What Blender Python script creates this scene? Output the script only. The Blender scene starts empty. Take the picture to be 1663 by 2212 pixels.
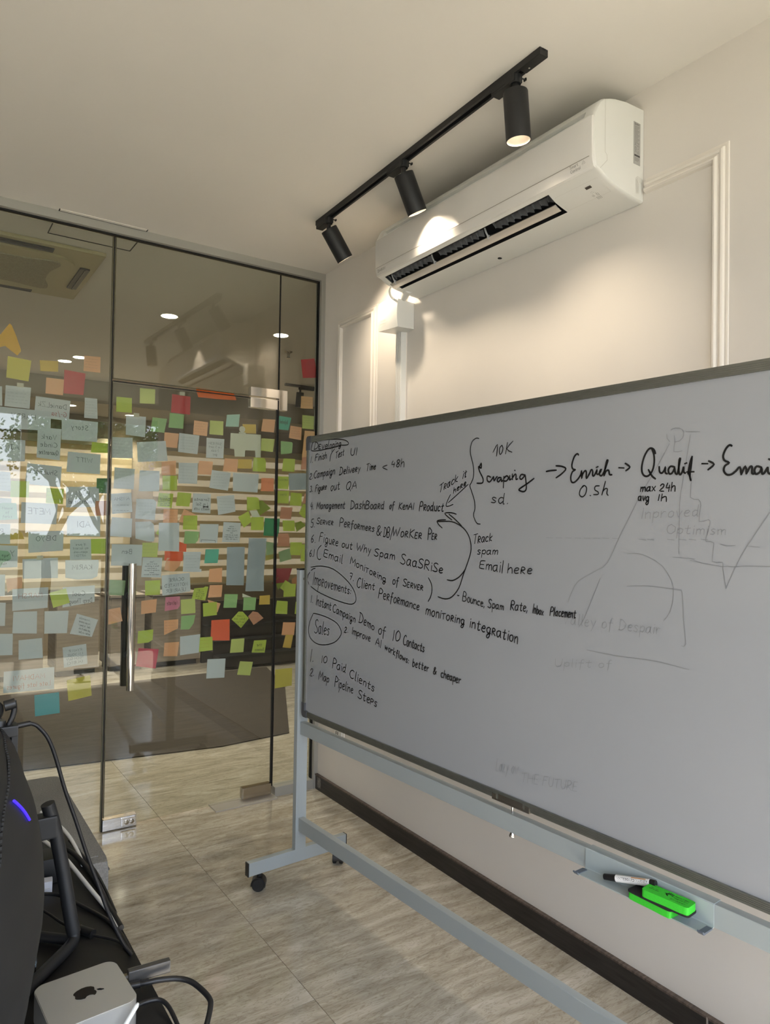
import bpy, bmesh, math, random, json
from mathutils import Vector, Matrix
C = bpy.context.scene.collection
sc = bpy.context.scene
R = math.radians
# ---------------------------------------------------------------- camera
CAMZ = 1.42
cam = bpy.data.objects.new('camera', bpy.data.cameras.new('camera')); C.objects.link(cam)
cam.data.sensor_fit = 'HORIZONTAL'; cam.data.sensor_width = 36.0
cam.data.lens = 1535.99 / 1663.0 * 36.0
cam.data.clip_start = 0.02; cam.data.clip_end = 300
_y, _p, _r = R(34.03859721), R(1.10518967), R(0.85812026)
_f = Vector((math.sin(_y) * math.cos(_p), math.cos(_y) * math.cos(_p), math.sin(_p)))
_rt = Vector((math.cos(_y), -math.sin(_y), 0)); _u = _rt.cross(_f)
_r2 = _rt * math.cos(_r) + _u * math.sin(_r); _u2 = -_rt * math.sin(_r) + _u * math.cos(_r)
_m = Matrix((_r2, _u2, -_f)).transposed().to_4x4(); _m.translation = (0, 0, CAMZ)
cam.matrix_world = _m
sc.camera = cam
# ---------------------------------------------------------------- world, daylight, exposure
wd = bpy.data.worlds.new('world'); sc.world = wd; wd.use_nodes = True
nt = wd.node_tree; nt.nodes.clear()
out = nt.nodes.new('ShaderNodeOutputWorld'); bg = nt.nodes.new('ShaderNodeBackground')
tc = nt.nodes.new('ShaderNodeTexCoord'); sp = nt.nodes.new('ShaderNodeSeparateXYZ'); rp = nt.nodes.new('ShaderNodeValToRGB')
nt.links.new(tc.outputs['Generated'], sp.inputs[0]); nt.links.new(sp.outputs['Z'], rp.inputs[0])
rp.color_ramp.elements[0].position = 0.0; rp.color_ramp.elements[0].color = (0.80, 0.84, 0.92, 1)
rp.color_ramp.elements[1].position = 0.6; rp.color_ramp.elements[1].color = (0.62, 0.76, 1.0, 1)
nt.links.new(rp.outputs[0], bg.inputs[0]); nt.links.new(bg.outputs[0], out.inputs[0])
bg.inputs[1].default_value = WORLD_STRENGTH = 2.9
sc.view_settings.view_transform = 'Standard'; sc.view_settings.look = 'None'
sc.view_settings.gamma = 1.0; sc.view_settings.use_curve_mapping = False
sc.view_settings.exposure = 1.38
sun = bpy.data.objects.new('sun', bpy.data.lights.new('sun', 'SUN')); C.objects.link(sun)
sun.data.energy = 13.0; sun.data.angle = R(1.5); sun.data.color = (1.0, .97, .93)
sun.rotation_euler = (R(40), 0, R(8))
def area(name, loc, rot, sx, sy, energy, col, portal=False):
    l = bpy.data.lights.new(name, 'AREA'); l.shape = 'RECTANGLE'; l.size = sx; l.size_y = sy; l.energy = energy; l.color = col
    o = bpy.data.objects.new(name, l); C.objects.link(o); o.location = loc; o.rotation_euler = rot
    if portal: l.cycles.is_portal = True
    return o
WIN_Y = -1.6
area('window_portal', (0.2, WIN_Y - 0.1, 1.5), (R(90), 0, R(180)), 5.2, 2.3, 1, (1, 1, 1), True)
area('outer_window_portal', (4.0, 8.35, 1.5), (R(-90), 0, R(180)), 8.0, 1.6, 1, (1, 1, 1), True)
SPOT1, SPOT2, SPOT3 = 9., 6.5, 6.5   # watts of the three track spotlights
DOWNL = 46.
TINLOC = (.177, 1.347, .645)
PAPER_T = .10
SHEER = .12
# data measured in metres x 10000: pen strokes (along board, height), note outlines (x, z), stroke alphabet
INK_LINES = [
 ('written_word', [
[888,17203,949,17487],
[904,17487,979,17476,1067,17452,1132,17408,1168,17354,1152,17297,1105,17246,1035,17217,959,17200,896,17193,852,17193],
[1380,17347,1318,17361,1251,17365,1227,17325,1217,17271,1199,17218,1203,17178,1274,17174,1347,17182],
[1225,17273,1332,17275],
[1445,17335,1467,17240,1503,17164,1560,17232,1610,17320],
[1687,17235,1737,17235,1792,17238,1826,17253,1841,17273,1828,17294,1798,17310,1756,17311,1716,17300,1695,17275,1685,17242,1678,17208,1684,17178,1709,17163,1745,17158,1787,17166,1821,17177],
 ], 0),
 ('written_word', [
[1953,17465,1907,17314,1866,17160,1884,17129,1912,17137],
 ], 0),
 ('written_word', [
[2081,17297,2051,17288,2020,17272,2010,17244,2006,17213,1995,17180,1995,17153,2027,17137,2065,17136,2093,17161,2112,17197,2122,17239,2120,17276,2097,17292,2073,17299],
[2214,17296,2152,17020],
[2182,17254,2223,17278,2269,17299,2297,17293,2314,17273,2315,17236,2304,17198,2275,17176,2240,17166,2206,17176,2180,17189],
[2396,17300,2366,17163],
[2401,17367,2423,17376],
[2463,17312,2454,17161],
[2455,17264,2482,17290,2517,17312,2552,17311,2576,17289,2567,17228,2551,17169],
[2763,17295,2735,17305,2701,17311,2671,17297,2649,17271,2646,17231,2653,17195,2668,17185,2689,17189,2713,17201,2736,17225,2754,17279,2765,17307,2761,17230,2743,17135,2705,17098,2664,17084,2634,17084,2618,17097,2627,17121,2656,17149,2713,17176,2766,17198],
 ], 0),
 ('pen_stroke', [
[2770,17207,2878,17198,3026,17187,3146,17184,3215,17193,3258,17209,3272,17232,3254,17262,3209,17299,3141,17334,3058,17363,2952,17391,2817,17416,2649,17440,2450,17461,2218,17480,1928,17496,1602,17509,1317,17516,1105,17518,938,17512,813,17493,739,17454,708,17402,686,17348,660,17294,643,17239,647,17195,668,17166,710,17147,788,17134,912,17125,1072,17121,1258,17122,1484,17127,1733,17136,1956,17145,2135,17153,2289,17162,2428,17172,2565,17184,2687,17198,2770,17207],
 ], 0),
 ('written_word', [
[682,16913,617,16675],
[746,16682,760,16689],
 ], 0),
 ('written_word', [
[947,16725,971,16846,1015,16970,1100,16995,1175,16989],
[990,16865,1114,16884],
[1226,16892,1191,16731],
[1227,16949,1249,16972],
[1296,16890,1259,16743],
[1286,16848,1317,16873,1351,16897,1365,16901,1370,16881,1371,16811,1369,16743],
[1475,16901,1431,16756],
[1494,16974,1497,16986],
[1640,16899,1620,16910,1594,16917,1565,16907,1545,16888,1554,16867,1574,16844,1601,16826,1617,16807,1598,16778,1565,16756,1524,16762,1489,16775],
[1717,17024,1673,16760],
[1673,16857,1710,16891,1750,16922,1767,16920,1776,16895,1781,16833,1783,16774],
 ], 0),
 ('pen_stroke', [
[2330,17094,2265,17051,2174,16989,2100,16916,2058,16825,2034,16724,2019,16652],
 ], 0),
 ('written_word', [
[2434,16957,2601,17006],
[2509,16980,2469,16734],
[2601,16830,2640,16840,2683,16854,2703,16870,2710,16888,2706,16912,2694,16928,2674,16922,2651,16902,2625,16866,2605,16827,2605,16795,2614,16771,2624,16759,2640,16759,2664,16777,2685,16796],
[2848,16933,2831,16937,2810,16937,2788,16928,2773,16912,2777,16891,2791,16869,2811,16855,2825,16840,2813,16815,2789,16794,2758,16789,2731,16790],
[2955,17029,2938,16934,2923,16836,2923,16810,2931,16811,2945,16818,2958,16828],
[2895,16946,2988,16969],
 ], 0),
 ('written_word', [
[3454,17035,3434,16951,3423,16855,3453,16800,3501,16770,3562,16773,3617,16797,3637,16829,3649,16877,3678,16960,3702,17034],
[3766,16764,3821,17028],
 ], 0),
 ('written_word', [
[605,16199,629,16224,660,16246,691,16243,710,16224,702,16188,672,16140,595,16074,543,16019,614,16011,700,16019],
[770,16037,785,16053],
 ], 0),
 ('written_word', [
[1117,16311,1091,16324,1055,16329,1012,16305,967,16267,921,16220,889,16169,898,16114,926,16069,961,16047,1000,16044,1038,16066,1068,16090],
[1278,16220,1265,16227,1240,16229,1193,16217,1149,16190,1130,16137,1130,16084,1159,16058,1196,16054,1222,16079,1245,16123,1271,16185,1291,16239],
[1280,16243,1263,16178,1250,16108,1264,16078,1282,16065],
[1370,16235,1346,16076],
[1354,16178,1393,16209,1434,16238,1454,16242,1458,16221,1439,16150,1417,16080],
[1443,16184,1480,16216,1519,16245,1533,16250,1536,16228,1528,16151,1518,16076],
[1610,16252,1561,15958],
[1620,16202,1643,16234,1672,16264,1697,16262,1715,16242,1716,16201,1705,16156,1677,16120,1643,16098,1612,16107,1589,16124],
[1912,16256,1892,16262,1862,16263,1827,16249,1795,16220,1774,16170,1768,16123,1788,16101,1819,16100,1848,16124,1875,16165,1901,16223,1919,16273],
[1898,16278,1897,16217,1895,16150,1898,16119,1901,16104],
[2019,16281,1975,16113],
[2013,16339,2018,16351],
[2179,16281,2165,16284,2141,16281,2099,16264,2061,16235,2054,16186,2062,16141,2078,16127,2103,16130,2140,16145,2175,16175,2196,16245,2202,16283,2179,16184,2146,16063,2121,16016,2094,15999,2055,15999,2029,16018,2048,16054,2088,16093,2143,16117,2191,16133],
[2279,16301,2251,16132],
[2278,16237,2300,16266,2327,16293,2356,16297,2378,16275,2376,16202,2367,16130],
 ], 0),
 ('written_word', [
[2718,16079,2766,16372],
[2736,16375,2793,16375,2857,16363,2897,16319,2916,16262,2907,16204,2877,16151,2826,16115,2768,16093,2712,16088,2670,16090],
[2987,16179,3026,16191,3072,16207,3108,16219,3128,16234,3111,16261,3081,16281,3055,16273,3029,16252,3002,16224,2982,16191,2984,16157,2996,16129,3013,16115,3035,16112,3067,16118,3093,16127],
[3231,16386,3198,16263,3168,16138,3177,16115,3194,16123],
[3300,16270,3279,16117],
[3311,16332,3327,16344],
[3367,16282,3372,16194,3392,16126,3451,16195,3508,16284],
[3557,16212,3595,16215,3639,16223,3666,16239,3679,16258,3667,16277,3642,16291,3611,16289,3580,16276,3559,16243,3547,16207,3547,16177,3556,16155,3574,16141,3599,16139,3631,16154,3659,16171],
[3718,16147,3736,16222,3763,16298,3799,16315,3831,16309,3846,16295,3849,16276,3846,16260,3829,16244,3778,16236,3741,16224,3781,16188,3833,16154],
[3925,16293,3973,16195],
[4047,16294,3910,16077],
 ], 0),
 ('written_word', [
[4435,16383,4596,16410],
[4515,16399,4469,16151],
[4647,16311,4629,16170],
[4651,16359,4670,16373],
[4707,16314,4683,16167],
[4695,16259,4709,16288,4727,16314,4743,16311,4754,16288,4750,16230,4742,16174],
[4754,16262,4780,16285,4808,16307,4819,16310,4821,16293,4816,16237,4809,16183],
[4876,16250,4906,16254,4939,16261,4959,16271,4970,16285,4967,16304,4955,16318,4929,16311,4902,16295,4882,16276,4869,16252,4869,16222,4877,16196,4896,16183,4918,16181,4940,16195,4957,16210],
 ], 0),
 ('pen_stroke', [
[5624,16287,5537,16273,5422,16253,5365,16228,5428,16194,5548,16155,5638,16128],
 ], 0),
 ('written_word', [
[5951,16410,5903,16354,5876,16297,5956,16290,6045,16297],
[6043,16353,5994,16201],
[6239,16314,6198,16344,6167,16382,6199,16415,6249,16435,6298,16420,6327,16390,6297,16355,6242,16316,6175,16280,6130,16245,6158,16208,6213,16188,6272,16215,6311,16256,6277,16289,6232,16313],
[6420,16456,6376,16187],
[6397,16279,6438,16316,6486,16350,6522,16347,6548,16317,6551,16242,6546,16171],
 ], 0),
 ('written_word', [
[632,15713,658,15729,690,15740,719,15726,733,15701,701,15672,669,15643,690,15623,716,15600,710,15559,685,15522,631,15513,581,15515],
[783,15526,781,15532],
 ], 0),
 ('written_word', [
[995,15501,1025,15623,1068,15747,1129,15774,1181,15770],
[1024,15650,1125,15659],
[1214,15671,1186,15514],
[1246,15725,1234,15744],
[1359,15669,1351,15674,1333,15673,1294,15658,1258,15633,1247,15589,1253,15550,1280,15539,1313,15542,1337,15551,1356,15575,1373,15645,1381,15685,1367,15591,1345,15476,1320,15437,1292,15425,1254,15424,1229,15437,1243,15467,1275,15501,1320,15527,1359,15545],
[1450,15685,1436,15632,1427,15576,1439,15553,1460,15548,1483,15560,1504,15588,1519,15642,1528,15690],
[1533,15695,1509,15548],
[1553,15552,1567,15629,1589,15706,1618,15720,1646,15712,1663,15702,1669,15686,1657,15668,1637,15650,1607,15643,1589,15632,1618,15598,1653,15566],
[1718,15641,1747,15645,1780,15652,1805,15667,1819,15685,1811,15705,1794,15719,1776,15712,1757,15694,1737,15664,1721,15632,1717,15607,1721,15588,1733,15578,1751,15576,1776,15586,1796,15598],
 ], 0),
 ('written_word', [
[2221,15697,2187,15685,2151,15663,2134,15629,2128,15590,2133,15549,2148,15515,2169,15500,2195,15504,2229,15537,2262,15583,2288,15633,2296,15675,2258,15689,2215,15691],
[2359,15702,2353,15640,2351,15571,2365,15532,2390,15518,2428,15537,2467,15579,2494,15648,2511,15708],
[2506,15718,2492,15538],
[2671,15817,2653,15700,2637,15578,2640,15544,2656,15544,2687,15554,2716,15568],
[2585,15714,2728,15736],
 ], 0),
 ('written_word', [
[3390,15813,3326,15795,3252,15761,3201,15701,3174,15634,3185,15569,3220,15521,3269,15511,3326,15529,3390,15578,3442,15641,3457,15711,3451,15771,3424,15800,3389,15810,3358,15801,3335,15786],
[3366,15596,3447,15459],
[3517,15524,3616,15681,3724,15806,3781,15697,3812,15554],
[3589,15629,3788,15642],
 ], 0),
 ('written_word', [
[762,15079,712,15001,677,14923,734,14916,802,14928],
[823,15003,758,14805],
[873,14812,883,14829],
 ], 0),
 ('written_word', [
[1113,14818,1146,14964,1185,15086,1208,14998,1241,14900,1322,15001,1390,15091,1380,14970,1351,14825],
[1549,14972,1530,14978,1502,14980,1466,14967,1435,14941,1424,14892,1427,14845,1444,14821,1471,14815,1506,14835,1538,14872,1552,14931,1557,14983],
[1567,14979,1557,14921,1548,14859,1553,14834,1561,14825],
[1654,14987,1627,14826],
[1632,14923,1674,14956,1718,14985,1736,14980,1743,14952,1746,14887,1746,14826],
[1956,14964,1933,14977,1900,14986,1854,14975,1814,14948,1801,14896,1806,14845,1827,14825,1858,14825,1892,14845,1924,14881,1943,14937,1953,14987],
[1938,14987,1936,14929,1934,14865,1934,14835,1934,14821],
[2148,14968,2126,14976,2097,14980,2066,14965,2040,14939,2028,14894,2029,14853,2044,14838,2069,14839,2103,14851,2135,14876,2155,14942,2160,14977,2141,14884,2111,14770,2077,14723,2044,14704,2015,14710,2000,14732,2015,14761,2050,14791,2109,14814,2161,14829],
[2232,14897,2268,14904,2311,14916,2342,14928,2358,14944,2340,14971,2309,14993,2281,14988,2257,14969,2242,14937,2235,14901,2236,14868,2244,14841,2257,14827,2277,14823,2307,14833,2333,14845],
[2405,14984,2391,14815],
[2405,14922,2435,14957,2470,14987,2492,14980,2502,14949,2494,14881,2482,14817],
[2488,14927,2517,14956,2550,14980,2566,14976,2574,14950,2569,14886,2562,14825],
[2631,14906,2669,14911,2712,14919,2741,14935,2758,14952,2753,14971,2735,14983,2701,14979,2666,14964,2647,14936,2638,14904,2642,14872,2654,14845,2665,14826,2681,14818,2706,14828,2729,14841],
[2832,14984,2800,14823],
[2827,14921,2845,14951,2869,14978,2895,14982,2914,14961,2908,14887,2896,14816],
[3060,15062,3029,14961,3000,14856,3006,14823,3025,14818,3053,14824,3078,14835],
[2983,14976,3108,14986],
 ], 0),
 ('written_word', [
[3475,14800,3515,15110],
[3494,15101,3555,15096,3626,15079,3678,15033,3708,14977,3701,14918,3666,14864,3600,14824,3528,14799,3474,14794,3437,14799],
[3914,14957,3890,14968,3854,14975,3808,14962,3767,14933,3755,14880,3760,14828,3778,14802,3807,14797,3851,14818,3893,14858,3912,14919,3920,14973],
[3930,14978,3916,14915,3906,14846,3919,14815,3935,14800],
[4164,14958,4133,14970,4095,14977,4063,14960,4043,14936,4050,14916,4071,14896,4108,14875,4135,14852,4114,14821,4075,14796,4031,14800,3994,14811],
[4251,15083,4202,14786],
[4227,14889,4263,14928,4305,14963,4332,14959,4348,14928,4342,14856,4332,14788],
[4391,14789,4413,14928,4449,15067,4504,15086,4560,15064,4605,15044,4628,15015,4602,14978,4552,14945,4487,14934,4432,14932],
[4536,14943,4586,14908,4626,14865,4601,14826,4546,14796,4463,14790,4391,14792],
[4794,14946,4760,14936,4724,14918,4708,14889,4701,14857,4700,14828,4710,14805,4736,14788,4770,14785,4808,14809,4837,14845,4838,14887,4825,14924,4802,14943,4781,14951],
[5037,14929,5019,14941,4989,14948,4943,14934,4901,14906,4884,14856,4885,14808,4909,14785,4943,14781,4976,14802,5008,14840,5036,14895,5055,14943],
[5048,14938,5033,14881,5021,14820,5035,14796,5051,14788],
[5113,14787,5131,14872,5159,14957,5197,14968,5233,14952,5255,14937,5263,14917,5245,14896,5215,14879,5171,14875,5145,14865,5187,14823,5238,14783],
[5463,14922,5431,14931,5390,14933,5354,14912,5325,14880,5315,14845,5320,14811,5340,14789,5370,14780,5412,14801,5447,14826],
[5489,15047,5462,14918,5438,14789,5451,14769,5470,14782],
 ], 0),
 ('written_word', [
[5868,14908,5844,14899,5818,14883,5803,14860,5797,14834,5799,14807,5807,14785,5818,14773,5834,14774,5860,14795,5884,14826,5898,14863,5900,14897,5881,14910,5859,14914],
[6083,15013,6066,15018,6044,15018,6025,15006,6007,14971,5989,14880,5975,14786,5965,14738,5960,14713],
[5957,14904,6057,14918],
 ], 0),
 ('written_word', [
[6297,14761,6351,14981],
[6484,14969,6398,14922,6329,14861,6385,14803,6461,14758],
[6523,14820,6553,14822,6588,14829,6616,14843,6631,14860,6619,14883,6596,14899,6572,14895,6548,14879,6529,14852,6517,14821,6517,14794,6526,14772,6548,14759,6575,14755,6603,14761,6625,14770],
[6697,14892,6672,14757],
[6685,14840,6714,14866,6745,14889,6764,14888,6775,14867,6778,14807,6776,14749],
[6808,14756,6868,14873,6935,14963,6969,14868,6988,14747],
[6863,14831,6984,14826],
[7062,14747,7099,14959],
 ], 0),
 ('written_word', [
[7361,14698,7384,14838,7421,14980,7473,15005,7521,14987,7543,14958,7548,14920,7539,14882,7513,14852,7456,14846,7403,14848],
[7582,14709,7589,14797,7606,14886,7648,14897,7688,14883,7703,14871,7703,14853,7689,14830,7665,14808,7626,14804,7602,14794,7638,14749,7683,14706],
[7828,14859,7804,14853,7776,14839,7757,14808,7746,14772,7747,14740,7758,14715,7777,14698,7802,14696,7830,14720,7853,14755,7864,14793,7864,14829,7849,14851,7832,14865],
[8029,14837,8008,14852,7980,14860,7945,14837,7917,14802,7914,14760,7922,14721,7931,14702,7947,14698,7979,14722,8007,14748],
[8059,14975,8034,14842,8013,14708,8026,14687,8045,14699],
[8116,14847,8105,14794,8100,14735,8117,14704,8144,14691,8172,14697,8198,14724,8218,14790,8231,14851],
[8220,14847,8198,14685],
[8382,14813,8361,14830,8333,14842,8306,14829,8284,14801,8270,14756,8267,14713,8286,14694,8312,14687,8339,14697,8360,14709],
[8506,14910,8480,14813,8457,14712,8463,14679,8480,14674,8501,14680,8520,14690],
[8433,14832,8539,14846],
 ], 0),
 ('written_word', [
[932,14426,864,14424,792,14408,758,14349,757,14292,815,14284,878,14277,893,14226,883,14167,849,14120,802,14091,749,14101,706,14120],
[964,14111,972,14115],
 ], 0),
 ('written_word', [
[1391,14447,1359,14459,1315,14467,1261,14459,1216,14440,1204,14411,1220,14379,1276,14355,1332,14331,1349,14301,1341,14271,1306,14246,1255,14233,1190,14250,1136,14271],
[1568,14380,1504,14383,1438,14379,1422,14349,1421,14310,1404,14265,1404,14229,1464,14224,1526,14228],
[1418,14313,1532,14305],
[1606,14219,1613,14297,1633,14374,1680,14382,1728,14368,1753,14355,1761,14338,1750,14318,1723,14301,1669,14299,1632,14292,1679,14255,1738,14220],
[1826,14358,1841,14276,1868,14212,1920,14272,1966,14350],
[2147,14345,2093,14351,2036,14348,2016,14319,2009,14282,1993,14243,1995,14211,2053,14202,2113,14202],
[2007,14284,2101,14279],
[2190,14203,2197,14272,2216,14341,2260,14345,2303,14330,2319,14315,2320,14300,2306,14288,2280,14278,2231,14275,2200,14265,2249,14228,2308,14192],
 ], 0),
 ('written_word', [
[2753,14148,2781,14307,2827,14464,2897,14479,2965,14446,3010,14418,3028,14383,3006,14342,2958,14307,2880,14299,2810,14301],
[3066,14231,3124,14228,3187,14229,3221,14244,3232,14265,3210,14293,3175,14315,3151,14315,3127,14301,3099,14267,3076,14226,3071,14192,3078,14162,3098,14139,3127,14127,3167,14136,3201,14148],
[3278,14116,3289,14213,3312,14309,3363,14317,3411,14297,3429,14278,3429,14256,3420,14232,3398,14213,3343,14221,3304,14219,3348,14163,3404,14106],
[3683,14349,3664,14364,3639,14372,3615,14361,3591,14319,3571,14206,3553,14091,3533,14042,3517,14021],
[3514,14245,3665,14250],
[3811,14238,3787,14231,3757,14216,3732,14186,3716,14151,3721,14118,3738,14091,3766,14075,3800,14072,3835,14091,3862,14122,3871,14164,3866,14203,3846,14222,3825,14231],
[3927,14066,3938,14153,3959,14239,3998,14244,4038,14223,4060,14206,4068,14188,4057,14173,4031,14161,3977,14162,3942,14154,3996,14104,4061,14055],
[4148,14201,4136,14051],
[4149,14153,4174,14174,4204,14192,4226,14188,4240,14163,4239,14099,4232,14037],
[4243,14140,4277,14162,4316,14181,4343,14178,4357,14155,4344,14091,4327,14031],
[4411,14097,4455,14096,4507,14099,4544,14112,4563,14128,4549,14151,4521,14168,4495,14167,4469,14155,4446,14133,4428,14104,4420,14074,4424,14047,4447,14027,4478,14017,4511,14025,4537,14036],
[4614,14015,4622,14091,4640,14165,4676,14169,4713,14152,4737,14139,4746,14124,4736,14105,4711,14090,4665,14093,4634,14090,4677,14044,4730,13998],
[4949,14102,4920,14115,4884,14125,4850,14118,4831,14103,4852,14084,4884,14064,4910,14046,4923,14028,4908,14007,4878,13992,4833,13997,4793,14007],
 ], 0),
 ('written_word', [
[5303,13853,5219,13964,5143,14088,5164,14158,5215,14193,5270,14185,5292,14144,5201,14064,5101,13977,5090,13919,5115,13880,5155,13859,5212,13868,5292,13934,5359,14002],
 ], 0),
 ('written_word', [
[5492,13826,5539,14140],
[5530,14144,5565,14139,5606,14121,5635,14073,5652,14012,5645,13942,5621,13878,5581,13839,5535,13819,5492,13822,5461,13833],
[5671,13805,5690,13973,5720,14139,5769,14164,5813,14137,5828,14105,5827,14062,5809,14017,5778,13980,5726,13973,5680,13977],
[5773,13985,5797,13949,5815,13900,5796,13842,5759,13796,5704,13800,5655,13817],
[5849,13724,6016,14153],
 ], 0),
 ('written_word', [
[6032,14177,6026,14004,6038,13859,6106,13969,6178,14089,6202,13968,6229,13856,6311,13986,6387,14144],
[6544,14022,6503,14007,6459,13985,6445,13957,6441,13925,6434,13884,6439,13849,6468,13833,6507,13834,6555,13859,6593,13897,6599,13941,6587,13981,6556,14004,6525,14016],
[6651,13831,6669,13927,6698,14021,6743,14031,6784,14013,6799,14000,6800,13982,6787,13960,6763,13940,6715,13934,6686,13922,6740,13872,6803,13825],
[6882,13814,6945,14101],
[7137,14083,7012,14027,6909,13951,6985,13872,7091,13809],
[7320,13986,7263,13996,7203,13995,7186,13955,7180,13901,7158,13848,7154,13805,7211,13797,7272,13800],
[7178,13906,7267,13897],
[7348,13802,7363,13889,7388,13976,7434,13987,7477,13973,7494,13958,7496,13937,7489,13915,7468,13896,7411,13893,7372,13883,7427,13837,7492,13794],
 ], 0),
 ('written_word', [
[7805,13774,7824,13961,7854,14144,7899,14153,7944,14108,7976,14080,7989,14045,7967,13997,7928,13958,7877,13956,7833,13964],
[8103,13972,8064,13983,8024,13983,8017,13942,8016,13888,7996,13838,7988,13800,8030,13790,8076,13792],
[8010,13896,8085,13884],
[8130,13787,8145,13875,8167,13959,8197,13963,8223,13942,8234,13929,8234,13914,8221,13893,8199,13875,8164,13874,8144,13868,8183,13830,8229,13793],
 ], 0),
 ('written_word', [
[951,13798,893,13759,828,13705,792,13648,775,13590,780,13533,803,13493,848,13499,894,13525,920,13558,925,13593,898,13625,859,13644,821,13628,790,13604],
[1049,13495,1048,13505],
 ], 0),
 ('written_word', [
[1344,13551,1394,13719,1466,13886,1562,13903,1643,13879],
[1404,13749,1575,13749],
[1715,13714,1680,13519],
[1755,13802,1759,13819],
[1980,13663,1939,13682,1888,13695,1847,13680,1816,13647,1803,13590,1805,13536,1827,13514,1860,13511,1895,13519,1930,13546,1965,13628,1982,13674,1957,13560,1917,13421,1886,13368,1853,13351,1807,13361,1777,13390,1792,13427,1834,13463,1903,13484,1965,13496],
[2080,13663,2068,13594,2061,13518,2079,13482,2110,13468,2157,13473,2201,13501,2222,13571,2231,13636],
[2223,13641,2203,13453],
[2292,13445,2304,13543,2328,13640,2378,13650,2426,13630,2448,13609,2450,13585,2427,13565,2391,13549,2334,13551,2300,13543,2355,13484,2420,13426],
[2530,13505,2578,13505,2632,13508,2662,13515,2675,13529,2665,13559,2641,13584,2605,13582,2567,13565,2534,13535,2513,13499,2513,13461,2529,13429,2557,13417,2592,13414,2628,13418,2656,13425],
 ], 0),
 ('written_word', [
[3061,13523,3027,13521,2988,13512,2963,13483,2949,13448,2947,13415,2959,13388,2991,13372,3031,13369,3076,13385,3113,13415,3130,13458,3128,13499,3091,13515,3053,13520],
[3222,13505,3205,13453,3195,13394,3220,13359,3258,13342,3299,13352,3336,13383,3360,13439,3374,13490],
[3384,13499,3351,13329],
[3568,13555,3531,13455,3499,13350,3509,13318,3535,13314,3568,13319,3596,13329],
[3469,13486,3624,13474],
 ], 0),
 ('written_word', [
[3922,13559,3928,13412,3953,13288,4028,13376,4104,13470,4123,13358,4143,13258,4226,13378,4303,13524],
[4391,13515,4335,13245],
[4360,13332,4398,13369,4445,13402,4480,13398,4504,13370,4507,13299,4502,13233],
[4612,13387,4664,13257],
[4761,13363,4608,13114],
 ], 0),
 ('written_word', [
[5243,13361,5201,13376,5142,13388,5069,13376,5012,13355,5009,13328,5040,13296,5109,13261,5174,13224,5191,13190,5177,13160,5130,13135,5067,13125,5001,13147,4950,13174],
[5317,13265,5259,13003],
[5310,13219,5344,13247,5388,13270,5435,13257,5471,13228,5476,13190,5463,13153,5431,13131,5390,13121,5340,13134,5299,13151],
[5733,13223,5702,13235,5659,13243,5615,13233,5576,13208,5552,13161,5547,13114,5574,13090,5617,13085,5668,13105,5714,13141,5733,13193,5741,13238],
[5756,13243,5739,13182,5725,13115,5735,13086,5750,13073],
[5880,13225,5848,13069],
[5862,13178,5902,13205,5949,13229,5978,13225,5995,13198,5989,13127,5978,13059],
[5981,13161,6022,13189,6069,13213,6096,13207,6112,13179,6113,13113,6110,13052],
 ], 0),
 ('written_word', [
[6711,13216,6675,13241,6625,13262,6562,13257,6512,13234,6508,13194,6533,13145,6596,13098,6657,13052,6674,13010,6663,12974,6622,12941,6563,12924,6485,12947,6420,12978],
[6971,13072,6932,13090,6882,13103,6834,13090,6793,13059,6765,13005,6757,12950,6787,12915,6833,12902,6880,12923,6922,12964,6945,13030,6957,13087],
[6971,13091,6953,13019,6939,12940,6950,12903,6966,12886],
[7239,13040,7218,13057,7183,13068,7123,13054,7070,13023,7056,12966,7065,12911,7097,12885,7140,12878,7185,12891,7225,12925,7250,12994,7265,13056],
[7244,13048,7231,12987,7224,12919,7243,12881,7265,12859],
[7610,13106,7576,13129,7527,13147,7461,13135,7408,13109,7402,13074,7428,13033,7492,12993,7554,12954,7571,12917,7560,12886,7520,12860,7462,12848,7390,12863,7330,12883],
[7655,12822,7676,12970,7714,13115,7786,13130,7856,13100,7888,13069,7894,13032,7870,12998,7825,12973,7744,12982,7694,12976,7776,12885,7874,12795],
[8014,12965,7987,12786],
[8022,13028,8024,13042],
[8313,13010,8278,13030,8230,13048,8171,13040,8127,13018,8128,12981,8154,12938,8203,12903,8250,12870,8271,12836,8268,12807,8232,12787,8178,12778,8110,12792,8052,12809],
[8374,12828,8419,12829,8472,12833,8513,12843,8535,12858,8515,12885,8479,12907,8448,12909,8417,12896,8383,12865,8360,12828,8365,12798,8383,12774,8406,12758,8436,12751,8480,12757,8518,12765],
 ], 0),
 ('written_word', [
[794,13192,753,13157,707,13109,673,13058,656,13007,672,12959,702,12927,734,12931,765,12953,789,12986,798,13021,775,13049,740,13063,707,13044,681,13019],
[860,12937,883,12947],
[1025,13219,956,12934],
 ], 0),
 ('pen_stroke', [
[1515,13402,1453,13367,1366,13315,1293,13254,1249,13183,1219,13102,1208,13030,1219,12967,1249,12913,1284,12872,1322,12850,1366,12841,1406,12840,1442,12849,1474,12866,1496,12878],
 ], 0),
 ('written_word', [
[2011,13219,1893,13240,1769,13246,1736,13192,1730,13118,1699,13045,1703,12983,1827,12953,1953,12940],
[1736,13113,1959,13085],
[2109,13088,2065,12917],
[2086,13025,2123,13052,2169,13075,2210,13071,2238,13044,2231,12968,2215,12897],
[2235,13009,2277,13038,2324,13061,2356,13049,2373,13013,2365,12939,2351,12871],
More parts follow.
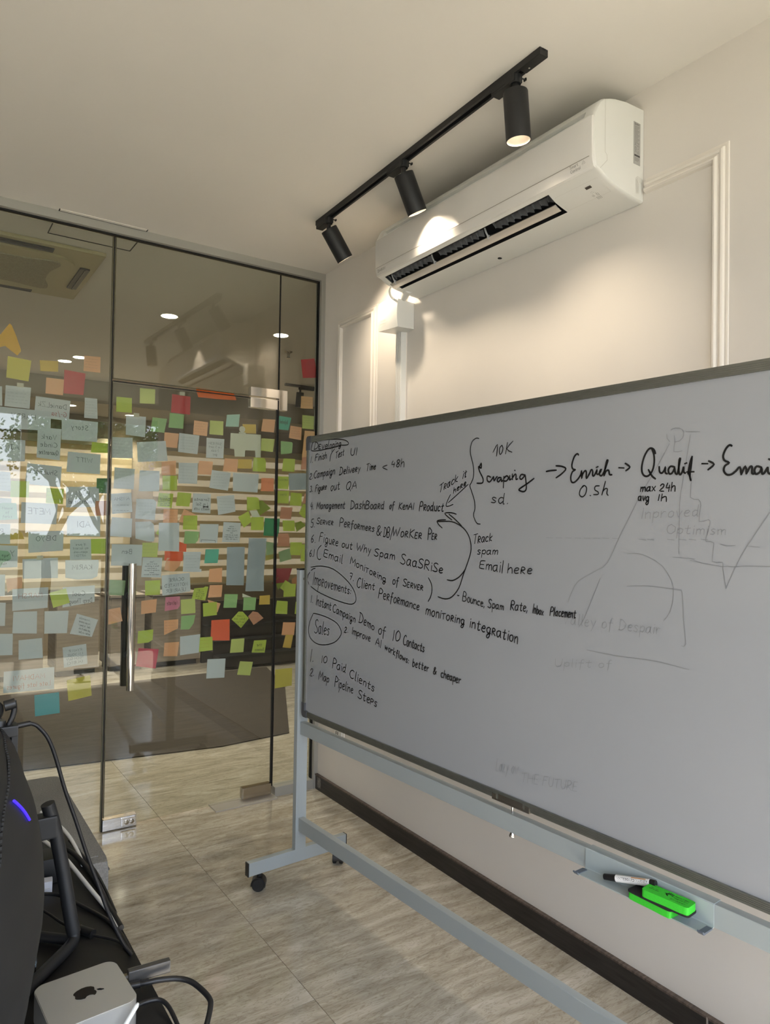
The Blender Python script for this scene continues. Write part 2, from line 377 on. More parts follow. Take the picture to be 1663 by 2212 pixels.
[2686,12991,2649,13002,2598,13010,2534,13007,2479,12987,2462,12933,2469,12877,2501,12845,2547,12833,2595,12852,2640,12890,2673,12950,2694,13002],
[2674,12999,2663,12940,2657,12873,2671,12838,2686,12819],
[2842,12980,2823,12801],
[2857,13054,2866,13063],
[2993,13102,2959,12949,2930,12793,2948,12761,2974,12768],
 ], 0),
 ('written_word', [
[3492,12787,3534,12934,3585,13051,3622,12945,3667,12824,3753,12899,3824,12970,3821,12852,3797,12715],
[3987,12820,3949,12821,3910,12815,3896,12791,3895,12761,3902,12727,3918,12697,3941,12678,3971,12671,4011,12680,4046,12702,4060,12740,4059,12779,4032,12805,4004,12822],
[4147,12786,4131,12631],
[4143,12728,4180,12749,4226,12765,4263,12756,4289,12724,4292,12652,4287,12586],
[4413,12715,4374,12566],
[4422,12774,4425,12784],
[4472,12700,4649,12669],
[4562,12680,4531,12530],
[4811,12604,4778,12610,4742,12608,4723,12582,4713,12550,4709,12522,4717,12498,4752,12475,4793,12463,4824,12472,4848,12495,4866,12533,4869,12571,4836,12596,4801,12612],
[4917,12430,4935,12510,4964,12586,5009,12584,5051,12557,5067,12537,5069,12517,5060,12506,5037,12501,4982,12511,4944,12509,4995,12454,5058,12398],
[5180,12506,5157,12376],
[5201,12567,5195,12567],
[5268,12485,5238,12352],
[5257,12446,5291,12460,5334,12470,5372,12459,5400,12431,5400,12375,5391,12324],
[5631,12385,5602,12399,5563,12412,5514,12410,5475,12395,5472,12357,5487,12318,5511,12301,5542,12296,5578,12300,5610,12316,5626,12365,5630,12391,5618,12317,5596,12230,5568,12197,5537,12189,5498,12199,5472,12221,5481,12248,5514,12270,5584,12271,5649,12266],
 ], 0),
 ('written_word', [
[6128,12380,6094,12377,6057,12365,6045,12335,6042,12298,6037,12263,6042,12235,6073,12226,6110,12229,6140,12244,6162,12269,6168,12310,6161,12351,6139,12372,6117,12384],
[6376,12454,6355,12466,6331,12472,6316,12460,6301,12419,6277,12315,6254,12207,6243,12152,6238,12124],
[6229,12357,6340,12353],
 ], 0),
 ('written_word', [
[6788,12416,6758,12431,6716,12442,6662,12433,6622,12414,6629,12385,6657,12353,6701,12322,6741,12291,6755,12256,6747,12226,6714,12209,6668,12203,6618,12218,6578,12236],
[6938,12344,6887,12352,6834,12350,6825,12313,6825,12264,6803,12219,6797,12184,6852,12179,6911,12184],
[6815,12274,6900,12268],
[6979,12178,6987,12253,7005,12327,7048,12338,7089,12326,7102,12312,7100,12295,7086,12274,7063,12257,7023,12258,7000,12253,7044,12211,7095,12170],
[7169,12321,7176,12235,7194,12167,7242,12228,7286,12308],
[7448,12297,7402,12308,7353,12309,7336,12275,7328,12229,7313,12185,7313,12150,7365,12142,7418,12145],
[7335,12227,7406,12223],
[7475,12140,7491,12218,7514,12294,7543,12298,7571,12279,7592,12264,7600,12248,7587,12232,7562,12220,7522,12223,7498,12220,7541,12179,7592,12137],
 ], 0),
 ('pen_stroke', [
[7859,12562,7898,12520,7953,12460,7997,12395,8021,12329,8035,12258,8038,12187,8028,12113,8006,12039,7979,11971,7940,11908,7896,11851,7864,11812],
 ], 0),
 ('written_word', [
[3498,12438,3589,12447,3663,12428,3605,12316,3526,12205],
[3510,12340,3615,12320],
[3708,12178,3725,12185],
 ], 0),
 ('written_word', [
[4197,12264,4167,12287,4126,12304,4081,12288,4036,12251,3992,12189,3962,12118,3958,12048,3976,11990,4022,11958,4074,11949,4116,11974,4146,12003],
[4301,12302,4275,12146,4251,11985,4255,11948,4266,11950],
[4395,12149,4356,11958],
[4410,12223,4406,12224],
[4439,12047,4492,12051,4551,12060,4592,12075,4612,12094,4594,12118,4561,12136,4529,12138,4498,12125,4471,12088,4453,12044,4448,12007,4455,11977,4474,11959,4503,11952,4541,11962,4574,11975],
[4683,12118,4648,11950],
[4677,12063,4703,12094,4736,12120,4771,12112,4796,12081,4795,12012,4785,11947],
[4977,12169,4942,12076,4913,11978,4927,11949,4953,11946,4974,11952,4989,11963],
[4879,12103,5025,12095],
 ], 0),
 ('written_word', [
[5235,11684,5274,11855,5327,12023,5382,12038,5433,12003,5473,11973,5490,11935,5463,11888,5415,11851,5349,11851,5292,11862],
[5520,11771,5573,11772,5632,11778,5661,11794,5671,11815,5658,11841,5631,11861,5594,11864,5559,11851,5539,11816,5530,11773,5529,11733,5537,11698,5558,11677,5586,11667,5622,11672,5652,11680],
[5720,11647,5733,11752,5756,11857,5800,11870,5841,11851,5853,11831,5850,11807,5834,11785,5809,11767,5767,11765,5742,11754,5789,11698,5844,11644],
[6071,11912,6054,11927,6033,11935,6019,11922,6003,11875,5971,11754,5941,11629,5931,11570,5929,11543],
[5932,11791,6054,11788],
[6186,11792,6167,11779,6142,11759,6117,11731,6100,11698,6100,11659,6113,11623,6136,11603,6167,11600,6206,11625,6239,11664,6249,11706,6244,11746,6218,11773,6191,11790],
[6288,11587,6299,11688,6319,11788,6354,11801,6389,11783,6416,11759,6428,11732,6412,11713,6381,11699,6332,11698,6302,11688,6347,11633,6403,11578],
[6495,11749,6480,11582],
[6487,11686,6521,11714,6558,11738,6583,11739,6594,11715,6577,11641,6556,11569],
[6572,11680,6601,11711,6635,11738,6665,11734,6683,11703,6673,11629,6657,11558],
[6875,11686,6857,11702,6829,11714,6790,11701,6753,11674,6735,11627,6732,11581,6744,11554,6769,11546,6811,11565,6852,11600,6873,11654,6883,11701],
[6879,11700,6865,11640,6853,11576,6862,11547,6875,11533],
[6955,11699,6945,11536],
[6955,11645,6990,11666,7031,11683,7060,11676,7078,11649,7070,11582,7057,11520],
[7256,11637,7236,11651,7208,11661,7171,11649,7140,11625,7128,11587,7131,11549,7152,11524,7182,11510,7216,11512,7244,11519],
[7310,11568,7345,11569,7386,11575,7413,11589,7428,11607,7424,11628,7407,11644,7379,11643,7349,11631,7326,11604,7312,11571,7309,11537,7317,11507,7337,11492,7363,11487,7395,11496,7420,11507],
 ], 0),
 ('written_word', [
[7790,11570,7755,11394],
[7766,11504,7798,11539,7835,11570,7866,11568,7884,11539,7870,11460,7850,11384],
[7883,11504,7909,11536,7940,11563,7964,11560,7978,11529,7973,11446,7963,11369],
[8138,11538,8111,11530,8077,11514,8050,11482,8033,11445,8042,11410,8062,11380,8087,11361,8115,11356,8146,11377,8172,11412,8185,11460,8184,11505,8159,11531,8133,11544],
[8269,11526,8247,11348],
[8269,11471,8293,11501,8325,11526,8359,11519,8385,11486,8383,11411,8375,11339],
[8474,11511,8446,11344],
[8500,11576,8494,11583],
[8530,11497,8686,11511],
[8605,11501,8585,11333],
[8813,11480,8785,11473,8753,11457,8733,11426,8724,11390,8733,11358,8751,11333,8770,11316,8793,11313,8827,11334,8858,11367,8871,11408,8870,11446,8841,11468,8811,11481],
[8923,11304,8934,11390,8954,11476,8991,11488,9026,11475,9044,11458,9047,11437,9031,11419,9006,11403,8966,11402,8944,11394,8987,11348,9037,11304],
[9133,11451,9114,11289],
[9156,11504,9160,11518],
[9213,11439,9189,11294],
[9205,11392,9237,11413,9274,11431,9303,11429,9321,11407,9315,11345,9303,11287],
[9509,11403,9486,11415,9454,11423,9414,11411,9382,11386,9379,11341,9391,11298,9418,11282,9448,11281,9469,11291,9487,11316,9506,11378,9517,11412,9504,11327,9481,11224,9458,11183,9431,11169,9395,11172,9371,11191,9383,11220,9417,11251,9471,11269,9519,11280],
 ], 0),
 ('written_word', [
[9795,11396,9764,11228],
[9792,11461,9800,11475],
[9865,11387,9839,11219],
[9854,11331,9890,11360,9931,11383,9959,11373,9976,11341,9974,11270,9967,11205],
[10137,11444,10111,11333,10089,11217,10095,11182,10114,11178,10145,11184,10172,11196],
[10069,11363,10195,11359],
[10248,11260,10298,11256,10352,11256,10379,11267,10389,11285,10379,11313,10357,11336,10332,11335,10303,11320,10270,11288,10246,11251,10246,11217,10260,11188,10281,11166,10308,11154,10341,11159,10368,11169],
[10583,11293,10563,11306,10534,11313,10492,11298,10457,11269,10453,11221,10467,11175,10491,11154,10520,11149,10545,11156,10567,11182,10590,11259,10600,11302,10583,11194,10553,11063,10520,11016,10488,11003,10458,11011,10441,11035,10451,11071,10482,11107,10546,11128,10604,11140],
[10657,11112,10667,11206,10687,11300,10727,11313,10766,11297,10780,11282,10781,11263,10771,11241,10751,11222,10710,11225,10685,11219,10729,11160,10782,11102],
[10991,11245,10965,11255,10929,11260,10888,11249,10855,11224,10848,11173,10854,11121,10868,11090,10891,11080,10926,11103,10962,11144,10987,11202,11002,11251],
[10999,11256,10989,11196,10982,11130,10989,11095,11000,11076],
[11163,11322,11140,11212,11117,11096,11116,11058,11127,11050,11150,11054,11172,11065],
[11079,11238,11207,11236],
[11291,11216,11264,11042],
[11300,11288,11309,11305],
[11418,11207,11388,11200,11356,11185,11340,11155,11334,11119,11336,11083,11348,11052,11375,11035,11406,11032,11431,11051,11450,11083,11462,11126,11464,11168,11446,11194,11425,11210],
[11532,11189,11512,11012],
[11537,11126,11566,11160,11598,11189,11619,11179,11631,11143,11627,11064,11619,10992],
 ], 0),
 ('written_word', [
[945,11833,1052,12324],
[1101,12132,1048,11829],
[1072,12012,1105,12063,1147,12108,1187,12106,1210,12063,1184,11946,1151,11835],
[1180,12011,1220,12061,1267,12106,1304,12103,1324,12060,1301,11941,1272,11828],
[1392,12094,1312,11607],
[1385,11988,1433,12037,1486,12077,1517,12061,1531,12017,1519,11948,1497,11881,1479,11843,1453,11829,1404,11857,1359,11891],
[1582,11797,1605,11942,1638,12085,1685,12100,1727,12071,1743,12044,1742,12012,1731,11982,1703,11957,1637,11950,1588,11933,1632,11862,1690,11794],
[1925,12017,1883,12009,1835,11991,1804,11952,1789,11904,1799,11848,1822,11800,1852,11776,1884,11776,1912,11810,1935,11862,1953,11918,1958,11971,1934,12008,1908,12032],
[2057,12002,2058,11866,2072,11760,2125,11862,2177,11994],
[2240,11865,2280,11869,2328,11878,2370,11893,2394,11915,2377,11951,2344,11980,2314,11983,2286,11966,2264,11926,2250,11876,2248,11825,2254,11782,2269,11763,2290,11756,2324,11760,2353,11767],
[2482,11960,2450,11747],
[2458,11882,2483,11917,2514,11946,2545,11939,2564,11902,2546,11813,2522,11729],
[2556,11873,2582,11912,2616,11944,2656,11932,2685,11893,2670,11812,2647,11737],
[2733,11828,2786,11824,2843,11825,2868,11839,2876,11861,2870,11896,2851,11923,2818,11918,2781,11896,2747,11863,2725,11823,2734,11782,2755,11747,2769,11728,2790,11721,2833,11733,2873,11747],
[2965,11893,2929,11715],
[2949,11841,2976,11867,3013,11889,3055,11887,3086,11859,3082,11775,3068,11695],
[3244,11946,3216,11843,3191,11734,3194,11695,3211,11686,3237,11694,3261,11708],
[3150,11871,3307,11860],
[3480,11827,3453,11836,3420,11844,3389,11840,3371,11826,3384,11796,3408,11764,3433,11743,3448,11723,3438,11696,3414,11676,3376,11686,3341,11702],
[3535,11691,3548,11711],
[3567,11804,3578,11803],
 ], 0),
 ('pen_stroke', [
[774,12507,962,12535,1229,12572,1510,12591,1791,12589,2085,12571,2375,12524,2666,12437,2954,12324,3204,12209,3410,12099,3581,11988,3715,11879,3810,11770,3870,11664,3899,11571,3901,11495,3872,11433,3813,11382,3733,11341,3621,11313,3447,11302,3175,11314,2833,11343,2485,11382,2128,11433,1763,11493,1462,11548,1272,11591,1152,11626,1051,11659,945,11692,858,11723,799,11744],
 ], 0),
 ('pen_stroke', [
[645,11821,591,11919],
 ], 0),
 ('pen_stroke', [
[520,12003,535,12053,556,12123,582,12185,621,12234,665,12275,697,12303],
 ], 0),
 ('pen_stroke', [
[795,12376,833,12397,887,12426,943,12450,1002,12465,1064,12475,1107,12482],
 ], 0),
 ('written_word', [
[877,11394,824,11115],
[937,11121,950,11127],
 ], 0),
 ('written_word', [
[1207,11059,1276,11430],
[1313,11271,1275,11042],
[1288,11191,1325,11232,1365,11268,1387,11262,1399,11223,1400,11124,1398,11031],
[1594,11207,1573,11229,1546,11246,1520,11232,1501,11205,1497,11170,1505,11135,1532,11112,1553,11090,1543,11051,1517,11022,1480,11035,1447,11057],
[1710,11316,1684,11186,1659,11050,1661,11010,1676,11005,1704,11014,1731,11029],
[1637,11225,1762,11214],
[1937,11174,1917,11184,1888,11188,1855,11173,1822,11141,1793,11080,1778,11022,1798,10998,1830,10996,1860,11017,1890,11057,1917,11126,1937,11188],
[1918,11189,1915,11112,1913,11030,1916,11001,1919,10992],
[2007,11176,1987,10984],
[1997,11101,2027,11137,2063,11167,2095,11157,2115,11119,2103,11039,2083,10965],
[2237,11232,2206,11113,2180,10990,2195,10955,2220,10953,2240,10963,2255,10977],
[2178,11150,2284,11137],
 ], 0),
 ('written_word', [
[2617,11153,2591,11180,2555,11201,2515,11190,2475,11159,2435,11115,2408,11061,2411,10995,2430,10936,2460,10907,2497,10896,2542,10908,2579,10924],
[2783,11010,2765,11026,2739,11038,2701,11032,2666,11009,2651,10957,2649,10903,2660,10872,2683,10862,2721,10881,2759,10918,2774,10976,2780,11026],
[2789,11034,2782,10965,2775,10890,2773,10858,2773,10845],
[2886,11010,2839,10836],
[2871,10960,2902,10987,2936,11009,2952,11002,2956,10970,2944,10892,2929,10818],
[2962,10939,2981,10962,3005,10980,3027,10976,3042,10949,3041,10876,3037,10806],
[3119,10963,3069,10674],
[3103,10911,3141,10939,3184,10962,3209,10945,3223,10913,3226,10877,3215,10840,3184,10809,3147,10793,3114,10815,3089,10843],
[3397,10903,3384,10917,3362,10927,3328,10917,3295,10891,3278,10845,3276,10799,3295,10774,3323,10767,3350,10781,3376,10812,3401,10863,3419,10909],
[3409,10908,3398,10851,3388,10788,3393,10761,3399,10749],
[3508,10895,3469,10736],
[3512,10949,3532,10968],
[3673,10845,3648,10858,3616,10866,3584,10854,3559,10829,3551,10783,3557,10740,3578,10727,3605,10728,3632,10734,3655,10755,3674,10824,3681,10864,3665,10770,3639,10655,3611,10610,3582,10595,3557,10603,3543,10627,3550,10662,3575,10695,3632,10708,3685,10712],
[3776,10847,3750,10689],
[3759,10790,3791,10811,3828,10828,3857,10821,3875,10794,3867,10732,3854,10675],
 ], 0),
 ('written_word', [
[4119,10714,4195,11074],
[4145,11076,4208,11061,4282,11027,4336,10956,4365,10875,4342,10803,4295,10745,4247,10718,4194,10708,4135,10708,4090,10714],
[4414,10757,4462,10752,4514,10749,4537,10754,4545,10769,4541,10804,4524,10836,4487,10840,4450,10827,4433,10794,4424,10752,4414,10708,4415,10670,4443,10654,4479,10649,4508,10653,4530,10660],
[4636,10798,4613,10620],
[4624,10735,4655,10756,4690,10771,4710,10763,4720,10732,4716,10660,4709,10592],
[4710,10702,4745,10731,4783,10755,4805,10745,4816,10710,4807,10638,4794,10572],
[4966,10695,4936,10692,4903,10682,4888,10658,4882,10629,4882,10597,4893,10570,4923,10553,4958,10547,4990,10558,5014,10582,5019,10618,5013,10655,4992,10678,4972,10693],
 ], 0),
 ('written_word', [
[5385,10646,5356,10633,5321,10613,5293,10586,5276,10553,5279,10510,5296,10471,5330,10446,5370,10440,5409,10465,5439,10507,5453,10561,5449,10611,5418,10637,5386,10651],
[5692,10722,5678,10731,5658,10733,5632,10722,5603,10677,5571,10549,5545,10415,5538,10352,5538,10321],
[5516,10604,5682,10592],
 ], 0),
 ('written_word', [
[6162,10679,6087,10327],
[6380,10691,6334,10661,6283,10615,6254,10557,6240,10491,6240,10419,6256,10361,6294,10344,6343,10353,6399,10381,6449,10431,6478,10511,6483,10593,6442,10651,6397,10688],
 ], 0),
 ('written_word', [
[6811,10546,6794,10572,6768,10591,6732,10570,6696,10529,6673,10476,6658,10417,6652,10351,6661,10296,6694,10271,6734,10265,6762,10279,6781,10297],
[6891,10436,6866,10427,6842,10408,6839,10373,6840,10333,6832,10293,6831,10261,6855,10245,6883,10245,6898,10267,6909,10304,6919,10358,6924,10406,6917,10425,6908,10431],
[6981,10417,6944,10238],
[6965,10356,6988,10389,7016,10418,7041,10413,7060,10382,7057,10304,7049,10229],
[7166,10484,7146,10378,7127,10267,7123,10232,7129,10226,7153,10233,7176,10245],
[7115,10414,7209,10400],
[7332,10368,7315,10378,7290,10384,7258,10374,7229,10348,7214,10296,7211,10245,7227,10223,7251,10219,7270,10231,7290,10261,7315,10321,7335,10376],
[7327,10382,7313,10323,7301,10258,7309,10225,7320,10207],
[7466,10334,7457,10351,7441,10363,7408,10354,7378,10330,7372,10284,7379,10237,7392,10211,7410,10199,7434,10204,7453,10214],
[7578,10434,7551,10329,7525,10220,7524,10191,7535,10191,7559,10197,7582,10205],
[7507,10360,7598,10357],
[7716,10314,7702,10327,7682,10337,7659,10331,7642,10317,7650,10291,7668,10264,7689,10244,7701,10225,7685,10201,7659,10182,7640,10185,7626,10193],
 ], 0),
 ('written_word', [
[1379,10432,1357,10468,1321,10494,1259,10472,1203,10425,1186,10359,1199,10285,1259,10220,1321,10158,1343,10092,1334,10031,1281,9980,1214,9950,1160,9967,1121,9994],
[1608,10232,1577,10253,1534,10265,1477,10239,1429,10186,1419,10098,1427,10012,1448,9967,1478,9957,1519,9993,1558,10062,1581,10170,1595,10265],
[1585,10262,1569,10159,1553,10044,1556,9987,1562,9956],
[1772,10464,1716,10235,1666,10002,1681,9958,1708,9972],
[1790,10100,1851,10117,1920,10140,1961,10160,1978,10183,1956,10219,1919,10245,1893,10244,1865,10221,1825,10170,1794,10110,1799,10055,1818,10009,1831,9984,1851,9976,1892,9994,1929,10016],
[2189,10208,2163,10225,2127,10235,2081,10214,2052,10184,2077,10160,2115,10134,2135,10104,2141,10070,2125,10021,2094,9984,2045,9992,2002,10012],
 ], 0),
 ('pen_stroke', [
[1015,10700,949,10615,855,10493,776,10366,721,10244,681,10118,670,10000,690,9893,739,9795,822,9711,948,9643,1106,9589,1281,9556,1469,9546,1672,9556,1881,9584,2106,9633,2335,9699,2532,9772,2685,9855,2808,9945,2899,10030,2961,10104,2992,10174,2982,10248,2927,10335,2831,10426,2699,10504,2523,10562,2309,10607,2084,10644,1840,10674,1584,10694,1367,10707,1209,10710,1093,10705,1015,10700],
 ], 0),
 ('written_word', [
[3226,10395,3247,10418,3275,10438,3311,10436,3337,10419,3331,10388,3301,10344,3224,10280,3171,10228,3239,10229,3324,10244],
[3415,10254,3415,10267],
 ], 0),
 ('written_word', [
[3683,10239,3735,10485],
[3778,10383,3755,10235],
[3774,10332,3799,10353,3828,10372,3852,10371,3866,10350,3858,10284,3846,10221],
[3862,10321,3887,10348,3917,10371,3940,10367,3953,10341,3946,10273,3934,10209],
[4015,10348,3970,10095],
[4025,10302,4044,10328,4071,10350,4107,10338,4137,10311,4141,10277,4127,10244,4093,10224,4054,10215,4025,10225,4006,10239],
[4199,10331,4175,10182],
[4199,10267,4217,10295,4242,10321,4274,10319,4301,10310],
[4422,10309,4398,10302,4370,10287,4350,10264,4339,10237,4340,10204,4351,10176,4368,10161,4393,10159,4429,10173,4460,10200,4461,10240,4450,10279,4434,10298,4420,10307],
[4530,10298,4535,10212,4551,10144,4596,10202,4638,10280],
[4684,10196,4724,10198,4767,10204,4793,10217,4804,10234,4797,10254,4778,10270,4750,10273,4721,10264,4696,10235,4682,10199,4684,10168,4698,10142,4720,10130,4746,10125,4774,10127,4797,10131],
 ], 0),
 ('written_word', [
[5110,10059,5184,10194,5265,10293,5305,10166,5326,10011],
[5161,10140,5303,10106],
[5394,9988,5452,10252],
 ], 0),
 ('written_word', [
[5673,10099,5669,10024,5673,9961,5702,10013,5734,10068,5740,10006,5747,9946,5778,9999,5808,10066],
[5911,10039,5893,10039,5872,10033,5860,10013,5855,9987,5857,9955,5866,9926,5884,9909,5905,9905,5925,9922,5941,9950,5947,9985,5946,10017,5935,10033,5924,10040],
[6005,10024,5985,9888],
[6005,9973,6021,9992,6043,10009,6068,10006,6089,9998],
[6147,10084,6111,9860],
[6227,9980,6170,9955,6123,9919,6157,9873,6204,9835],
[6373,10013,6360,10028,6345,10037,6333,10026,6322,9992,6310,9910,6298,9826,6283,9780,6272,9756],
[6270,9941,6360,9938],
[6442,10026,6419,9922,6398,9816,6404,9793,6414,9797],
[6530,9904,6512,9898,6492,9887,6481,9868,6475,9845,6471,9814,6474,9786,6491,9773,6514,9773,6543,9787,6566,9810,6571,9841,6566,9871,6549,9894,6532,9908],
[6609,9886,6615,9811,6629,9749,6658,9797,6687,9848,6693,9792,6700,9738,6730,9787,6759,9849],
[6875,9817,6866,9827,6851,9835,6823,9828,6802,9814,6809,9798,6827,9780,6847,9757,6861,9734,6854,9713,6837,9701,6810,9714,6786,9731],
[6925,9700,6918,9711],
[6935,9795,6942,9797],
 ], 0),
 ('written_word', [
[7177,9881,7152,9764,7133,9646,7150,9622,7179,9634,7206,9649,7228,9677,7233,9719,7228,9759,7216,9777,7199,9779,7175,9758,7155,9735],
[7286,9702,7316,9706,7350,9713,7374,9726,7387,9742,7376,9763,7358,9779,7342,9775,7325,9761,7302,9736,7284,9706,7286,9671,7296,9641,7310,9628,7328,9626,7350,9634,7367,9644],
[7509,9829,7480,9741,7454,9650,7464,9624,7484,9622,7499,9624,7510,9630],
[7448,9770,7545,9763],
[7642,9825,7624,9731,7606,9634,7606,9609,7614,9609,7631,9613,7647,9620],
[7591,9755,7678,9750],
[7708,9667,7744,9675,7784,9685,7802,9698,7808,9713,7799,9729,7783,9740,7770,9739,7754,9728,7734,9702,7718,9670,7719,9639,7729,9614,7738,9601,7752,9598,7777,9608,7799,9619],
[7861,9733,7848,9595],
[7864,9675,7882,9698,7904,9721,7923,9721,7938,9715],
 ], 0),
 ('written_word', [
[8286,9581,8237,9644,8193,9715,8205,9758,8233,9780,8259,9779,8269,9755,8220,9698,8166,9636,8156,9598,8165,9574,8192,9563,8228,9571,8270,9620,8305,9669],
 ], 0),
 ('written_word', [
[8620,9655,8601,9663,8575,9667,8549,9661,8528,9642,8519,9599,8520,9554,8535,9532,8557,9522,8583,9529,8604,9540],
[8682,9765,8642,9523],
[8656,9601,8674,9631,8698,9659,8721,9656,8739,9632,8740,9575,8735,9522],
[8795,9587,8817,9589,8844,9595,8869,9610,8885,9628,8876,9649,8856,9664,8831,9658,8809,9641,8798,9613,8793,9582,8790,9551,8794,9526,8809,9518,8830,9518,8853,9523,8871,9530],
[9008,9625,8993,9635,8972,9641,8943,9632,8920,9611,8915,9572,8920,9534,8929,9511,8943,9504,8967,9519,8991,9551,9004,9600,9011,9643],
[9013,9642,9004,9589,8998,9533,9009,9513,9021,9506],
[9076,9640,9046,9396],
[9071,9593,9096,9620,9125,9644,9144,9637,9157,9614,9159,9576,9151,9538,9127,9516,9100,9509,9080,9522,9067,9539],
[9197,9564,9221,9565,9249,9569,9270,9579,9282,9593,9273,9613,9256,9628,9237,9628,9217,9618,9201,9595,9189,9566,9189,9532,9196,9503,9210,9488,9230,9484,9253,9495,9272,9508],
[9331,9620,9319,9489],
[9323,9566,9346,9588,9373,9611,9393,9614,9407,9612],
 ], 0),
 ('written_word', [
[963,9285,852,8781],
[1027,8813,1058,8837],
 ], 0),
 ('written_word', [
[1735,9144,1679,8872],
[1981,9167,1919,9139,1852,9098,1824,9052,1816,9003,1824,8952,1849,8912,1892,8902,1943,8911,1992,8939,2033,8981,2060,9038,2066,9095,2029,9140,1987,9171],
 ], 0),
 ('written_word', [
[2434,8794,2466,8985,2515,9173,2584,9193,2650,9156,2693,9121,2710,9078,2686,9032,2634,8996,2549,8986,2474,8986],
[2928,8975,2904,8987,2868,8993,2815,8979,2766,8948,2739,8892,2736,8836,2770,8801,2818,8790,2861,8813,2898,8860,2921,8930,2934,8992],
[2931,8996,2921,8925,2912,8846,2915,8810,2920,8793],
[3059,8976,3037,8787],
[3074,9042,3081,9062],
[3285,8940,3260,8952,3226,8959,3184,8942,3148,8912,3134,8862,3135,8813,3149,8783,3176,8773,3226,8804,3270,8840],
[3339,9082,3296,8938,3258,8791,3273,8761,3299,8769],
 ], 0),
 ('written_word', [
[3861,8888,3825,8913,3774,8933,3710,8919,3649,8889,3610,8847,3591,8796,3594,8731,3620,8671,3673,8640,3734,8627,3786,8640,3823,8658],
[3997,8914,3958,8768,3924,8619,3941,8586,3967,8590],
[4099,8755,4072,8571],
[4101,8814,4129,8834],
[4175,8645,4225,8642,4284,8643,4333,8652,4360,8668,4337,8693,4295,8715,4255,8721,4218,8712,4189,8680,4172,8640,4172,8603,4185,8571,4213,8555,4250,8549,4300,8551,4343,8556],
[4458,8685,4423,8518],
[4451,8627,4478,8651,4515,8671,4561,8667,4597,8638,4591,8559,4575,8485],
[4792,8711,4758,8603,4730,8491,4744,8464,4774,8465,4805,8465,4830,8468],
[4694,8636,4868,8615],
[5081,8552,5055,8574,5019,8591,4974,8581,4942,8560,4959,8534,4994,8508,5035,8488,5063,8468,5044,8437,5003,8416,4952,8432,4909,8454],
 ], 0),
 ('written_word', [
[879,8443,915,8484,961,8522,1015,8521,1051,8497,1042,8453,1000,8391,900,8302,829,8227,911,8225,1014,8243],
[1095,8267,1115,8286],
 ], 0),
 ('written_word', [
[1474,8190,1525,8382,1582,8542,1605,8427,1632,8297,1713,8416,1785,8526,1783,8380,1763,8206],
[1998,8363,1968,8379,1930,8389,1895,8374,1864,8343,1842,8289,1835,8236,1854,8205,1885,8194,1917,8216,1949,8258,1982,8322,2007,8377],
[2004,8381,1993,8318,1982,8248,1987,8218,1994,8203],
[2098,8377,2024,8059],
[2081,8309,2124,8341,2171,8369,2199,8365,2213,8344,2212,8301,2199,8255,2171,8221,2136,8204,2096,8219,2065,8241],
 ], 0),
 ('written_word', [
[2606,8129,2638,8330,2683,8527,2729,8540,2774,8495,2819,8465,2844,8428,2820,8380,2771,8338,2699,8323,2635,8319],
[2895,8346,2867,8126],
[2920,8431,2909,8438],
[2975,8336,2886,7975],
[2962,8271,2989,8307,3021,8338,3049,8328,3068,8297,3068,8246,3056,8194,3038,8160,3014,8143,2977,8159,2946,8181],
[3137,8223,3168,8226,3206,8233,3238,8251,3258,8274,3256,8303,3239,8325,3209,8323,3176,8305,3150,8265,3133,8219,3129,8177,3137,8143,3161,8128,3191,8124,3225,8133,3251,8145],
[3383,8451,3344,8296,3310,8140,3321,8111,3341,8122],
[3434,8288,3401,8109],
[3450,8359,3462,8385],
[3512,8290,3474,8109],
[3516,8240,3541,8264,3570,8283,3593,8277,3608,8248,3609,8177,3605,8110],
[3678,8196,3722,8198,3768,8203,3790,8216,3796,8233,3788,8255,3770,8272,3743,8273,3716,8260,3692,8224,3678,8183,3684,8154,3700,8132,3716,8112,3736,8102,3769,8111,3797,8123],
 ], 0),
 ('written_word', [
[4373,8264,4337,8284,4290,8301,4235,8296,4191,8274,4179,8235,4195,8190,4253,8153,4313,8118,4334,8079,4328,8042,4283,8014,4223,8000,4158,8018,4105,8041],
[4520,8250,4495,8138,4472,8021,4476,7985,4494,7980,4528,7986,4560,7997],
[4427,8172,4605,8158],
[4668,8060,4713,8061,4766,8066,4810,8079,4834,8097,4817,8121,4780,8140,4738,8139,4697,8124,4675,8090,4665,8050,4668,8014,4681,7984,4700,7964,4728,7956,4774,7966,4815,7980],
[4863,7938,4879,8036,4907,8133,4952,8147,4997,8132,5033,8112,5050,8087,5032,8062,4996,8041,4944,8033,4899,8030],
[5253,8067,5232,8081,5202,8092,5159,8080,5127,8060,5143,8037,5174,8012,5205,7989,5224,7967,5209,7939,5178,7919,5132,7928,5092,7942],
 ], 0),
 ('pen_stroke', [
[10613,16367,10666,16443,10739,16544,10788,16582,10790,16500,10769,16357,10752,16250],
 ], 1),
 ('written_word', [
[10962,16543,10927,16524,10889,16496,10871,16458,10864,16412,10865,16355,10873,16307,10892,16289,10916,16292,10945,16316,10971,16354,10992,16407,11001,16463,10980,16512,10956,16548],
 ], 1),
 ('written_word', [
[11103,16287,11168,16604],
[11377,16627,11248,16534,11143,16427,11230,16359,11345,16318],
 ], 1),
 ('pen_stroke', [
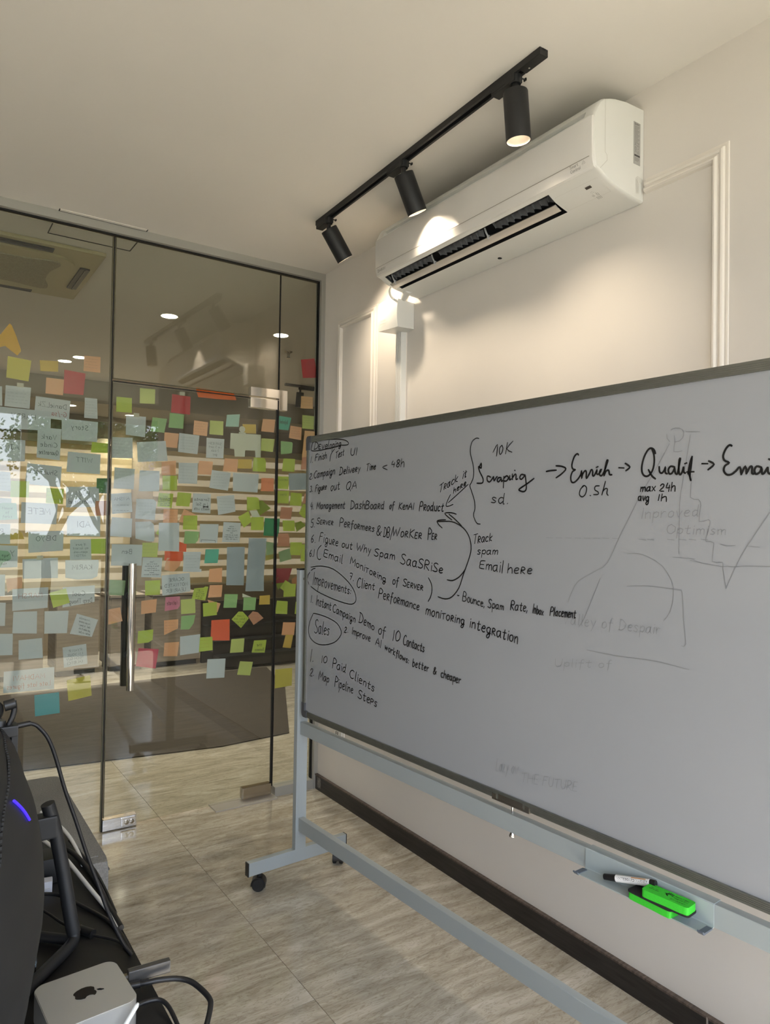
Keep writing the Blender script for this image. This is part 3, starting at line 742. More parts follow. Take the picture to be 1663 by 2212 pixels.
[10041,16816,10011,16825,9966,16837,9918,16836,9863,16819,9804,16789,9755,16746,9721,16682,9697,16605,9683,16530,9681,16465,9689,16404,9704,16338,9729,16265,9761,16188,9789,16111,9810,16036,9827,15961,9837,15887,9839,15811,9833,15736,9819,15668,9794,15608,9761,15557,9733,15513,9708,15485,9687,15466,9680,15436,9696,15387,9726,15328,9760,15260,9798,15180,9841,15092,9875,15005,9896,14918,9909,14831,9910,14753,9894,14689,9867,14633,9852,14581,9857,14531,9874,14485,9898,14439,9929,14391,9966,14343,10006,14308,10053,14294,10102,14291,10137,14291],
 ], 1),
 ('pen_stroke', [
[10056,15938,10081,15986,10115,16050,10141,16083,10152,16054,10156,15994,10152,15949,10140,15938,10120,15943,10100,15951,10075,15967,10048,15987,10034,15986,10037,15955,10053,15904,10080,15843,10128,15770,10187,15689,10227,15618,10236,15565,10225,15523,10194,15495,10128,15487,10040,15492,9977,15498],
 ], 2),
 ('pen_stroke', [
[10533,15651,10495,15667,10443,15686,10405,15688,10390,15656,10389,15606,10399,15565,10422,15537,10457,15518,10493,15515,10528,15535,10565,15570,10596,15602,10619,15631,10636,15656,10650,15661,10656,15625,10658,15569,10668,15538,10696,15559,10732,15605,10762,15641,10781,15652,10794,15654,10803,15654],
 ], 2),
 ('pen_stroke', [
[10947,15617,10919,15622,10879,15626,10845,15622,10820,15602,10800,15574,10793,15548,10801,15526,10821,15506,10847,15501,10880,15526,10919,15566,10948,15587,10956,15570,10954,15535,10957,15511,10973,15514,10994,15528,11009,15539],
 ], 2),
 ('pen_stroke', [
[11048,15649,11033,15328],
 ], 2),
 ('pen_stroke', [
[11037,15583,11067,15609,11110,15643,11149,15662,11181,15655,11209,15632,11221,15605,11210,15575,11182,15542,11151,15519,11116,15513,11077,15518,11050,15523],
 ], 2),
 ('pen_stroke', [
[11268,15663,11264,15627,11259,15577,11262,15544,11282,15543,11309,15558,11329,15571],
 ], 2),
 ('pen_stroke', [
[11444,15803,11471,15795],
 ], 2),
 ('pen_stroke', [
[11367,15703,11369,15545],
 ], 2),
 ('pen_stroke', [
[11372,15599,11398,15626,11435,15664,11465,15689,11483,15694,11496,15685,11504,15667,11506,15629,11503,15582,11506,15548,11524,15543,11547,15553,11564,15561],
 ], 2),
 ('pen_stroke', [
[11813,15652,11781,15661,11736,15672,11698,15672,11670,15650,11649,15616,11641,15587,11651,15564,11673,15546,11700,15540,11731,15556,11766,15584,11794,15609,11811,15635,11821,15658,11832,15651,11847,15595,11862,15511,11873,15431,11880,15365,11883,15304,11875,15256,11854,15224,11821,15203,11781,15195,11725,15202,11661,15221,11619,15241,11612,15255,11628,15271,11665,15292,11726,15323,11807,15360,11892,15401,11986,15452,12084,15506,12152,15544],
 ], 2),
 ('written_word', [
[10761,15037,10721,15054,10673,15067,10629,15058,10605,15040,10626,15014,10665,14988,10713,14967,10744,14949,10724,14925,10680,14908,10619,14913,10565,14923],
[11043,15032,11000,15047,10946,15055,10897,15033,10861,14999,10853,14961,10863,14924,10888,14894,10924,14880,10975,14907,11019,14939],
[11077,15171,11049,15028,11028,14882,11049,14858,11077,14870],
[11190,14870,11203,14885],
 ], 1),
 ('written_word', [
[8345,15490,8522,15578],
[8438,15536,8380,15283],
[8538,15349,8546,15435,8562,15523,8597,15541,8631,15536,8644,15531,8644,15517,8635,15491,8616,15464,8575,15446,8548,15428,8585,15404,8629,15384],
[8820,15591,8798,15587,8769,15575,8737,15549,8709,15514,8692,15469,8690,15431,8712,15415,8743,15419,8766,15451,8785,15498,8800,15556,8810,15604],
[8809,15600,8803,15543,8799,15483,8804,15460,8811,15453],
[9001,15646,8982,15653,8956,15652,8924,15627,8896,15591,8880,15545,8877,15506,8894,15493,8921,15496,8952,15519,8978,15544],
[9064,15785,9023,15547],
[9159,15731,9101,15671,9055,15607,9093,15585,9145,15579],
 ], 1),
 ('written_word', [
[9405,15802,9372,15658],
[9403,15866,9419,15877],
[9510,15901,9490,15808,9471,15713,9470,15691,9478,15696,9497,15706,9515,15718],
[9438,15819,9545,15861],
 ], 1),
 ('written_word', [
[8995,15402,8970,15226],
[8980,15285,9006,15317,9035,15349,9053,15358,9066,15349,9071,15306,9073,15263],
[9125,15342,9157,15361,9194,15384,9218,15400,9230,15413,9223,15422,9204,15424,9177,15414,9151,15396,9137,15372,9132,15345,9135,15321,9144,15305,9157,15305,9175,15314,9198,15330,9218,15345],
[9266,15353,9278,15413,9297,15476,9324,15495,9349,15497,9363,15494,9368,15484,9358,15468,9339,15449,9307,15430,9288,15413,9323,15399,9365,15391],
[9420,15466,9454,15481,9492,15501,9509,15522,9515,15540,9508,15551,9492,15554,9471,15543,9450,15523,9433,15495,9423,15467,9424,15448,9433,15436,9449,15434,9468,15440,9489,15454,9506,15468],
 ], 1),
 ('pen_stroke', [
[9608,15477,9509,15414,9365,15322,9214,15227,9047,15125,8872,15020,8747,14945],
 ], 1),
 ('pen_stroke', [
[8838,15188,8806,15146,8761,15086,8721,15027,8691,14974,8667,14922,8652,14881,8646,14855,8650,14840,8667,14831,8701,14828,8747,14832,8797,14840,8856,14854,8918,14873,8963,14886],
 ], 1),
 ('pen_stroke', [
[8736,12559,8799,12552,8890,12546,8984,12553,9078,12583,9175,12627,9262,12675,9332,12726,9392,12781,9443,12830,9485,12874,9518,12914,9541,12941],
 ], 0),
 ('pen_stroke', [
[8328,12001,8415,11985,8540,11966,8661,11962,8766,11976,8868,12005,8970,12057,9074,12138,9178,12242,9268,12355,9334,12478,9387,12611,9444,12751,9518,12903,9596,13062,9662,13206,9712,13328,9749,13436,9768,13542,9764,13650,9741,13756,9704,13855,9652,13946,9586,14031,9510,14105,9426,14166,9332,14217,9232,14262,9126,14301,9014,14334,8902,14356,8789,14365,8676,14364,8565,14362,8446,14360,8328,14356,8245,14353],
 ], 0),
 ('pen_stroke', [
[8637,14411,8571,14410,8477,14409,8393,14404,8322,14396,8261,14384,8230,14363,8248,14326,8296,14279,8347,14238,8395,14204,8446,14176,8481,14156],
 ], 0),
 ('pen_stroke', [
[9348,14231,9268,14286,9153,14365,9042,14438,8941,14497,8845,14549,8778,14585],
 ], 0),
 ('pen_stroke', [
[9109,14584,9057,14597,8982,14614,8896,14627,8789,14631,8672,14630,8599,14618,8601,14593,8648,14557,8707,14519,8780,14478,8864,14435,8924,14405],
 ], 0),
 ('written_word', [
[9882,13971,10038,14003],
[9964,13983,9914,13711],
[10049,13727,10056,13823,10071,13919,10099,13937,10128,13926,10150,13909,10160,13887,10148,13865,10124,13846,10086,13837,10061,13823,10097,13782,10140,13744],
[10308,13907,10286,13916,10260,13919,10236,13903,10216,13875,10200,13830,10195,13786,10215,13766,10241,13763,10261,13780,10280,13812,10299,13866,10314,13913],
[10313,13915,10305,13862,10298,13805,10299,13780,10302,13769],
[10468,13908,10454,13923,10432,13933,10402,13917,10374,13888,10360,13847,10359,13808,10382,13792,10410,13788,10433,13797,10450,13808],
[10540,14026,10512,13796],
[10622,13948,10566,13905,10521,13857,10556,13830,10603,13814],
 ], 1),
 ('written_word', [
[10163,13513,10141,13525,10112,13533,10075,13524,10051,13507,10070,13486,10101,13466,10131,13456,10149,13446,10135,13424,10107,13405,10066,13405,10031,13410],
[10237,13529,10206,13317],
[10226,13488,10254,13512,10291,13535,10335,13532,10368,13515,10368,13482,10351,13448,10329,13429,10301,13421,10263,13429,10231,13441],
[10557,13526,10536,13532,10506,13535,10465,13526,10428,13507,10416,13468,10419,13430,10439,13414,10469,13413,10504,13430,10537,13458,10554,13499,10564,13534],
[10567,13540,10554,13498,10545,13451,10561,13429,10580,13418],
[10664,13537,10652,13426],
[10661,13505,10681,13528,10706,13547,10730,13543,10747,13522,10742,13472,10731,13425],
[10754,13507,10780,13526,10811,13544,10834,13546,10849,13530,10843,13477,10833,13425],
 ], 1),
 ('written_word', [
[10357,13219,10269,13221,10178,13210,10153,13161,10148,13102,10126,13047,10131,13004,10221,12989,10313,12986],
[10152,13109,10300,13110],
[10417,13129,10387,12977],
[10415,13078,10439,13105,10468,13129,10495,13128,10513,13104,10507,13036,10496,12971],
[10500,13075,10533,13099,10571,13120,10597,13120,10614,13098,10614,13028,10608,12962],
[10839,13111,10807,13115,10765,13115,10719,13102,10681,13076,10667,13027,10671,12979,10694,12951,10729,12943,10770,12962,10807,12999,10825,13061,10833,13116],
[10833,13123,10822,13060,10814,12991,10823,12954,10835,12934],
[10959,13121,10930,12929],
[10960,13195,10970,13210],
[11065,13261,11043,13103,11021,12941,11020,12906,11024,12911],
 ], 1),
 ('written_word', [
[11267,13191,11229,12923],
[11249,13010,11286,13047,11332,13082,11368,13082,11395,13057,11400,12989,11397,12925],
[11492,13002,11544,13007,11602,13018,11635,13039,11648,13061,11633,13078,11603,13087,11567,13085,11531,13071,11500,13040,11482,13003,11485,12968,11503,12941,11533,12933,11568,12934,11603,12940,11630,12948],
[11720,12937,11729,13023,11750,13110,11794,13124,11839,13111,11865,13093,11874,13071,11858,13054,11826,13039,11767,13034,11730,13023,11789,12979,11860,12937],
[11958,13020,12005,13023,12059,13030,12097,13044,12117,13061,12101,13082,12071,13096,12037,13093,12004,13079,11978,13054,11961,13024,11957,12993,11966,12967,11997,12953,12035,12949,12070,12957,12097,12968],
 ], 1),
 ('pen_stroke', [
[9202,12132,9210,12125,9222,12115,9235,12110,9251,12113,9269,12121,9281,12126],
 ], 1),
 ('written_word', [
[9429,11987,9448,12122,9478,12255,9521,12265,9561,12236,9581,12211,9585,12181,9573,12144,9548,12115,9500,12114,9456,12122],
[9541,12124,9572,12084,9594,12037,9574,11999,9533,11973,9476,11969,9427,11973],
[9700,12107,9682,12098,9661,12082,9649,12056,9644,12026,9645,11994,9654,11967,9670,11952,9691,11950,9714,11966,9732,11994,9735,12036,9729,12077,9713,12098,9698,12109],
[9793,12089,9780,12036,9772,11977,9787,11948,9810,11937,9834,11945,9858,11970,9876,12022,9888,12070],
[9881,12070,9861,11938],
[9926,12067,9913,11930],
[9934,12014,9950,12039,9971,12059,9993,12051,10010,12025,10011,11971,10008,11923],
[10155,12010,10142,12024,10122,12035,10091,12027,10063,12008,10051,11974,10052,11939,10077,11920,10107,11910,10128,11911,10143,11915],
[10199,11962,10223,11960,10251,11960,10271,11967,10283,11979,10278,11997,10263,12013,10240,12015,10216,12007,10202,11987,10195,11960,10193,11931,10199,11906,10216,11894,10237,11890,10262,11894,10282,11900],
[10339,11897,10318,11849],
 ], 1),
 ('written_word', [
[10638,12092,10620,12111,10594,12127,10557,12119,10527,12098,10525,12066,10539,12031,10575,12004,10608,11977,10610,11944,10598,11912,10582,11887,10558,11874,10515,11887,10478,11905],
[10681,12017,10645,11768],
[10675,11969,10692,11992,10714,12013,10741,12009,10761,11991,10761,11955,10751,11918,10734,11894,10713,11881,10683,11890,10658,11904],
[10900,11991,10883,11998,10858,12002,10829,11992,10805,11972,10798,11932,10801,11894,10811,11877,10829,11874,10856,11886,10882,11911,10893,11954,10898,11993],
[10897,11995,10889,11949,10885,11899,10896,11879,10909,11870],
[10966,11995,10956,11868],
[10970,11954,10985,11970,11004,11984,11023,11986,11036,11971,11031,11922,11022,11874],
[11034,11952,11049,11967,11068,11980,11084,11977,11096,11959,11093,11913,11087,11868],
 ], 1),
 ('written_word', [
[11354,11900,11368,12026,11394,12153,11442,12172,11487,12153,11501,12133,11500,12106,11492,12077,11471,12052,11417,12049,11380,12036,11425,11967,11481,11901],
[11637,12045,11617,12054,11591,12059,11563,12046,11539,12020,11527,11975,11527,11931,11542,11910,11565,11906,11593,11926,11619,11960,11634,12012,11643,12057],
[11640,12058,11629,12003,11620,11943,11624,11922,11631,11915],
[11759,12133,11739,12043,11721,11947,11727,11916,11741,11910,11757,11918,11770,11930],
[11691,12060,11789,12065],
[11821,11980,11850,11990,11883,12002,11907,12013,11919,12025,11909,12044,11888,12060,11867,12062,11847,12050,11833,12019,11826,11982,11823,11954,11828,11932,11843,11917,11863,11911,11884,11920,11900,11932],
[11959,11945,11934,11873],
 ], 1),
 ('written_word', [
[12156,11899,12201,12149],
[12217,12047,12198,11894],
[12212,11995,12226,12020,12242,12040,12254,12032,12261,12004,12255,11945,12246,11890],
[12310,12111,12299,12005,12291,11898,12302,11876,12318,11887,12332,11905,12344,11932,12353,11963,12355,11992,12347,12010,12332,12016,12310,11996,12291,11974],
[12423,12005,12409,11996,12392,11982,12379,11964,12372,11942,12374,11918,12382,11897,12391,11884,12402,11881,12419,11896,12434,11921,12436,11952,12431,11981,12423,11992,12415,11996],
[12466,11995,12511,11876],
[12531,11979,12455,11877],
 ], 1),
 ('written_word', [
[12744,11895,12760,12004,12784,12114,12812,12134,12839,12120,12858,12101,12865,12074,12852,12041,12828,12013,12800,12004,12776,12003],
[12910,12131,12891,12025,12873,11917,12873,11894,12878,11899],
[12991,12021,12985,12027,12973,12029,12954,12018,12936,11998,12924,11962,12921,11929,12931,11913,12947,11910,12963,11920,12978,11945,12990,11994,12997,12039],
[12991,12031,12985,11984,12980,11933,12986,11912,12992,11904],
[13097,12023,13085,12029,13069,12031,13052,12020,13038,11999,13033,11963,13034,11928,13044,11911,13058,11907,13072,11916,13082,11927],
[13118,11968,13138,11976,13161,11989,13173,12001,13180,12015,13180,12034,13174,12047,13159,12045,13143,12031,13131,12004,13123,11972,13118,11945,13119,11923,13133,11910,13150,11906,13162,11917,13171,11930],
[13219,12034,13206,11906],
[13214,11999,13229,12023,13246,12044,13256,12041,13260,12019,13254,11960,13245,11905],
[13252,11992,13266,12017,13284,12039,13297,12041,13305,12022,13302,11964,13297,11908],
[13337,11978,13356,11979,13376,11983,13386,11995,13391,12011,13391,12034,13385,12051,13370,12045,13354,12029,13343,12004,13337,11977,13333,11951,13335,11929,13345,11915,13358,11909,13373,11920,13384,11933],
[13425,12046,13414,11915],
[13419,11995,13441,12019,13464,12040,13473,12039,13476,12019,13474,11964,13470,11911],
[13552,12106,13540,12022,13528,11936,13524,11911,13529,11910,13545,11920,13562,11934],
[13510,12042,13579,12049],
 ], 1),
 ('pen_stroke', [
[12569,15712,12602,15716,12649,15722,12704,15727,12774,15729,12851,15730,12905,15730],
 ], 2),
 ('pen_stroke', [
[12894,15845,12944,15840,13015,15832,13079,15820,13138,15801,13191,15778,13214,15749,13192,15711,13139,15667,13081,15626,13018,15588,12948,15553,12899,15529],
 ], 2),
 ('pen_stroke', [
[13608,16079,13599,16093,13585,16111,13566,16116,13538,16104,13505,16079,13474,16040,13444,15978,13417,15902,13401,15836,13403,15790,13417,15756,13436,15730,13466,15718,13500,15714,13516,15709,13497,15698,13458,15685,13424,15661,13400,15622,13381,15573,13371,15525,13372,15479,13381,15435,13398,15402,13421,15385,13450,15380,13482,15385,13518,15403,13558,15432,13594,15463,13627,15498,13656,15536,13680,15573,13696,15618,13706,15663,13712,15674,13711,15618,13706,15530,13706,15476,13715,15493,13728,15546,13746,15594,13769,15626,13796,15654,13819,15669,13834,15666,13844,15650,13852,15623,13852,15570,13848,15506,13853,15469,13875,15483,13905,15524,13933,15568,13958,15610,13981,15655,14001,15683,14018,15684,14031,15669,14041,15647,14043,15615,14040,15576,14042,15546,14052,15529,14066,15521,14082,15527,14104,15552,14129,15590,14149,15624,14161,15653,14168,15678,14172,15684,14169,15655,14163,15608,14165,15573,14181,15560,14204,15559,14228,15570,14258,15602,14288,15647,14306,15676,14301,15680,14283,15670,14267,15652,14254,15624,14242,15589,14240,15560,14253,15536,14275,15519,14300,15517,14323,15534,14349,15566,14377,15613,14410,15685,14445,15772,14471,15840,14483,15876,14485,15894,14482,15899,14473,15898,14458,15885,14440,15842,14414,15736,14384,15600,14370,15513,14381,15522,14407,15580,14435,15626,14461,15642,14490,15647,14511,15639,14521,15611,14523,15570,14532,15539,14554,15529,14581,15528,14600,15529],
 ], 2),
 ('pen_stroke', [
[14148,15732,14199,15749],
 ], 2),
 ('pen_stroke', [
[13782,15285,13753,15266,13713,15237,13680,15203,13660,15159,13648,15108,13649,15067,13669,15036,13702,15014,13736,15006,13770,15018,13806,15044,13833,15079,13853,15127,13865,15184,13864,15231,13845,15263,13813,15286,13782,15295,13754,15282,13727,15256,13709,15236],
 ], 1),
 ('pen_stroke', [
[13968,15038,13992,15031],
 ], 1),
 ('pen_stroke', [
[14244,15269,14209,15270,14161,15271,14125,15263,14110,15237,14106,15203,14114,15172,14141,15152,14178,15136,14206,15119,14218,15098,14219,15075,14206,15059,14168,15054,14115,15054,14076,15056],
 ], 1),
 ('pen_stroke', [
[14418,15372,14403,15321,14382,15248,14362,15181,14344,15125,14328,15075,14316,15040],
 ], 1),
 ('pen_stroke', [
[14335,15116,14358,15140,14390,15174,14420,15196,14444,15200,14465,15193,14478,15178,14475,15149,14464,15112,14460,15079,14470,15056,14486,15037,14499,15025],
 ], 1),
 ('pen_stroke', [
[14795,15689,14936,15675],
 ], 2),
 ('pen_stroke', [
[14972,15783,15013,15758,15068,15722,15097,15689,15074,15658,15026,15628,14988,15607],
 ], 2),
 ('pen_stroke', [
[15764,15963,15755,15990,15740,16028,15722,16060,15700,16079,15673,16092,15646,16097,15621,16093,15595,16080,15567,16056,15536,16015,15503,15962,15474,15905,15451,15844,15432,15779,15419,15718,15413,15661,15414,15607,15421,15560,15436,15519,15458,15485,15485,15462,15517,15448,15553,15446,15590,15457,15626,15485,15663,15527,15692,15577,15713,15634,15727,15698,15735,15762,15737,15827,15732,15892,15723,15950,15707,16002,15686,16048,15671,16079],
 ], 2),
 ('pen_stroke', [
[15588,15598,15611,15558,15643,15501,15676,15453,15710,15419,15745,15394,15769,15377],
 ], 2),
 ('pen_stroke', [
[15862,15655,15863,15621,15866,15574,15873,15536,15889,15515,15909,15503,15931,15503,15954,15519,15978,15548,15997,15576,16007,15610,16011,15643,16013,15652,16013,15618,16011,15560,16014,15514,16029,15494,16049,15485,16064,15481],
 ], 2),
 ('pen_stroke', [
[16244,15624,16217,15633,16179,15644,16146,15645,16121,15628,16101,15601,16090,15571,16091,15538,16100,15502,16114,15478,16133,15472,16157,15477,16180,15490,16200,15516,16220,15550,16234,15579,16241,15600,16242,15616,16244,15615,16246,15585,16248,15539,16255,15502,16270,15475,16291,15458,16310,15469,16327,15528,16343,15617,16357,15693,16368,15747,16378,15788,16382,15813,16376,15822,16366,15815,16356,15784,16349,15714,16343,15621,16342,15543,16348,15493,16360,15460,16375,15444,16392,15452,16412,15478,16429,15508,16440,15544,16448,15584,16453,15612],
 ], 2),
 ('pen_stroke', [
[16460,15612,16459,15582,16457,15540,16461,15506,16473,15489,16490,15480,16502,15474],
 ], 2),
 ('pen_stroke', [
[16485,15686,16532,15698],
 ], 2),
 ('pen_stroke', [
[16657,15834,16643,15796,16623,15742,16605,15679,16589,15595,16574,15501,16566,15441,16567,15441,16575,15474,16581,15500],
 ], 2),
 ('pen_stroke', [
[16575,15471,16630,15304],
 ], 2),
 ('pen_stroke', [
[16657,15834,16649,15767,16638,15674,16628,15588,16618,15520,16610,15461,16607,15409,16612,15365,16622,15328,16630,15304],
 ], 2),
 ('pen_stroke', [
[16534,15497,16700,15494],
 ], 2),
 ('written_word', [
[15399,15198,15385,15093],
[15399,15162,15415,15178,15434,15193,15446,15196,15452,15184,15446,15137,15438,15091],
[15446,15167,15464,15182,15485,15196,15499,15197,15508,15183,15510,15137,15509,15093],
[15633,15191,15622,15196,15606,15199,15582,15190,15559,15173,15547,15140,15545,15109,15557,15099,15576,15099,15598,15109,15618,15129,15628,15167,15633,15203],
[15639,15204,15630,15164,15623,15121,15633,15104,15645,15097],
[15689,15201,15758,15101],
[15773,15206,15680,15097],
 ], 1),
 ('written_word', [
[15896,15211,15914,15232,15939,15250,15966,15248,15985,15233,15981,15204,15960,15169,15908,15130,15872,15098,15921,15087,15980,15085],
[16078,15268,16053,15214,16039,15161,16081,15158,16128,15169],
[16124,15218,16100,15077],
[16186,15281,16160,15083],
[16172,15151,16190,15175,16214,15198,16237,15203,16255,15188,16257,15131,16253,15075],
 ], 1),
 ('written_word', [
[15405,14973,15394,14979,15377,14983,15353,14979,15333,14966,15328,14935,15332,14903,15343,14887,15358,14882,15374,14891,15387,14912,15395,14950,15400,14984],
[15407,14983,15401,14943,15396,14900,15398,14881,15401,14873],
[15450,14986,15454,14921,15465,14869,15490,14918,15513,14981],
[15603,14960,15591,14967,15574,14971,15552,14962,15534,14944,15529,14914,15533,14886,15549,14876,15567,14876,15580,14882,15590,14899,15599,14943,15603,14967,15599,14901,15589,14822,15572,14791,15554,14782,15539,14787,15530,14802,15531,14822,15542,14843,15571,14860,15600,14872],
 ], 1),
 ('written_word', [
[15874,15012,15845,14877],
[15941,15022,15920,14864],
[15932,14924,15958,14942,15991,14959,16021,14963,16043,14950,16048,14898,16046,14848],
 ], 1),
 ('pen_stroke', [
[16884,15662,17012,15654],
 ], 2),
 ('pen_stroke', [
[17035,15711,17075,15691,17128,15663,17152,15631,17122,15593,17065,15551,17021,15522],
 ], 2),
 ('pen_stroke', [
[17538,15999,17525,16008,17507,16020,17486,16020,17461,16005,17434,15979,17409,15946,17386,15903,17366,15853,17354,15806,17354,15768,17364,15733,17381,15704,17416,15681,17460,15664,17482,15646,17466,15628,17428,15610,17396,15588,17379,15558,17369,15523,17368,15489,17379,15455,17400,15423,17426,15400,17457,15389,17492,15388,17527,15395,17561,15411,17594,15436,17626,15461,17657,15496,17687,15532,17710,15542,17725,15501,17733,15434,17739,15385],
 ], 2),
 ('pen_stroke', [
[17739,15385,17754,15420,17775,15469,17794,15509,17810,15535,17824,15553,17835,15549,17841,15506,17843,15441,17844,15394],
 ], 2),
 ('pen_stroke', [
[17844,15394,17865,15434,17893,15490,17918,15530,17936,15544,17950,15543,17959,15528,17961,15491,17958,15440,17960,15402,17972,15388,17989,15386,18001,15386],
 ], 2),
 ('pen_stroke', [
[18148,15509,18122,15520,18086,15534,18054,15536,18032,15517,18016,15486,18008,15455,18012,15424,18024,15393,18041,15376,18067,15380,18097,15399,18122,15422,18137,15456,18147,15494,18154,15508,18157,15475,18157,15418,18162,15378,18177,15373,18196,15384,18215,15403,18235,15433,18254,15470,18268,15497],
 ], 2),
 ('pen_stroke', [
[18276,15502,18276,15473,18276,15432,18282,15400,18296,15381,18315,15370,18334,15370,18352,15377,18370,15395,18386,15435,18401,15520,18415,15628,18424,15705],
 ], 2),
 ('pen_stroke', [
[18294,15673,18328,15652],
 ], 2),
]
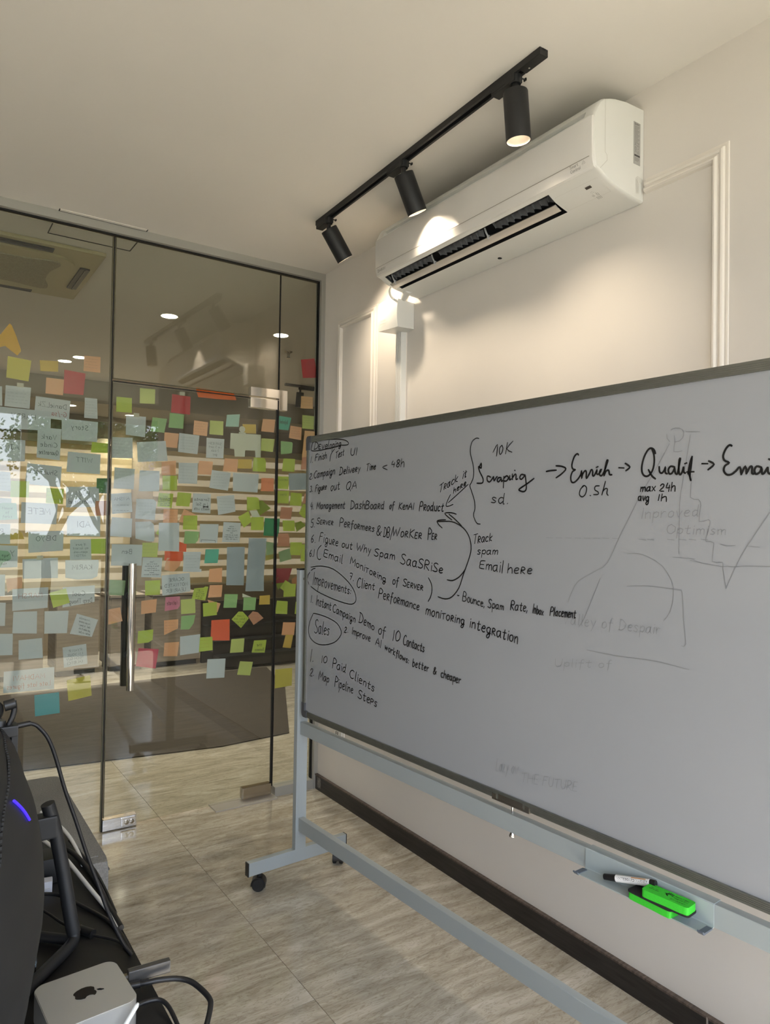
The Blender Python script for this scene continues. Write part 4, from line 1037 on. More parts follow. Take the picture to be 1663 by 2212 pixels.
GHOST = [
[16139,16472,16186,16496,16253,16513,16340,16498,16415,16461,16448,16395,16448,16322,16411,16257,16353,16209,16282,16195,16223,16196],
[16040,16390,16040,16349,16048,16297,16083,16246,16118,16208],
[16222,16342,16232,16278,16240,16188,16218,16073,16218,15976,16315,15964,16412,15977],
[16502,16401,16824,16370],
[16607,16322,16584,16182,16546,15952,16485,15600,16424,15237,16387,15036,16363,14786,16356,14199,16356,13669],
[16108,16168,15984,15955,15828,15694,15705,15502,15591,15331,15490,15185,15383,15022,15247,14783,15101,14516,14958,14263,14812,13997,14654,13669,14497,13380,14366,13261,14207,13183,13923,13036,13645,12877,13514,12730,13440,12587,13365,12425,13317,12300],
[16660,15437,16627,15187,16617,14931,16704,14884,16803,14883,16845,14835,16859,14749,16831,14561,16822,14395,16924,14402,17034,14440,17068,14410,17065,14338,17025,14191,16983,14045,16972,13985,16992,13958,17078,13965,17157,13933,17137,13732,17124,13532,17232,13514,17344,13529,17360,13488,17357,13395,17392,13177,17426,12977],
[17426,12977,17502,13164,17609,13409,17715,13628,17858,13883,18106,14271,18319,14593],
[16211,13588,16735,13572],
[16626,13532,16946,13481,17322,13436,17589,13447,17832,13472,18112,13484,18324,13491],
[17304,13915,17358,13895,17435,13878,17536,13886,17620,13898],
[17858,13889,18116,13872],
[15037,13616,15164,13630,15325,13634,15462,13610,15606,13561,15780,13484,15948,13376,16083,13222,16182,13055,16227,12910,16233,12756,16207,12551,16155,12355,16068,12214,15991,12123],
[15044,12840,15232,12863,15473,12886,15696,12889,15918,12883,16155,12872,16346,12856,16418,12863,16442,12804,16459,12553,16472,12238,16512,11927,16536,11680,16490,11616,16435,11621],
[14288,12988,14209,12802,14095,12540,13956,12229,13821,11941,13723,11784,13659,11702],
[13911,11161,14298,11149,14766,11141,15151,11157,15488,11174,15730,11178,15966,11173,16322,11147,16612,11123],
[12593,13947,12795,13944],
[12906,13951,13103,13949],
[13211,13956,13402,13953],
[13508,13960,13695,13958],
[13797,13964,13980,13962],
[14080,13968,14258,13966],
[14355,13972,14529,13970],
[14624,13976,14793,13974],
[15357,13971,15533,13956],
[15568,13976,15740,13961],
[16076,13988,16240,13974],
[16369,13995,16529,13981],
[16592,14001,16748,13987],
[16871,14007,17022,13994],
[15419,14459,15468,14708],
[15524,14608,15512,14459],
[15517,14552,15592,14611,15643,14592,15633,14462],
[15733,14616,15689,14355],
[15716,14567,15792,14615,15853,14601,15843,14522,15791,14482,15717,14497],
[15922,14627,15908,14479],
[15923,14562,15978,14620,16028,14614],
[16176,14626,16119,14606,16091,14551,16104,14496,16164,14488,16216,14533,16224,14603,16174,14636],
[16296,14630,16332,14488,16427,14635],
[16482,14577,16558,14583,16609,14624,16573,14649,16510,14630,16475,14568,16493,14517,16539,14507,16594,14524],
[16787,14640,16725,14648,16674,14606,16671,14527,16710,14512,16778,14564],
[16810,14766,16769,14522,16801,14513],
[16181,14334,16092,14291,16059,14214,16091,14135,16165,14111,16256,14177,16270,14264,16175,14325],
[16329,14244,16295,14020],
[16323,14200,16383,14246,16448,14219,16432,14153,16383,14121,16323,14143],
[16577,14304,16540,14138,16568,14118,16614,14128],
[16502,14240,16628,14250],
[16707,14235,16689,14109],
[16714,14283,16722,14298],
[16775,14235,16759,14109],
[16767,14197,16822,14236,16856,14212,16845,14118],
[16850,14201,16905,14241,16940,14219,16933,14109],
[17019,14233,17012,14113],
[17034,14288,17037,14297],
[17187,14229,17141,14239,17094,14211,17128,14184,17175,14152,17138,14117,17074,14123],
[17246,14230,17242,14114],
[17243,14194,17292,14235,17325,14216,17321,14116],
[17331,14190,17378,14229,17411,14217,17400,14116],
[13192,12010,13239,11728,13378,12013],
[13560,11894,13505,11901,13430,11859,13413,11766,13470,11735,13524,11794,13553,11898],
[13556,11907,13537,11775,13562,11741],
[13688,12034,13648,11764,13666,11744],
[13780,12039,13742,11770,13769,11748],
[13838,11834,13927,11841,13964,11875,13930,11923,13883,11899,13847,11824,13849,11761,13906,11745,13957,11775],
[14036,11914,14085,11791],
[14171,11914,14029,11645],
[14428,11919,14371,11891,14355,11837,14358,11775,14414,11763,14476,11813,14469,11898,14429,11926],
[14670,12017,14640,12036,14600,11982,14567,11768,14559,11685],
[14542,11912,14661,11918],
[14838,11775,14878,12039],
[14857,12041,14942,12023,15027,11936,14982,11835,14900,11778,14816,11780],
[15078,11861,15156,11871,15196,11912,15157,11939,15108,11921,15077,11863,15084,11796,15129,11786,15179,11800],
[15344,11924,15296,11947,15252,11911,15286,11877,15327,11844,15299,11785,15225,11806],
[15415,11947,15377,11674],
[15409,11894,15464,11950,15514,11924,15497,11842,15457,11803,15397,11825],
[15675,11939,15631,11947,15567,11906,15548,11819,15596,11795,15644,11845,15681,11949],
[15670,11952,15657,11841,15682,11800],
[15765,11953,15744,11806],
[15768,12008,15778,12016],
[15822,11951,15817,11807],
[15824,11888,15865,11952,15913,11943],
[12934,10791,12929,10636,12991,10584,13099,10626,13133,10690,13162,10818],
[13232,10747,13199,10523],
[13230,10705,13301,10757,13374,10751,13365,10679,13296,10644,13221,10656],
[13485,10875,13460,10676,13477,10654],
[13589,10797,13582,10670],
[13599,10843,13610,10862],
[13835,10899,13793,10903,13749,10866,13717,10695,13702,10630],
[13674,10800,13818,10817],
[13988,10911,13947,10754,13979,10730,14026,10749],
[13900,10841,14054,10868],
[14361,10903,14291,10879,14267,10832,14290,10786,14351,10788,14416,10839,14410,10889,14355,10907],
[14641,11013,14602,11016,14563,10977,14538,10816,14520,10752],
[14489,10914,14632,10939],
[11831,7500,12020,7559],
[11932,7534,11885,7279],
[12025,7296,12071,7569],
[12196,7324,12226,7579],
[12045,7430,12224,7456],
[12428,7620,12286,7599,12276,7467,12251,7333,12381,7360],
[12266,7473,12377,7488],
[12540,7380,12602,7632,12731,7660],
[12584,7531,12689,7551],
[12775,7659,12755,7489,12800,7418,12867,7457,12894,7539,12918,7690],
[12960,7664,13130,7712],
[13047,7695,13002,7448],
[13165,7716,13154,7554,13196,7479,13262,7512,13292,7592,13320,7743],
[13330,7502,13379,7752,13456,7765,13489,7722,13449,7656,13362,7623,13478,7527],
[13677,7796,13562,7775,13537,7658,13513,7535,13646,7556],
[13537,7653,13639,7670],
[10916,7655,10864,7291,10954,7304],
[11105,7525,11053,7529,11024,7476,10988,7344,11037,7330,11067,7390,11099,7539],
[11107,7541,11080,7375,11088,7339],
[11158,7550,11230,7562,11119,7341,11204,7351],
[11281,7565,11291,7411],
[11352,7585,11233,7228],
[11521,7602,11487,7567,11452,7489,11471,7421,11496,7395,11537,7479,11551,7589,11514,7610],
[11597,7618,11593,7420,11652,7594,11639,7423,11712,7641],
]
NOTES = [
([(3570,22700),(3660,22640),(4040,21690),(4060,21590),(3920,21390),(3420,21700),(3090,21550),(2980,21770)], 'amber', 'folded amber paper arrowhead taped highest at the left edge of the glass', None, {'curl': 1}),
([(3530,21270),(4450,21200),(4360,20280),(3490,20340)], 'yellow', 'large yellow square note just below the folded amber paper', None, {}),
([(4780,21270),(5530,21330),(5540,20860),(4820,20800)], 'mustard', 'small blank mustard note in the top row between large yellow and peach notes', None, {}),
([(6610,21740),(7320,21770),(7320,21050),(6600,21040)], 'peach', 'peach note with faint writing, highest peach one on the left pane', 'lorem', {}),
([(5790,20990),(6690,20930),(6620,19940),(5780,19920)], 'red', 'red square note with round silver magnet on the left fixed pane', None, {'magnet': [6190, 20800]}),
([(5060,20540),(5790,20540),(5760,19830),(5050,19840)], 'peach', 'blank peach note touching the left side of the red magnet note', None, {}),
([(3480,20000),(4460,20010),(4430,19080),(3450,19100)], 'white', 'white sheet with tape on top edge below the large yellow square note', 'lorem', {'tape': [4040, 20080]}),
([(2770,19920),(3340,19930),(3370,19100),(2760,19090)], 'white', 'white sheet mostly cut by the left edge of the photo, topmost there', None, {}),
([(4660,19670),(6080,19610),(6030,18700),(4610,18760)], 'white', 'white sheet with black name and red scribble below the peach note', 'DanieLZk|~rG-/sarzain', {}),
([(6680,19830),(7210,19830),(7250,18910),(6670,18910)], 'white', 'narrow upright white sheet near the pane joint, below the highest peach note', 'lorem', {}),
([(3080,19060),(5280,19040),(5290,18190),(3110,18130)], 'white', 'wide pale sheet at the left edge where the tree reflection starts', 'HARDY', {}),
([(3080,17660),(4290,17690),(4290,16770),(3100,16740)], 'white', 'pale sheet lettered near the photo left edge over the tree trunk reflection', 'AJNK', {}),
([(4770,18320),(5730,18300),(5690,16900),(4750,16970)], 'white', 'tall white sheet with three words, right of the tree trunk reflection', 'Vark|Cinde|Quarantine', {}),
([(5730,18790),(7270,18760),(7250,17850),(5750,17840)], 'white', 'white sheet reading Story beside the tall three-word sheet', 'Story', {}),
([(7030,17830),(7760,17810),(7730,17370),(7000,17350)], 'lime', 'lime note half hidden under the white Story sheet', None, {}),
([(6020,17320),(7420,17280),(7400,16370),(5980,16410)], 'white', 'white sheet with small black capitals below the white Story sheet', 'WITT', {}),
([(4390,16700),(5780,16620),(5740,15700),(4320,15790)], 'white', 'white sheet with bold dark lettering above the lime written note', 'Shubham', {}),
([(3080,16300),(3740,16260),(3770,15440),(3100,15460)], 'white', 'scribbled white sheet at the photo left edge beside a plain lime note', 'lorem', {}),
([(3770,15900),(4480,15910),(4480,15200),(3770,15200)], 'lime', 'plain lime note left of the white sheet in bold lettering', None, {}),
([(5180,15650),(5890,15630),(5870,14950),(5170,14980)], 'lime', 'lime note full of small writing above the sheet with the heaviest black capitals', 'lorem', {}),
([(5980,15730),(7370,15790),(7420,14870),(6000,14810)], 'white', 'white sheet with three tall thin capitals beside the dark green note', 'HAN|Founders Prequel', {}),
([(7270,16180),(7900,16210),(7900,15500),(7280,15500)], 'dgreen', 'dark green note beside the joint of the left pane and the door', None, {}),
([(7240,15130),(7860,15180),(7860,14490),(7230,14460)], 'salmon', 'reddish brown note left of the door joint, over a sheet in bold capitals', None, {}),
([(4200,14990),(5650,14950),(5610,14040),(4190,14090)], 'white', 'white sheet with the heaviest black capitals at lower left', 'METE', {'bold': 1}),
([(3170,15160),(3810,15130),(3800,14880),(3180,14880)], 'white', 'white strip with one letter showing above the pale green readable note', None, {}),
([(3310,14940),(4000,14940),(4070,14250),(3330,14180)], 'mint', 'pale green note with readable handwriting at the photo left edge', '>House|of|forks', {'mirror': 0}),
([(6050,14430),(7470,14440),(7480,13510),(6060,13530)], 'white', 'white sheet with three short bold capitals near the door joint', 'ADI', {'bold': 1}),
([(3100,14040),(3790,14030),(3800,13170),(3120,13190)], 'white', 'white sheet with one faint letter left of the small mustard note', 'R', {}),
([(3820,13840),(4080,13820),(4270,13630),(4360,13380),(3800,13360)], 'mustard', 'mustard note with one rounded corner at the lower left', None, {'curl': 1}),
([(4500,13700),(5920,13760),(5920,12870),(4520,12780)], 'white', 'white sheet with outlined capitals, left of the small upright cool sheet', 'DIBYO', {}),
([(6200,13370),(7080,13390),(7120,12450),(6210,12450)], 'white', 'white sheet with three written lines touching a lime note', 'If pure|my laziest|openwork|ARTON', {}),
([(7080,13390),(7800,13420),(7800,12710),(7090,12720)], 'lime', 'bright lime note on the left pane just left of the door joint', None, {}),
([(2950,13140),(4090,13090),(4100,12170),(2970,12140)], 'white', 'white sheet at the photo left edge holding a pale green note', 'Yorran', {}),
([(3300,12910),(3720,12870),(3820,12750),(3910,12210),(3320,12150)], 'mint', 'pale green note stuck over the white sheet at the left edge', 'ego|peice!|Stolten', {'mirror': 0}),
([(4290,12510),(5710,12560),(5730,11650),(4330,11660)], 'white', 'blank wrinkled white sheet with a tape patch below the sheet with outlined capitals', None, {'tape': [4980, 12580]}),
([(6020,12440),(7430,12440),(7450,12260),(7400,11690),(7170,11570),(6550,11560),(6040,11650)], 'white', 'white sheet with thin capitals and round lower corner, near the door joint', 'KARIM', {}),
([(3670,11680),(4300,11730),(4330,11240),(3900,11200),(3760,11060)], 'peach', 'crumpled peach note overlapping the sheet with orange capitals', None, {'curl': 1}),
([(3010,11860),(3640,11860),(3650,10940),(3030,10930)], 'white', 'blank white sheet cut by the left edge, beside the crumpled peach note', None, {}),
([(3930,11220),(5350,11260),(5340,10350),(3950,10280)], 'white', 'white sheet with orange capitals', '~oNARSH', {}),
([(5390,11000),(6070,11180),(6250,10530),(5570,10330)], 'lime', 'tilted bright lime note right of the sheet with orange capitals', None, {}),
([(5940,11230),(7290,11270),(7300,10520),(5950,10320)], 'white', 'white sheet with faint wide lettering right of the tilted lime note', 'Cool|Deep Thought', {}),
([(3200,10690),(3690,10650),(3680,9660),(3220,9670)], 'white', 'white sheet cut by the left edge, next to a blank square sheet', None, {}),
([(3990,10240),(4920,10220),(4930,9240),(3970,9320)], 'white', 'blank square white sheet below the sheet with orange capitals', None, {}),
([(5220,10200),(6210,10180),(6160,9170),(5230,9210)], 'white', 'blank white sheet crossed by the dark post behind the glass', None, {}),
([(6560,10020),(7470,9690),(7220,8920),(6280,9130)], 'white', 'tilted white note with five handwritten lines left of the door joint', 'Ananda|I m you interior|that . In funny I|join alien Estin.|better win find.', {}),
([(3270,9350),(3990,9300),(4000,8380),(3290,8420)], 'white', 'blank white sheet cut by the left edge, lowest of those there', None, {}),
([(4220,9000),(5140,9030),(5200,8150),(4240,8160)], 'white', 'blank white sheet with a torn lower edge above the wide bottom sheet', None, {}),
([(5990,8540),(6980,8630),(7060,7720),(6070,7630)], 'white', 'white sheet with four lines of black capitals beside the door handle', 'RYAN R|I M YOUR|TECH GUY|(ALIBTC)', {}),
([(3680,7700),(5670,7710),(5680,6730),(3680,6780)], 'white', 'wide white sheet with orange name, lowest wide one at the left', '~oMADHAVI|~oLate late figures', {}),
([(6190,7060),(7180,7190),(7270,6250),(6290,6110)], 'yellow', 'large yellow note right of the lowest wide white sheet', None, {}),
([(4890,6550),(5890,6570),(5940,5640),(4940,5620)], 'cyan', 'sky blue note, lowest of all on the left pane', None, {}),
([(8060,20030),(8760,20040),(8770,19340),(8060,19330)], 'lime', 'lime note highest on the left side of the glass door', None, {}),
([(9120,20560),(9840,20580),(9840,19880),(9130,19840)], 'plime', 'pale lime note highest on the glass door, left of the taped red note', None, {}),
([(10660,20460),(11570,20430),(11570,19540),(10620,19560)], 'red', 'red note held by a strip of tape at the top of the door', None, {'tape': [11150, 20530]}),
([(11830,20920),(12860,20900),(13830,20850),(14010,20540),(12970,20490),(12010,20480)], 'orange', 'folded bright orange paper strip hanging across the gap above the door', None, {'curl': 1}),
([(8510,19200),(9430,19220),(9420,18250),(8520,18290)], 'white', 'white sheet with tape under the highest lime note of the door', None, {'tape': [8980, 19270]}),
([(9740,19230),(10440,19220),(10320,18530),(9660,18560)], 'green', 'tilted light green note below the pale lime note', None, {}),
([(10560,19520),(11270,19510),(11240,18810),(10520,18810)], 'green', 'light green note touching the bottom of the taped red note', None, {}),
([(7880,18130),(8830,18170),(8860,17200),(7900,17160)], 'white', 'white sheet with a faint letter at the door left edge, second row', 'lorem', {}),
([(9030,17980),(10390,18150),(10510,17190),(9100,17040)], 'white', 'wide white sheet on the door with the building reflection over it', None, {}),
([(10330,18560),(11040,18550),(10950,17840),(10310,17860)], 'peach', 'plain peach note left of the sheet with neat handwriting', None, {}),
([(11050,18590),(12060,18540),(11990,17610),(11010,17660)], 'white', 'white sheet with seven neat lines of handwriting under a peach note', 'lorem', {}),
([(11780,19280),(12490,19250),(12450,18550),(11750,18580)], 'peach', 'peach note with faint lines, touching the neatly handwritten sheet corner', 'lorem', {}),
([(12580,19350),(13290,19370),(13290,18660),(12580,18660)], 'plime', 'pale lime note between a peach note and a pale aqua note', None, {}),
([(12430,18470),(13360,18470),(13330,17490),(12420,17470)], 'white', 'white sheet with four short black words below the pale lime note', 'SARVESH|I m 3 sort|2 kids|guy', {}),
([(13470,19720),(14170,19820),(14120,19170),(13420,19120)], 'aqua', 'pale aqua note at the top of the door, left of the paper cutout', None, {}),
([(14320,19320),(15060,19380),(15100,18900),(14410,18870)], 'mustard', 'mustard note partly behind the top of the white paper cutout', None, {}),
([(13690,18810),(15350,18860),(15390,17680),(15090,17660),(15060,18010),(14500,17990),(14490,17650),(13930,17630),(13900,18000),(13670,18010)], 'cream', 'white paper cutout in the shape of a robot body with clip head', None, {'clip': 1}),
([(15450,19710),(16160,19730),(16110,19050),(15370,19050)], 'peach', 'light peach note under the metal patch fitting of the door', None, {}),
([(15390,18680),(16150,18700),(16060,18010),(15380,18030)], 'plime', 'pale lime note right of the white paper cutout', None, {}),
([(14970,17650),(15580,17640),(15670,17490),(15680,16940),(14930,16930)], 'lime', 'lime note with one round corner below the white paper cutout', None, {}),
([(14120,17510),(14880,17540),(14870,17050),(14120,17030)], 'mustard', 'low wide mustard note between a peach note and a lime note', None, {}),
([(13400,17500),(14110,17510),(14080,16840),(13310,16850)], 'peach', 'peach note left of the low wide mustard note', None, {}),
([(12070,17300),(12790,17290),(12730,16620),(12010,16620)], 'peach', 'peach note below the sheet with four short black words', None, {}),
([(10220,17120),(10920,17230),(10930,16520),(10230,16480)], 'peach', 'creased peach note directly above a lime note on the door', None, {}),
([(10280,16450),(10990,16480),(11000,15780),(10290,15750)], 'lime', 'lime note directly below the creased peach note', None, {}),
([(11050,17130),(12000,17170),(12000,16140),(11050,16120)], 'white', 'upright white sheet with two faint lines right of the creased peach note', 'lorem', {}),
([(8050,16730),(8960,16700),(8940,15740),(8020,15750)], 'white', 'white sheet with faint handwriting at the door left edge, third row', 'lorem', {}),
([(9190,16650),(10130,16670),(10130,15690),(9180,15660)], 'white', 'blank white sheet left of the lime note under the creased peach one', None, {}),
([(12740,16870),(13740,16770),(13610,15860),(12620,15970)], 'white', 'tilted white sheet with a small square mark below two peach notes', 'lorem', {}),
([(13860,16790),(15290,16790),(15230,15830),(13870,15860)], 'white', 'wide blank bluish white sheet left of the salmon square note', None, {}),
([(15420,16600),(16140,16620),(16140,15920),(15430,15920)], 'orangep', 'salmon orange square note at the door right edge', None, {}),
([(7900,15490),(8820,15580),(8900,14670),(7990,14550)], 'white', 'white sheet with outlined name at the door left edge, fourth row', 'ANISHA|lorem lor|amet sit', {}),
([(9070,15300),(9870,15300),(10010,15180),(9950,14310),(9040,14360)], 'white', 'white sheet with round top corner left of the densely written lime note', 'lorem', {}),
([(10120,15620),(10820,15600),(10750,14910),(10050,14960)], 'lime', 'lime note densely written in black on the upper door', 'Arfat|Open to learn an|reach from me|Crypto & business|This & my work.|Email Community', {}),
([(11030,15690),(11720,15660),(11630,15000),(10950,15020)], 'lime', 'plain tilted lime note right of the densely written lime note', None, {}),
([(11800,15660),(12710,15660),(12720,14680),(11770,14730)], 'white', 'white sheet with a small black bow shape on it', 'Sorianta|I m Sal|meets with', {'bow': [12450, 15010]}),
([(13010,15550),(13940,15660),(14030,14810),(13110,14610)], 'white', 'tilted white sheet right of the sheet with the black bow', 'lorem', {}),
([(14640,15580),(15180,15580),(15300,15520),(15370,14970),(14650,14860)], 'lime', 'soft lime note with a curled corner next to the crumpled lime note', None, {}),
([(15380,15400),(15500,15440),(16030,15030),(15440,14650),(15140,15030)], 'dlime', 'crumpled dark lime note hanging by its corner near the door edge', None, {'curl': 1}),
([(14170,14530),(14750,14860),(14930,14320),(14500,13980)], 'lime', 'lime note turned as a diamond left of a square lime note', None, {}),
([(14900,14540),(15610,14560),(15590,13870),(14900,13870)], 'lime', 'square lime note left of the emerald green note', None, {}),
([(14800,14870),(15220,14880),(15420,14550),(14980,14550)], 'cream', 'torn scrap of white paper above the square lime note', None, {}),
([(15660,14510),(16520,14490),(16490,13540),(15600,13590)], 'dgreen2', 'large emerald green note across the door right edge', None, {}),
([(11360,14880),(11980,14600),(11610,14160),(11120,14230)], 'peach', 'tilted written peach note tucked behind a lime note', 'lorem', {'z': -1}),
([(10360,14860),(11060,14850),(11050,14180),(10350,14180)], 'peach', 'written peach note directly above a tall white sheet', 'lorem', {}),
([(11340,14550),(12040,14570),(12040,13850),(11320,13870)], 'lime', 'lime note covering the corner of the tilted peach note', None, {}),
([(11430,13800),(12140,13770),(12110,13340),(11960,13180),(11380,13170)], 'green', 'light green note with folded corner below the stacked lime and peach notes', None, {}),
([(7980,14410),(8900,14360),(8880,13470),(7880,13530)], 'white', 'blank blue tinted white sheet at the door left edge, fifth row', None, {}),
([(9040,14200),(9730,14240),(9910,14100),(9970,13450),(9910,13270),(9590,13290),(9070,13420)], 'white', 'white sheet with curled bottom left of the lime corner scrap', None, {}),
([(10010,13670),(10140,13880),(10220,13520)], 'lime', 'tiny lime corner peeping from behind the tall white sheet', None, {'z': -1}),
([(10150,14180),(11140,14190),(11160,12800),(10160,12830)], 'white', 'tall blank white sheet under the written peach note', None, {}),
([(12170,14150),(13140,14150),(13100,13200),(12180,13220)], 'white', 'white sheet with a black bracket line along its lower edge', None, {'bracket': 1}),
([(13400,14270),(14330,14230),(14290,13230),(13350,13250)], 'white', 'white sheet with seven lines of black handwriting right of the bracket sheet', 'Arlita|I was been|Friend I want|full|Best as always|Want to goal here|it and new plan', {}),
([(8000,13160),(9400,13120),(9380,12130),(7990,12160)], 'white', 'wide white sheet with a short name right above the door handle', 'Ben', {}),
([(9390,13220),(10120,13220),(10110,12530),(9400,12550)], 'plime', 'written pale lime note touching the wide sheet above the handle', 'lorem', {}),
([(9420,12520),(10350,12500),(10300,11540),(9370,11590)], 'white', 'white note filled with bold black handwriting right of the handle top', 'Team|Arif is a fun|Beta in generous|a messiness|a motion & special|teams|would like to dances', {}),
([(10460,12820),(11360,12770),(11350,12310),(10460,12350)], 'orange2', 'orange red card behind the tall blank white sheet', None, {'z': -1}),
([(11170,13270),(11530,13150),(11520,12770),(11160,12790)], 'orange2', 'small orange paper corner right of the tall blank white sheet', None, {'z': -2}),
([(10570,12490),(11280,12430),(11230,12080),(10980,11800),(10770,11830),(10470,11910)], 'peach', 'peach note with a folded corner on the orange red card', None, {'curl': 1}),
([(11400,12770),(12260,12760),(12210,11910),(12310,11910),(12300,11760),(11370,11790)], 'white', 'white sheet with a loose bottom flap left of the teal note', 'lorem', {}),
([(12490,12890),(13190,12900),(13150,12190),(12440,12190)], 'teal', 'teal square note on the door below the bracket sheet', None, {}),
([(10330,11640),(11710,11740),(11770,10820),(10390,10660)], 'white', 'wide white sheet with three lines of capitals in the middle of the door', 'OCARIE|MOTIVATED|LEARNER', {}),
([(11950,10960),(12450,10980),(12510,11040),(12670,11020),(12540,10340),(11850,10460)], 'lime', 'lime note with bold black capitals right of the wide capitals sheet', 'I M SET|CAMERA!|BUT IN MY|TIME HOME|GUESS', {}),
([(9550,11410),(10270,11420),(10280,10720),(9570,10710)], 'lime', 'bright blank lime note right of the door handle', None, {}),
([(7940,11510),(8650,11450),(8600,10750),(7880,10800)], 'sage', 'sage green note at the door left edge behind the handle', None, {}),
([(9400,10460),(10130,10520),(10100,9880),(9400,9830)], 'peach', 'blank peach note below the bright lime note near the handle', None, {}),
([(10540,10590),(11250,10600),(11250,10140),(11150,9990),(10520,9910)], 'pink', 'pink note with a black word, the only pink one', 'Motivate', {}),
([(11290,10430),(12000,10460),(12050,9740),(11330,9720)], 'plime', 'pale lime note right of the pink note', None, {}),
([(11330,9630),(12040,9650),(11960,9240),(11750,8950),(11320,8970)], 'green', 'green note with a cut corner below the pale lime note by the pink one', None, {}),
([(10490,9470),(11190,9490),(11180,9040),(10510,8760)], 'peach', 'peach note with a slanted bottom left of the green cut corner note', 'lorem', {}),
([(9280,9040),(9990,9080),(9970,8580),(9770,8460),(9260,8450)], 'lime', 'lime note with a cut corner above the crimson magnet note', None, {}),
([(10540,8390),(11260,8380),(11180,7690),(10510,7740)], 'peach', 'peach note left of the white sheet with heart magnet', None, {}),
([(11290,8630),(12300,8680),(12250,7770),(11310,7720)], 'white', 'white sheet held by a small grey magnet low on the door', None, {'magnet': [11810, 8590]}),
([(12250,8510),(12930,8510),(12970,7830),(12270,7800)], 'lime', 'lime note with red handwriting touching the low white magnet sheet', '~rlorem', {}),
([(9320,8240),(10270,8110),(10140,7190),(9210,7390)], 'crimson', 'large crimson note with round magnet right of the handle bottom', None, {'magnet': [9750, 8040]}),
([(7830,10120),(8430,10210),(8560,9560),(7870,9420)], 'peach', 'tilted peach note over the joint between left pane and door', None, {}),
([(12710,11900),(13380,11950),(13380,11210),(12680,11260)], 'peach', 'peach note with a torn top below the teal note', None, {}),
([(12750,11090),(13410,11080),(13380,10480),(12670,10470)], 'peach', 'peach note above the lime note that hides a peach one', None, {}),
([(12650,10370),(13330,10150),(13180,9710),(12880,9690)], 'peach', 'tilted peach note mostly hidden behind a lime note, lower door', None, {'z': -1}),
([(12400,10200),(13130,10240),(13150,9580),(12460,9530)], 'lime', 'lime note hiding most of a tilted peach note, lower door', None, {}),
([(12870,9330),(13830,9330),(13860,8240),(12850,8320)], 'orange2', 'large orange red note held by a magnet, low on the door', None, {'magnet': [13320, 9190]}),
([(13610,13000),(14570,13000),(14560,11020),(13610,11060)], 'bluew', 'tall blue white sheet, left and shorter one of the tall pair', None, {}),
([(14790,13460),(15790,13440),(15670,11630),(15690,10680),(14660,10710)], 'bluew', 'tallest blue white sheet, hanging right of its shorter twin', None, {}),
([(13530,10610),(14250,10580),(14180,9890),(13500,9920)], 'green', 'light green note under the shorter tall sheet', None, {}),
([(14560,10400),(15260,10370),(15210,9720),(14550,9730)], 'green', 'light green note under the tallest sheet', None, {}),
([(14490,10610),(15020,10390),(14510,10410)], 'cream', 'small white paper triangle over a light green note', None, {}),
([(15460,10440),(16040,10460),(16040,9970),(15430,9980)], 'mustard', 'mustard note below the bottom corner of the tallest sheet', None, {}),
([(14300,9690),(14530,9670),(14870,9310),(14460,8830),(13930,9310)], 'lime', 'lime note turned as a diamond with black handwriting, low on door', 'I want|I follow and|Max Funny|Key I B', {}),
([(15080,9660),(15370,9590),(15690,9270),(15150,8940),(14830,9410)], 'salmon', 'crumpled brownish note turned as a diamond beside the written lime diamond', None, {}),
([(13940,8300),(14650,8300),(14620,7580),(13880,7610)], 'plime', 'pale lime note right of the large orange red magnet note', None, {}),
([(15180,8140),(15880,8120),(15800,7460),(15060,7530)], 'lime', 'lime note with two black words near the door right edge', 'the|Business', {}),
([(14430,7140),(15140,7040),(15000,6350),(14290,6460)], 'plime', 'tilted pale lime note, lowest small note on the door', None, {}),
([(12700,7400),(13650,7350),(13610,6390),(12660,6440)], 'white', 'white sheet hung from a small clip, lowest sheet on the door', None, {}),
([(15780,13270),(16200,13210),(16190,12340),(15770,12540)], 'sage', 'sage green note half behind the right edge of the tallest sheet', None, {'z': -1}),
([(15770,12540),(16310,12640),(16290,12370),(15760,12270)], 'olive', 'olive strip below the sage green note at the door right edge', None, {}),
([(16380,19960),(17100,19920),(16950,19240),(16340,19240)], 'teal', 'teal written note highest beside the door on the right pane', 'Unfinished', {}),
([(17060,19500),(17730,19460),(17720,18770),(16980,18830)], 'peach', 'peach note with brown handwriting on the right pane', 'lorem', {}),
([(17760,20140),(18480,20150),(18480,19420),(17760,19410)], 'plime', 'pale lime written note near the right metal frame', 'lorem', {}),
([(17670,21160),(18380,21180),(18400,20540),(17670,20500)], 'tan', 'tan note with faint lines right of the far black spotlight', 'lorem', {}),
([(17610,23140),(18440,23320),(18650,22290),(17750,22160)], 'red', 'red note with round magnet, highest note on the right pane', None, {'magnet': [18130, 23150]}),
([(17920,19300),(18590,19310),(18600,18450),(18120,17890),(17790,17840)], 'tan', 'tan paper partly hidden by the whiteboard corner', None, {}),
([(17790,17840),(18230,17900),(18190,17200),(17730,17170)], 'salmon', 'brownish lower flap under the tan paper by the whiteboard', None, {}),
([(16490,18620),(17150,18620),(17210,18540),(17170,18020),(16530,17910)], 'green', 'green note on the right pane below the teal written note', None, {}),
([(16670,17710),(17370,17720),(17340,17030),(16610,17020)], 'lime', 'lime note on the right pane below the green note', None, {}),
([(16360,16740),(17010,16750),(17000,16080),(16330,16080)], 'lime', 'lime note with bold word at its top on the right pane', 'HIRMNAN| | ', {}),
([(16990,16930),(18110,16990),(18130,16110),(17060,16020)], 'bluew', 'blue grey sheet partly hidden by the whiteboard frame', None, {}),
([(16370,15960),(17040,15980),(17030,15310),(16350,15320)], 'lime', 'lime note with faint word just below the bold word note', 'Gitank| | ', {}),
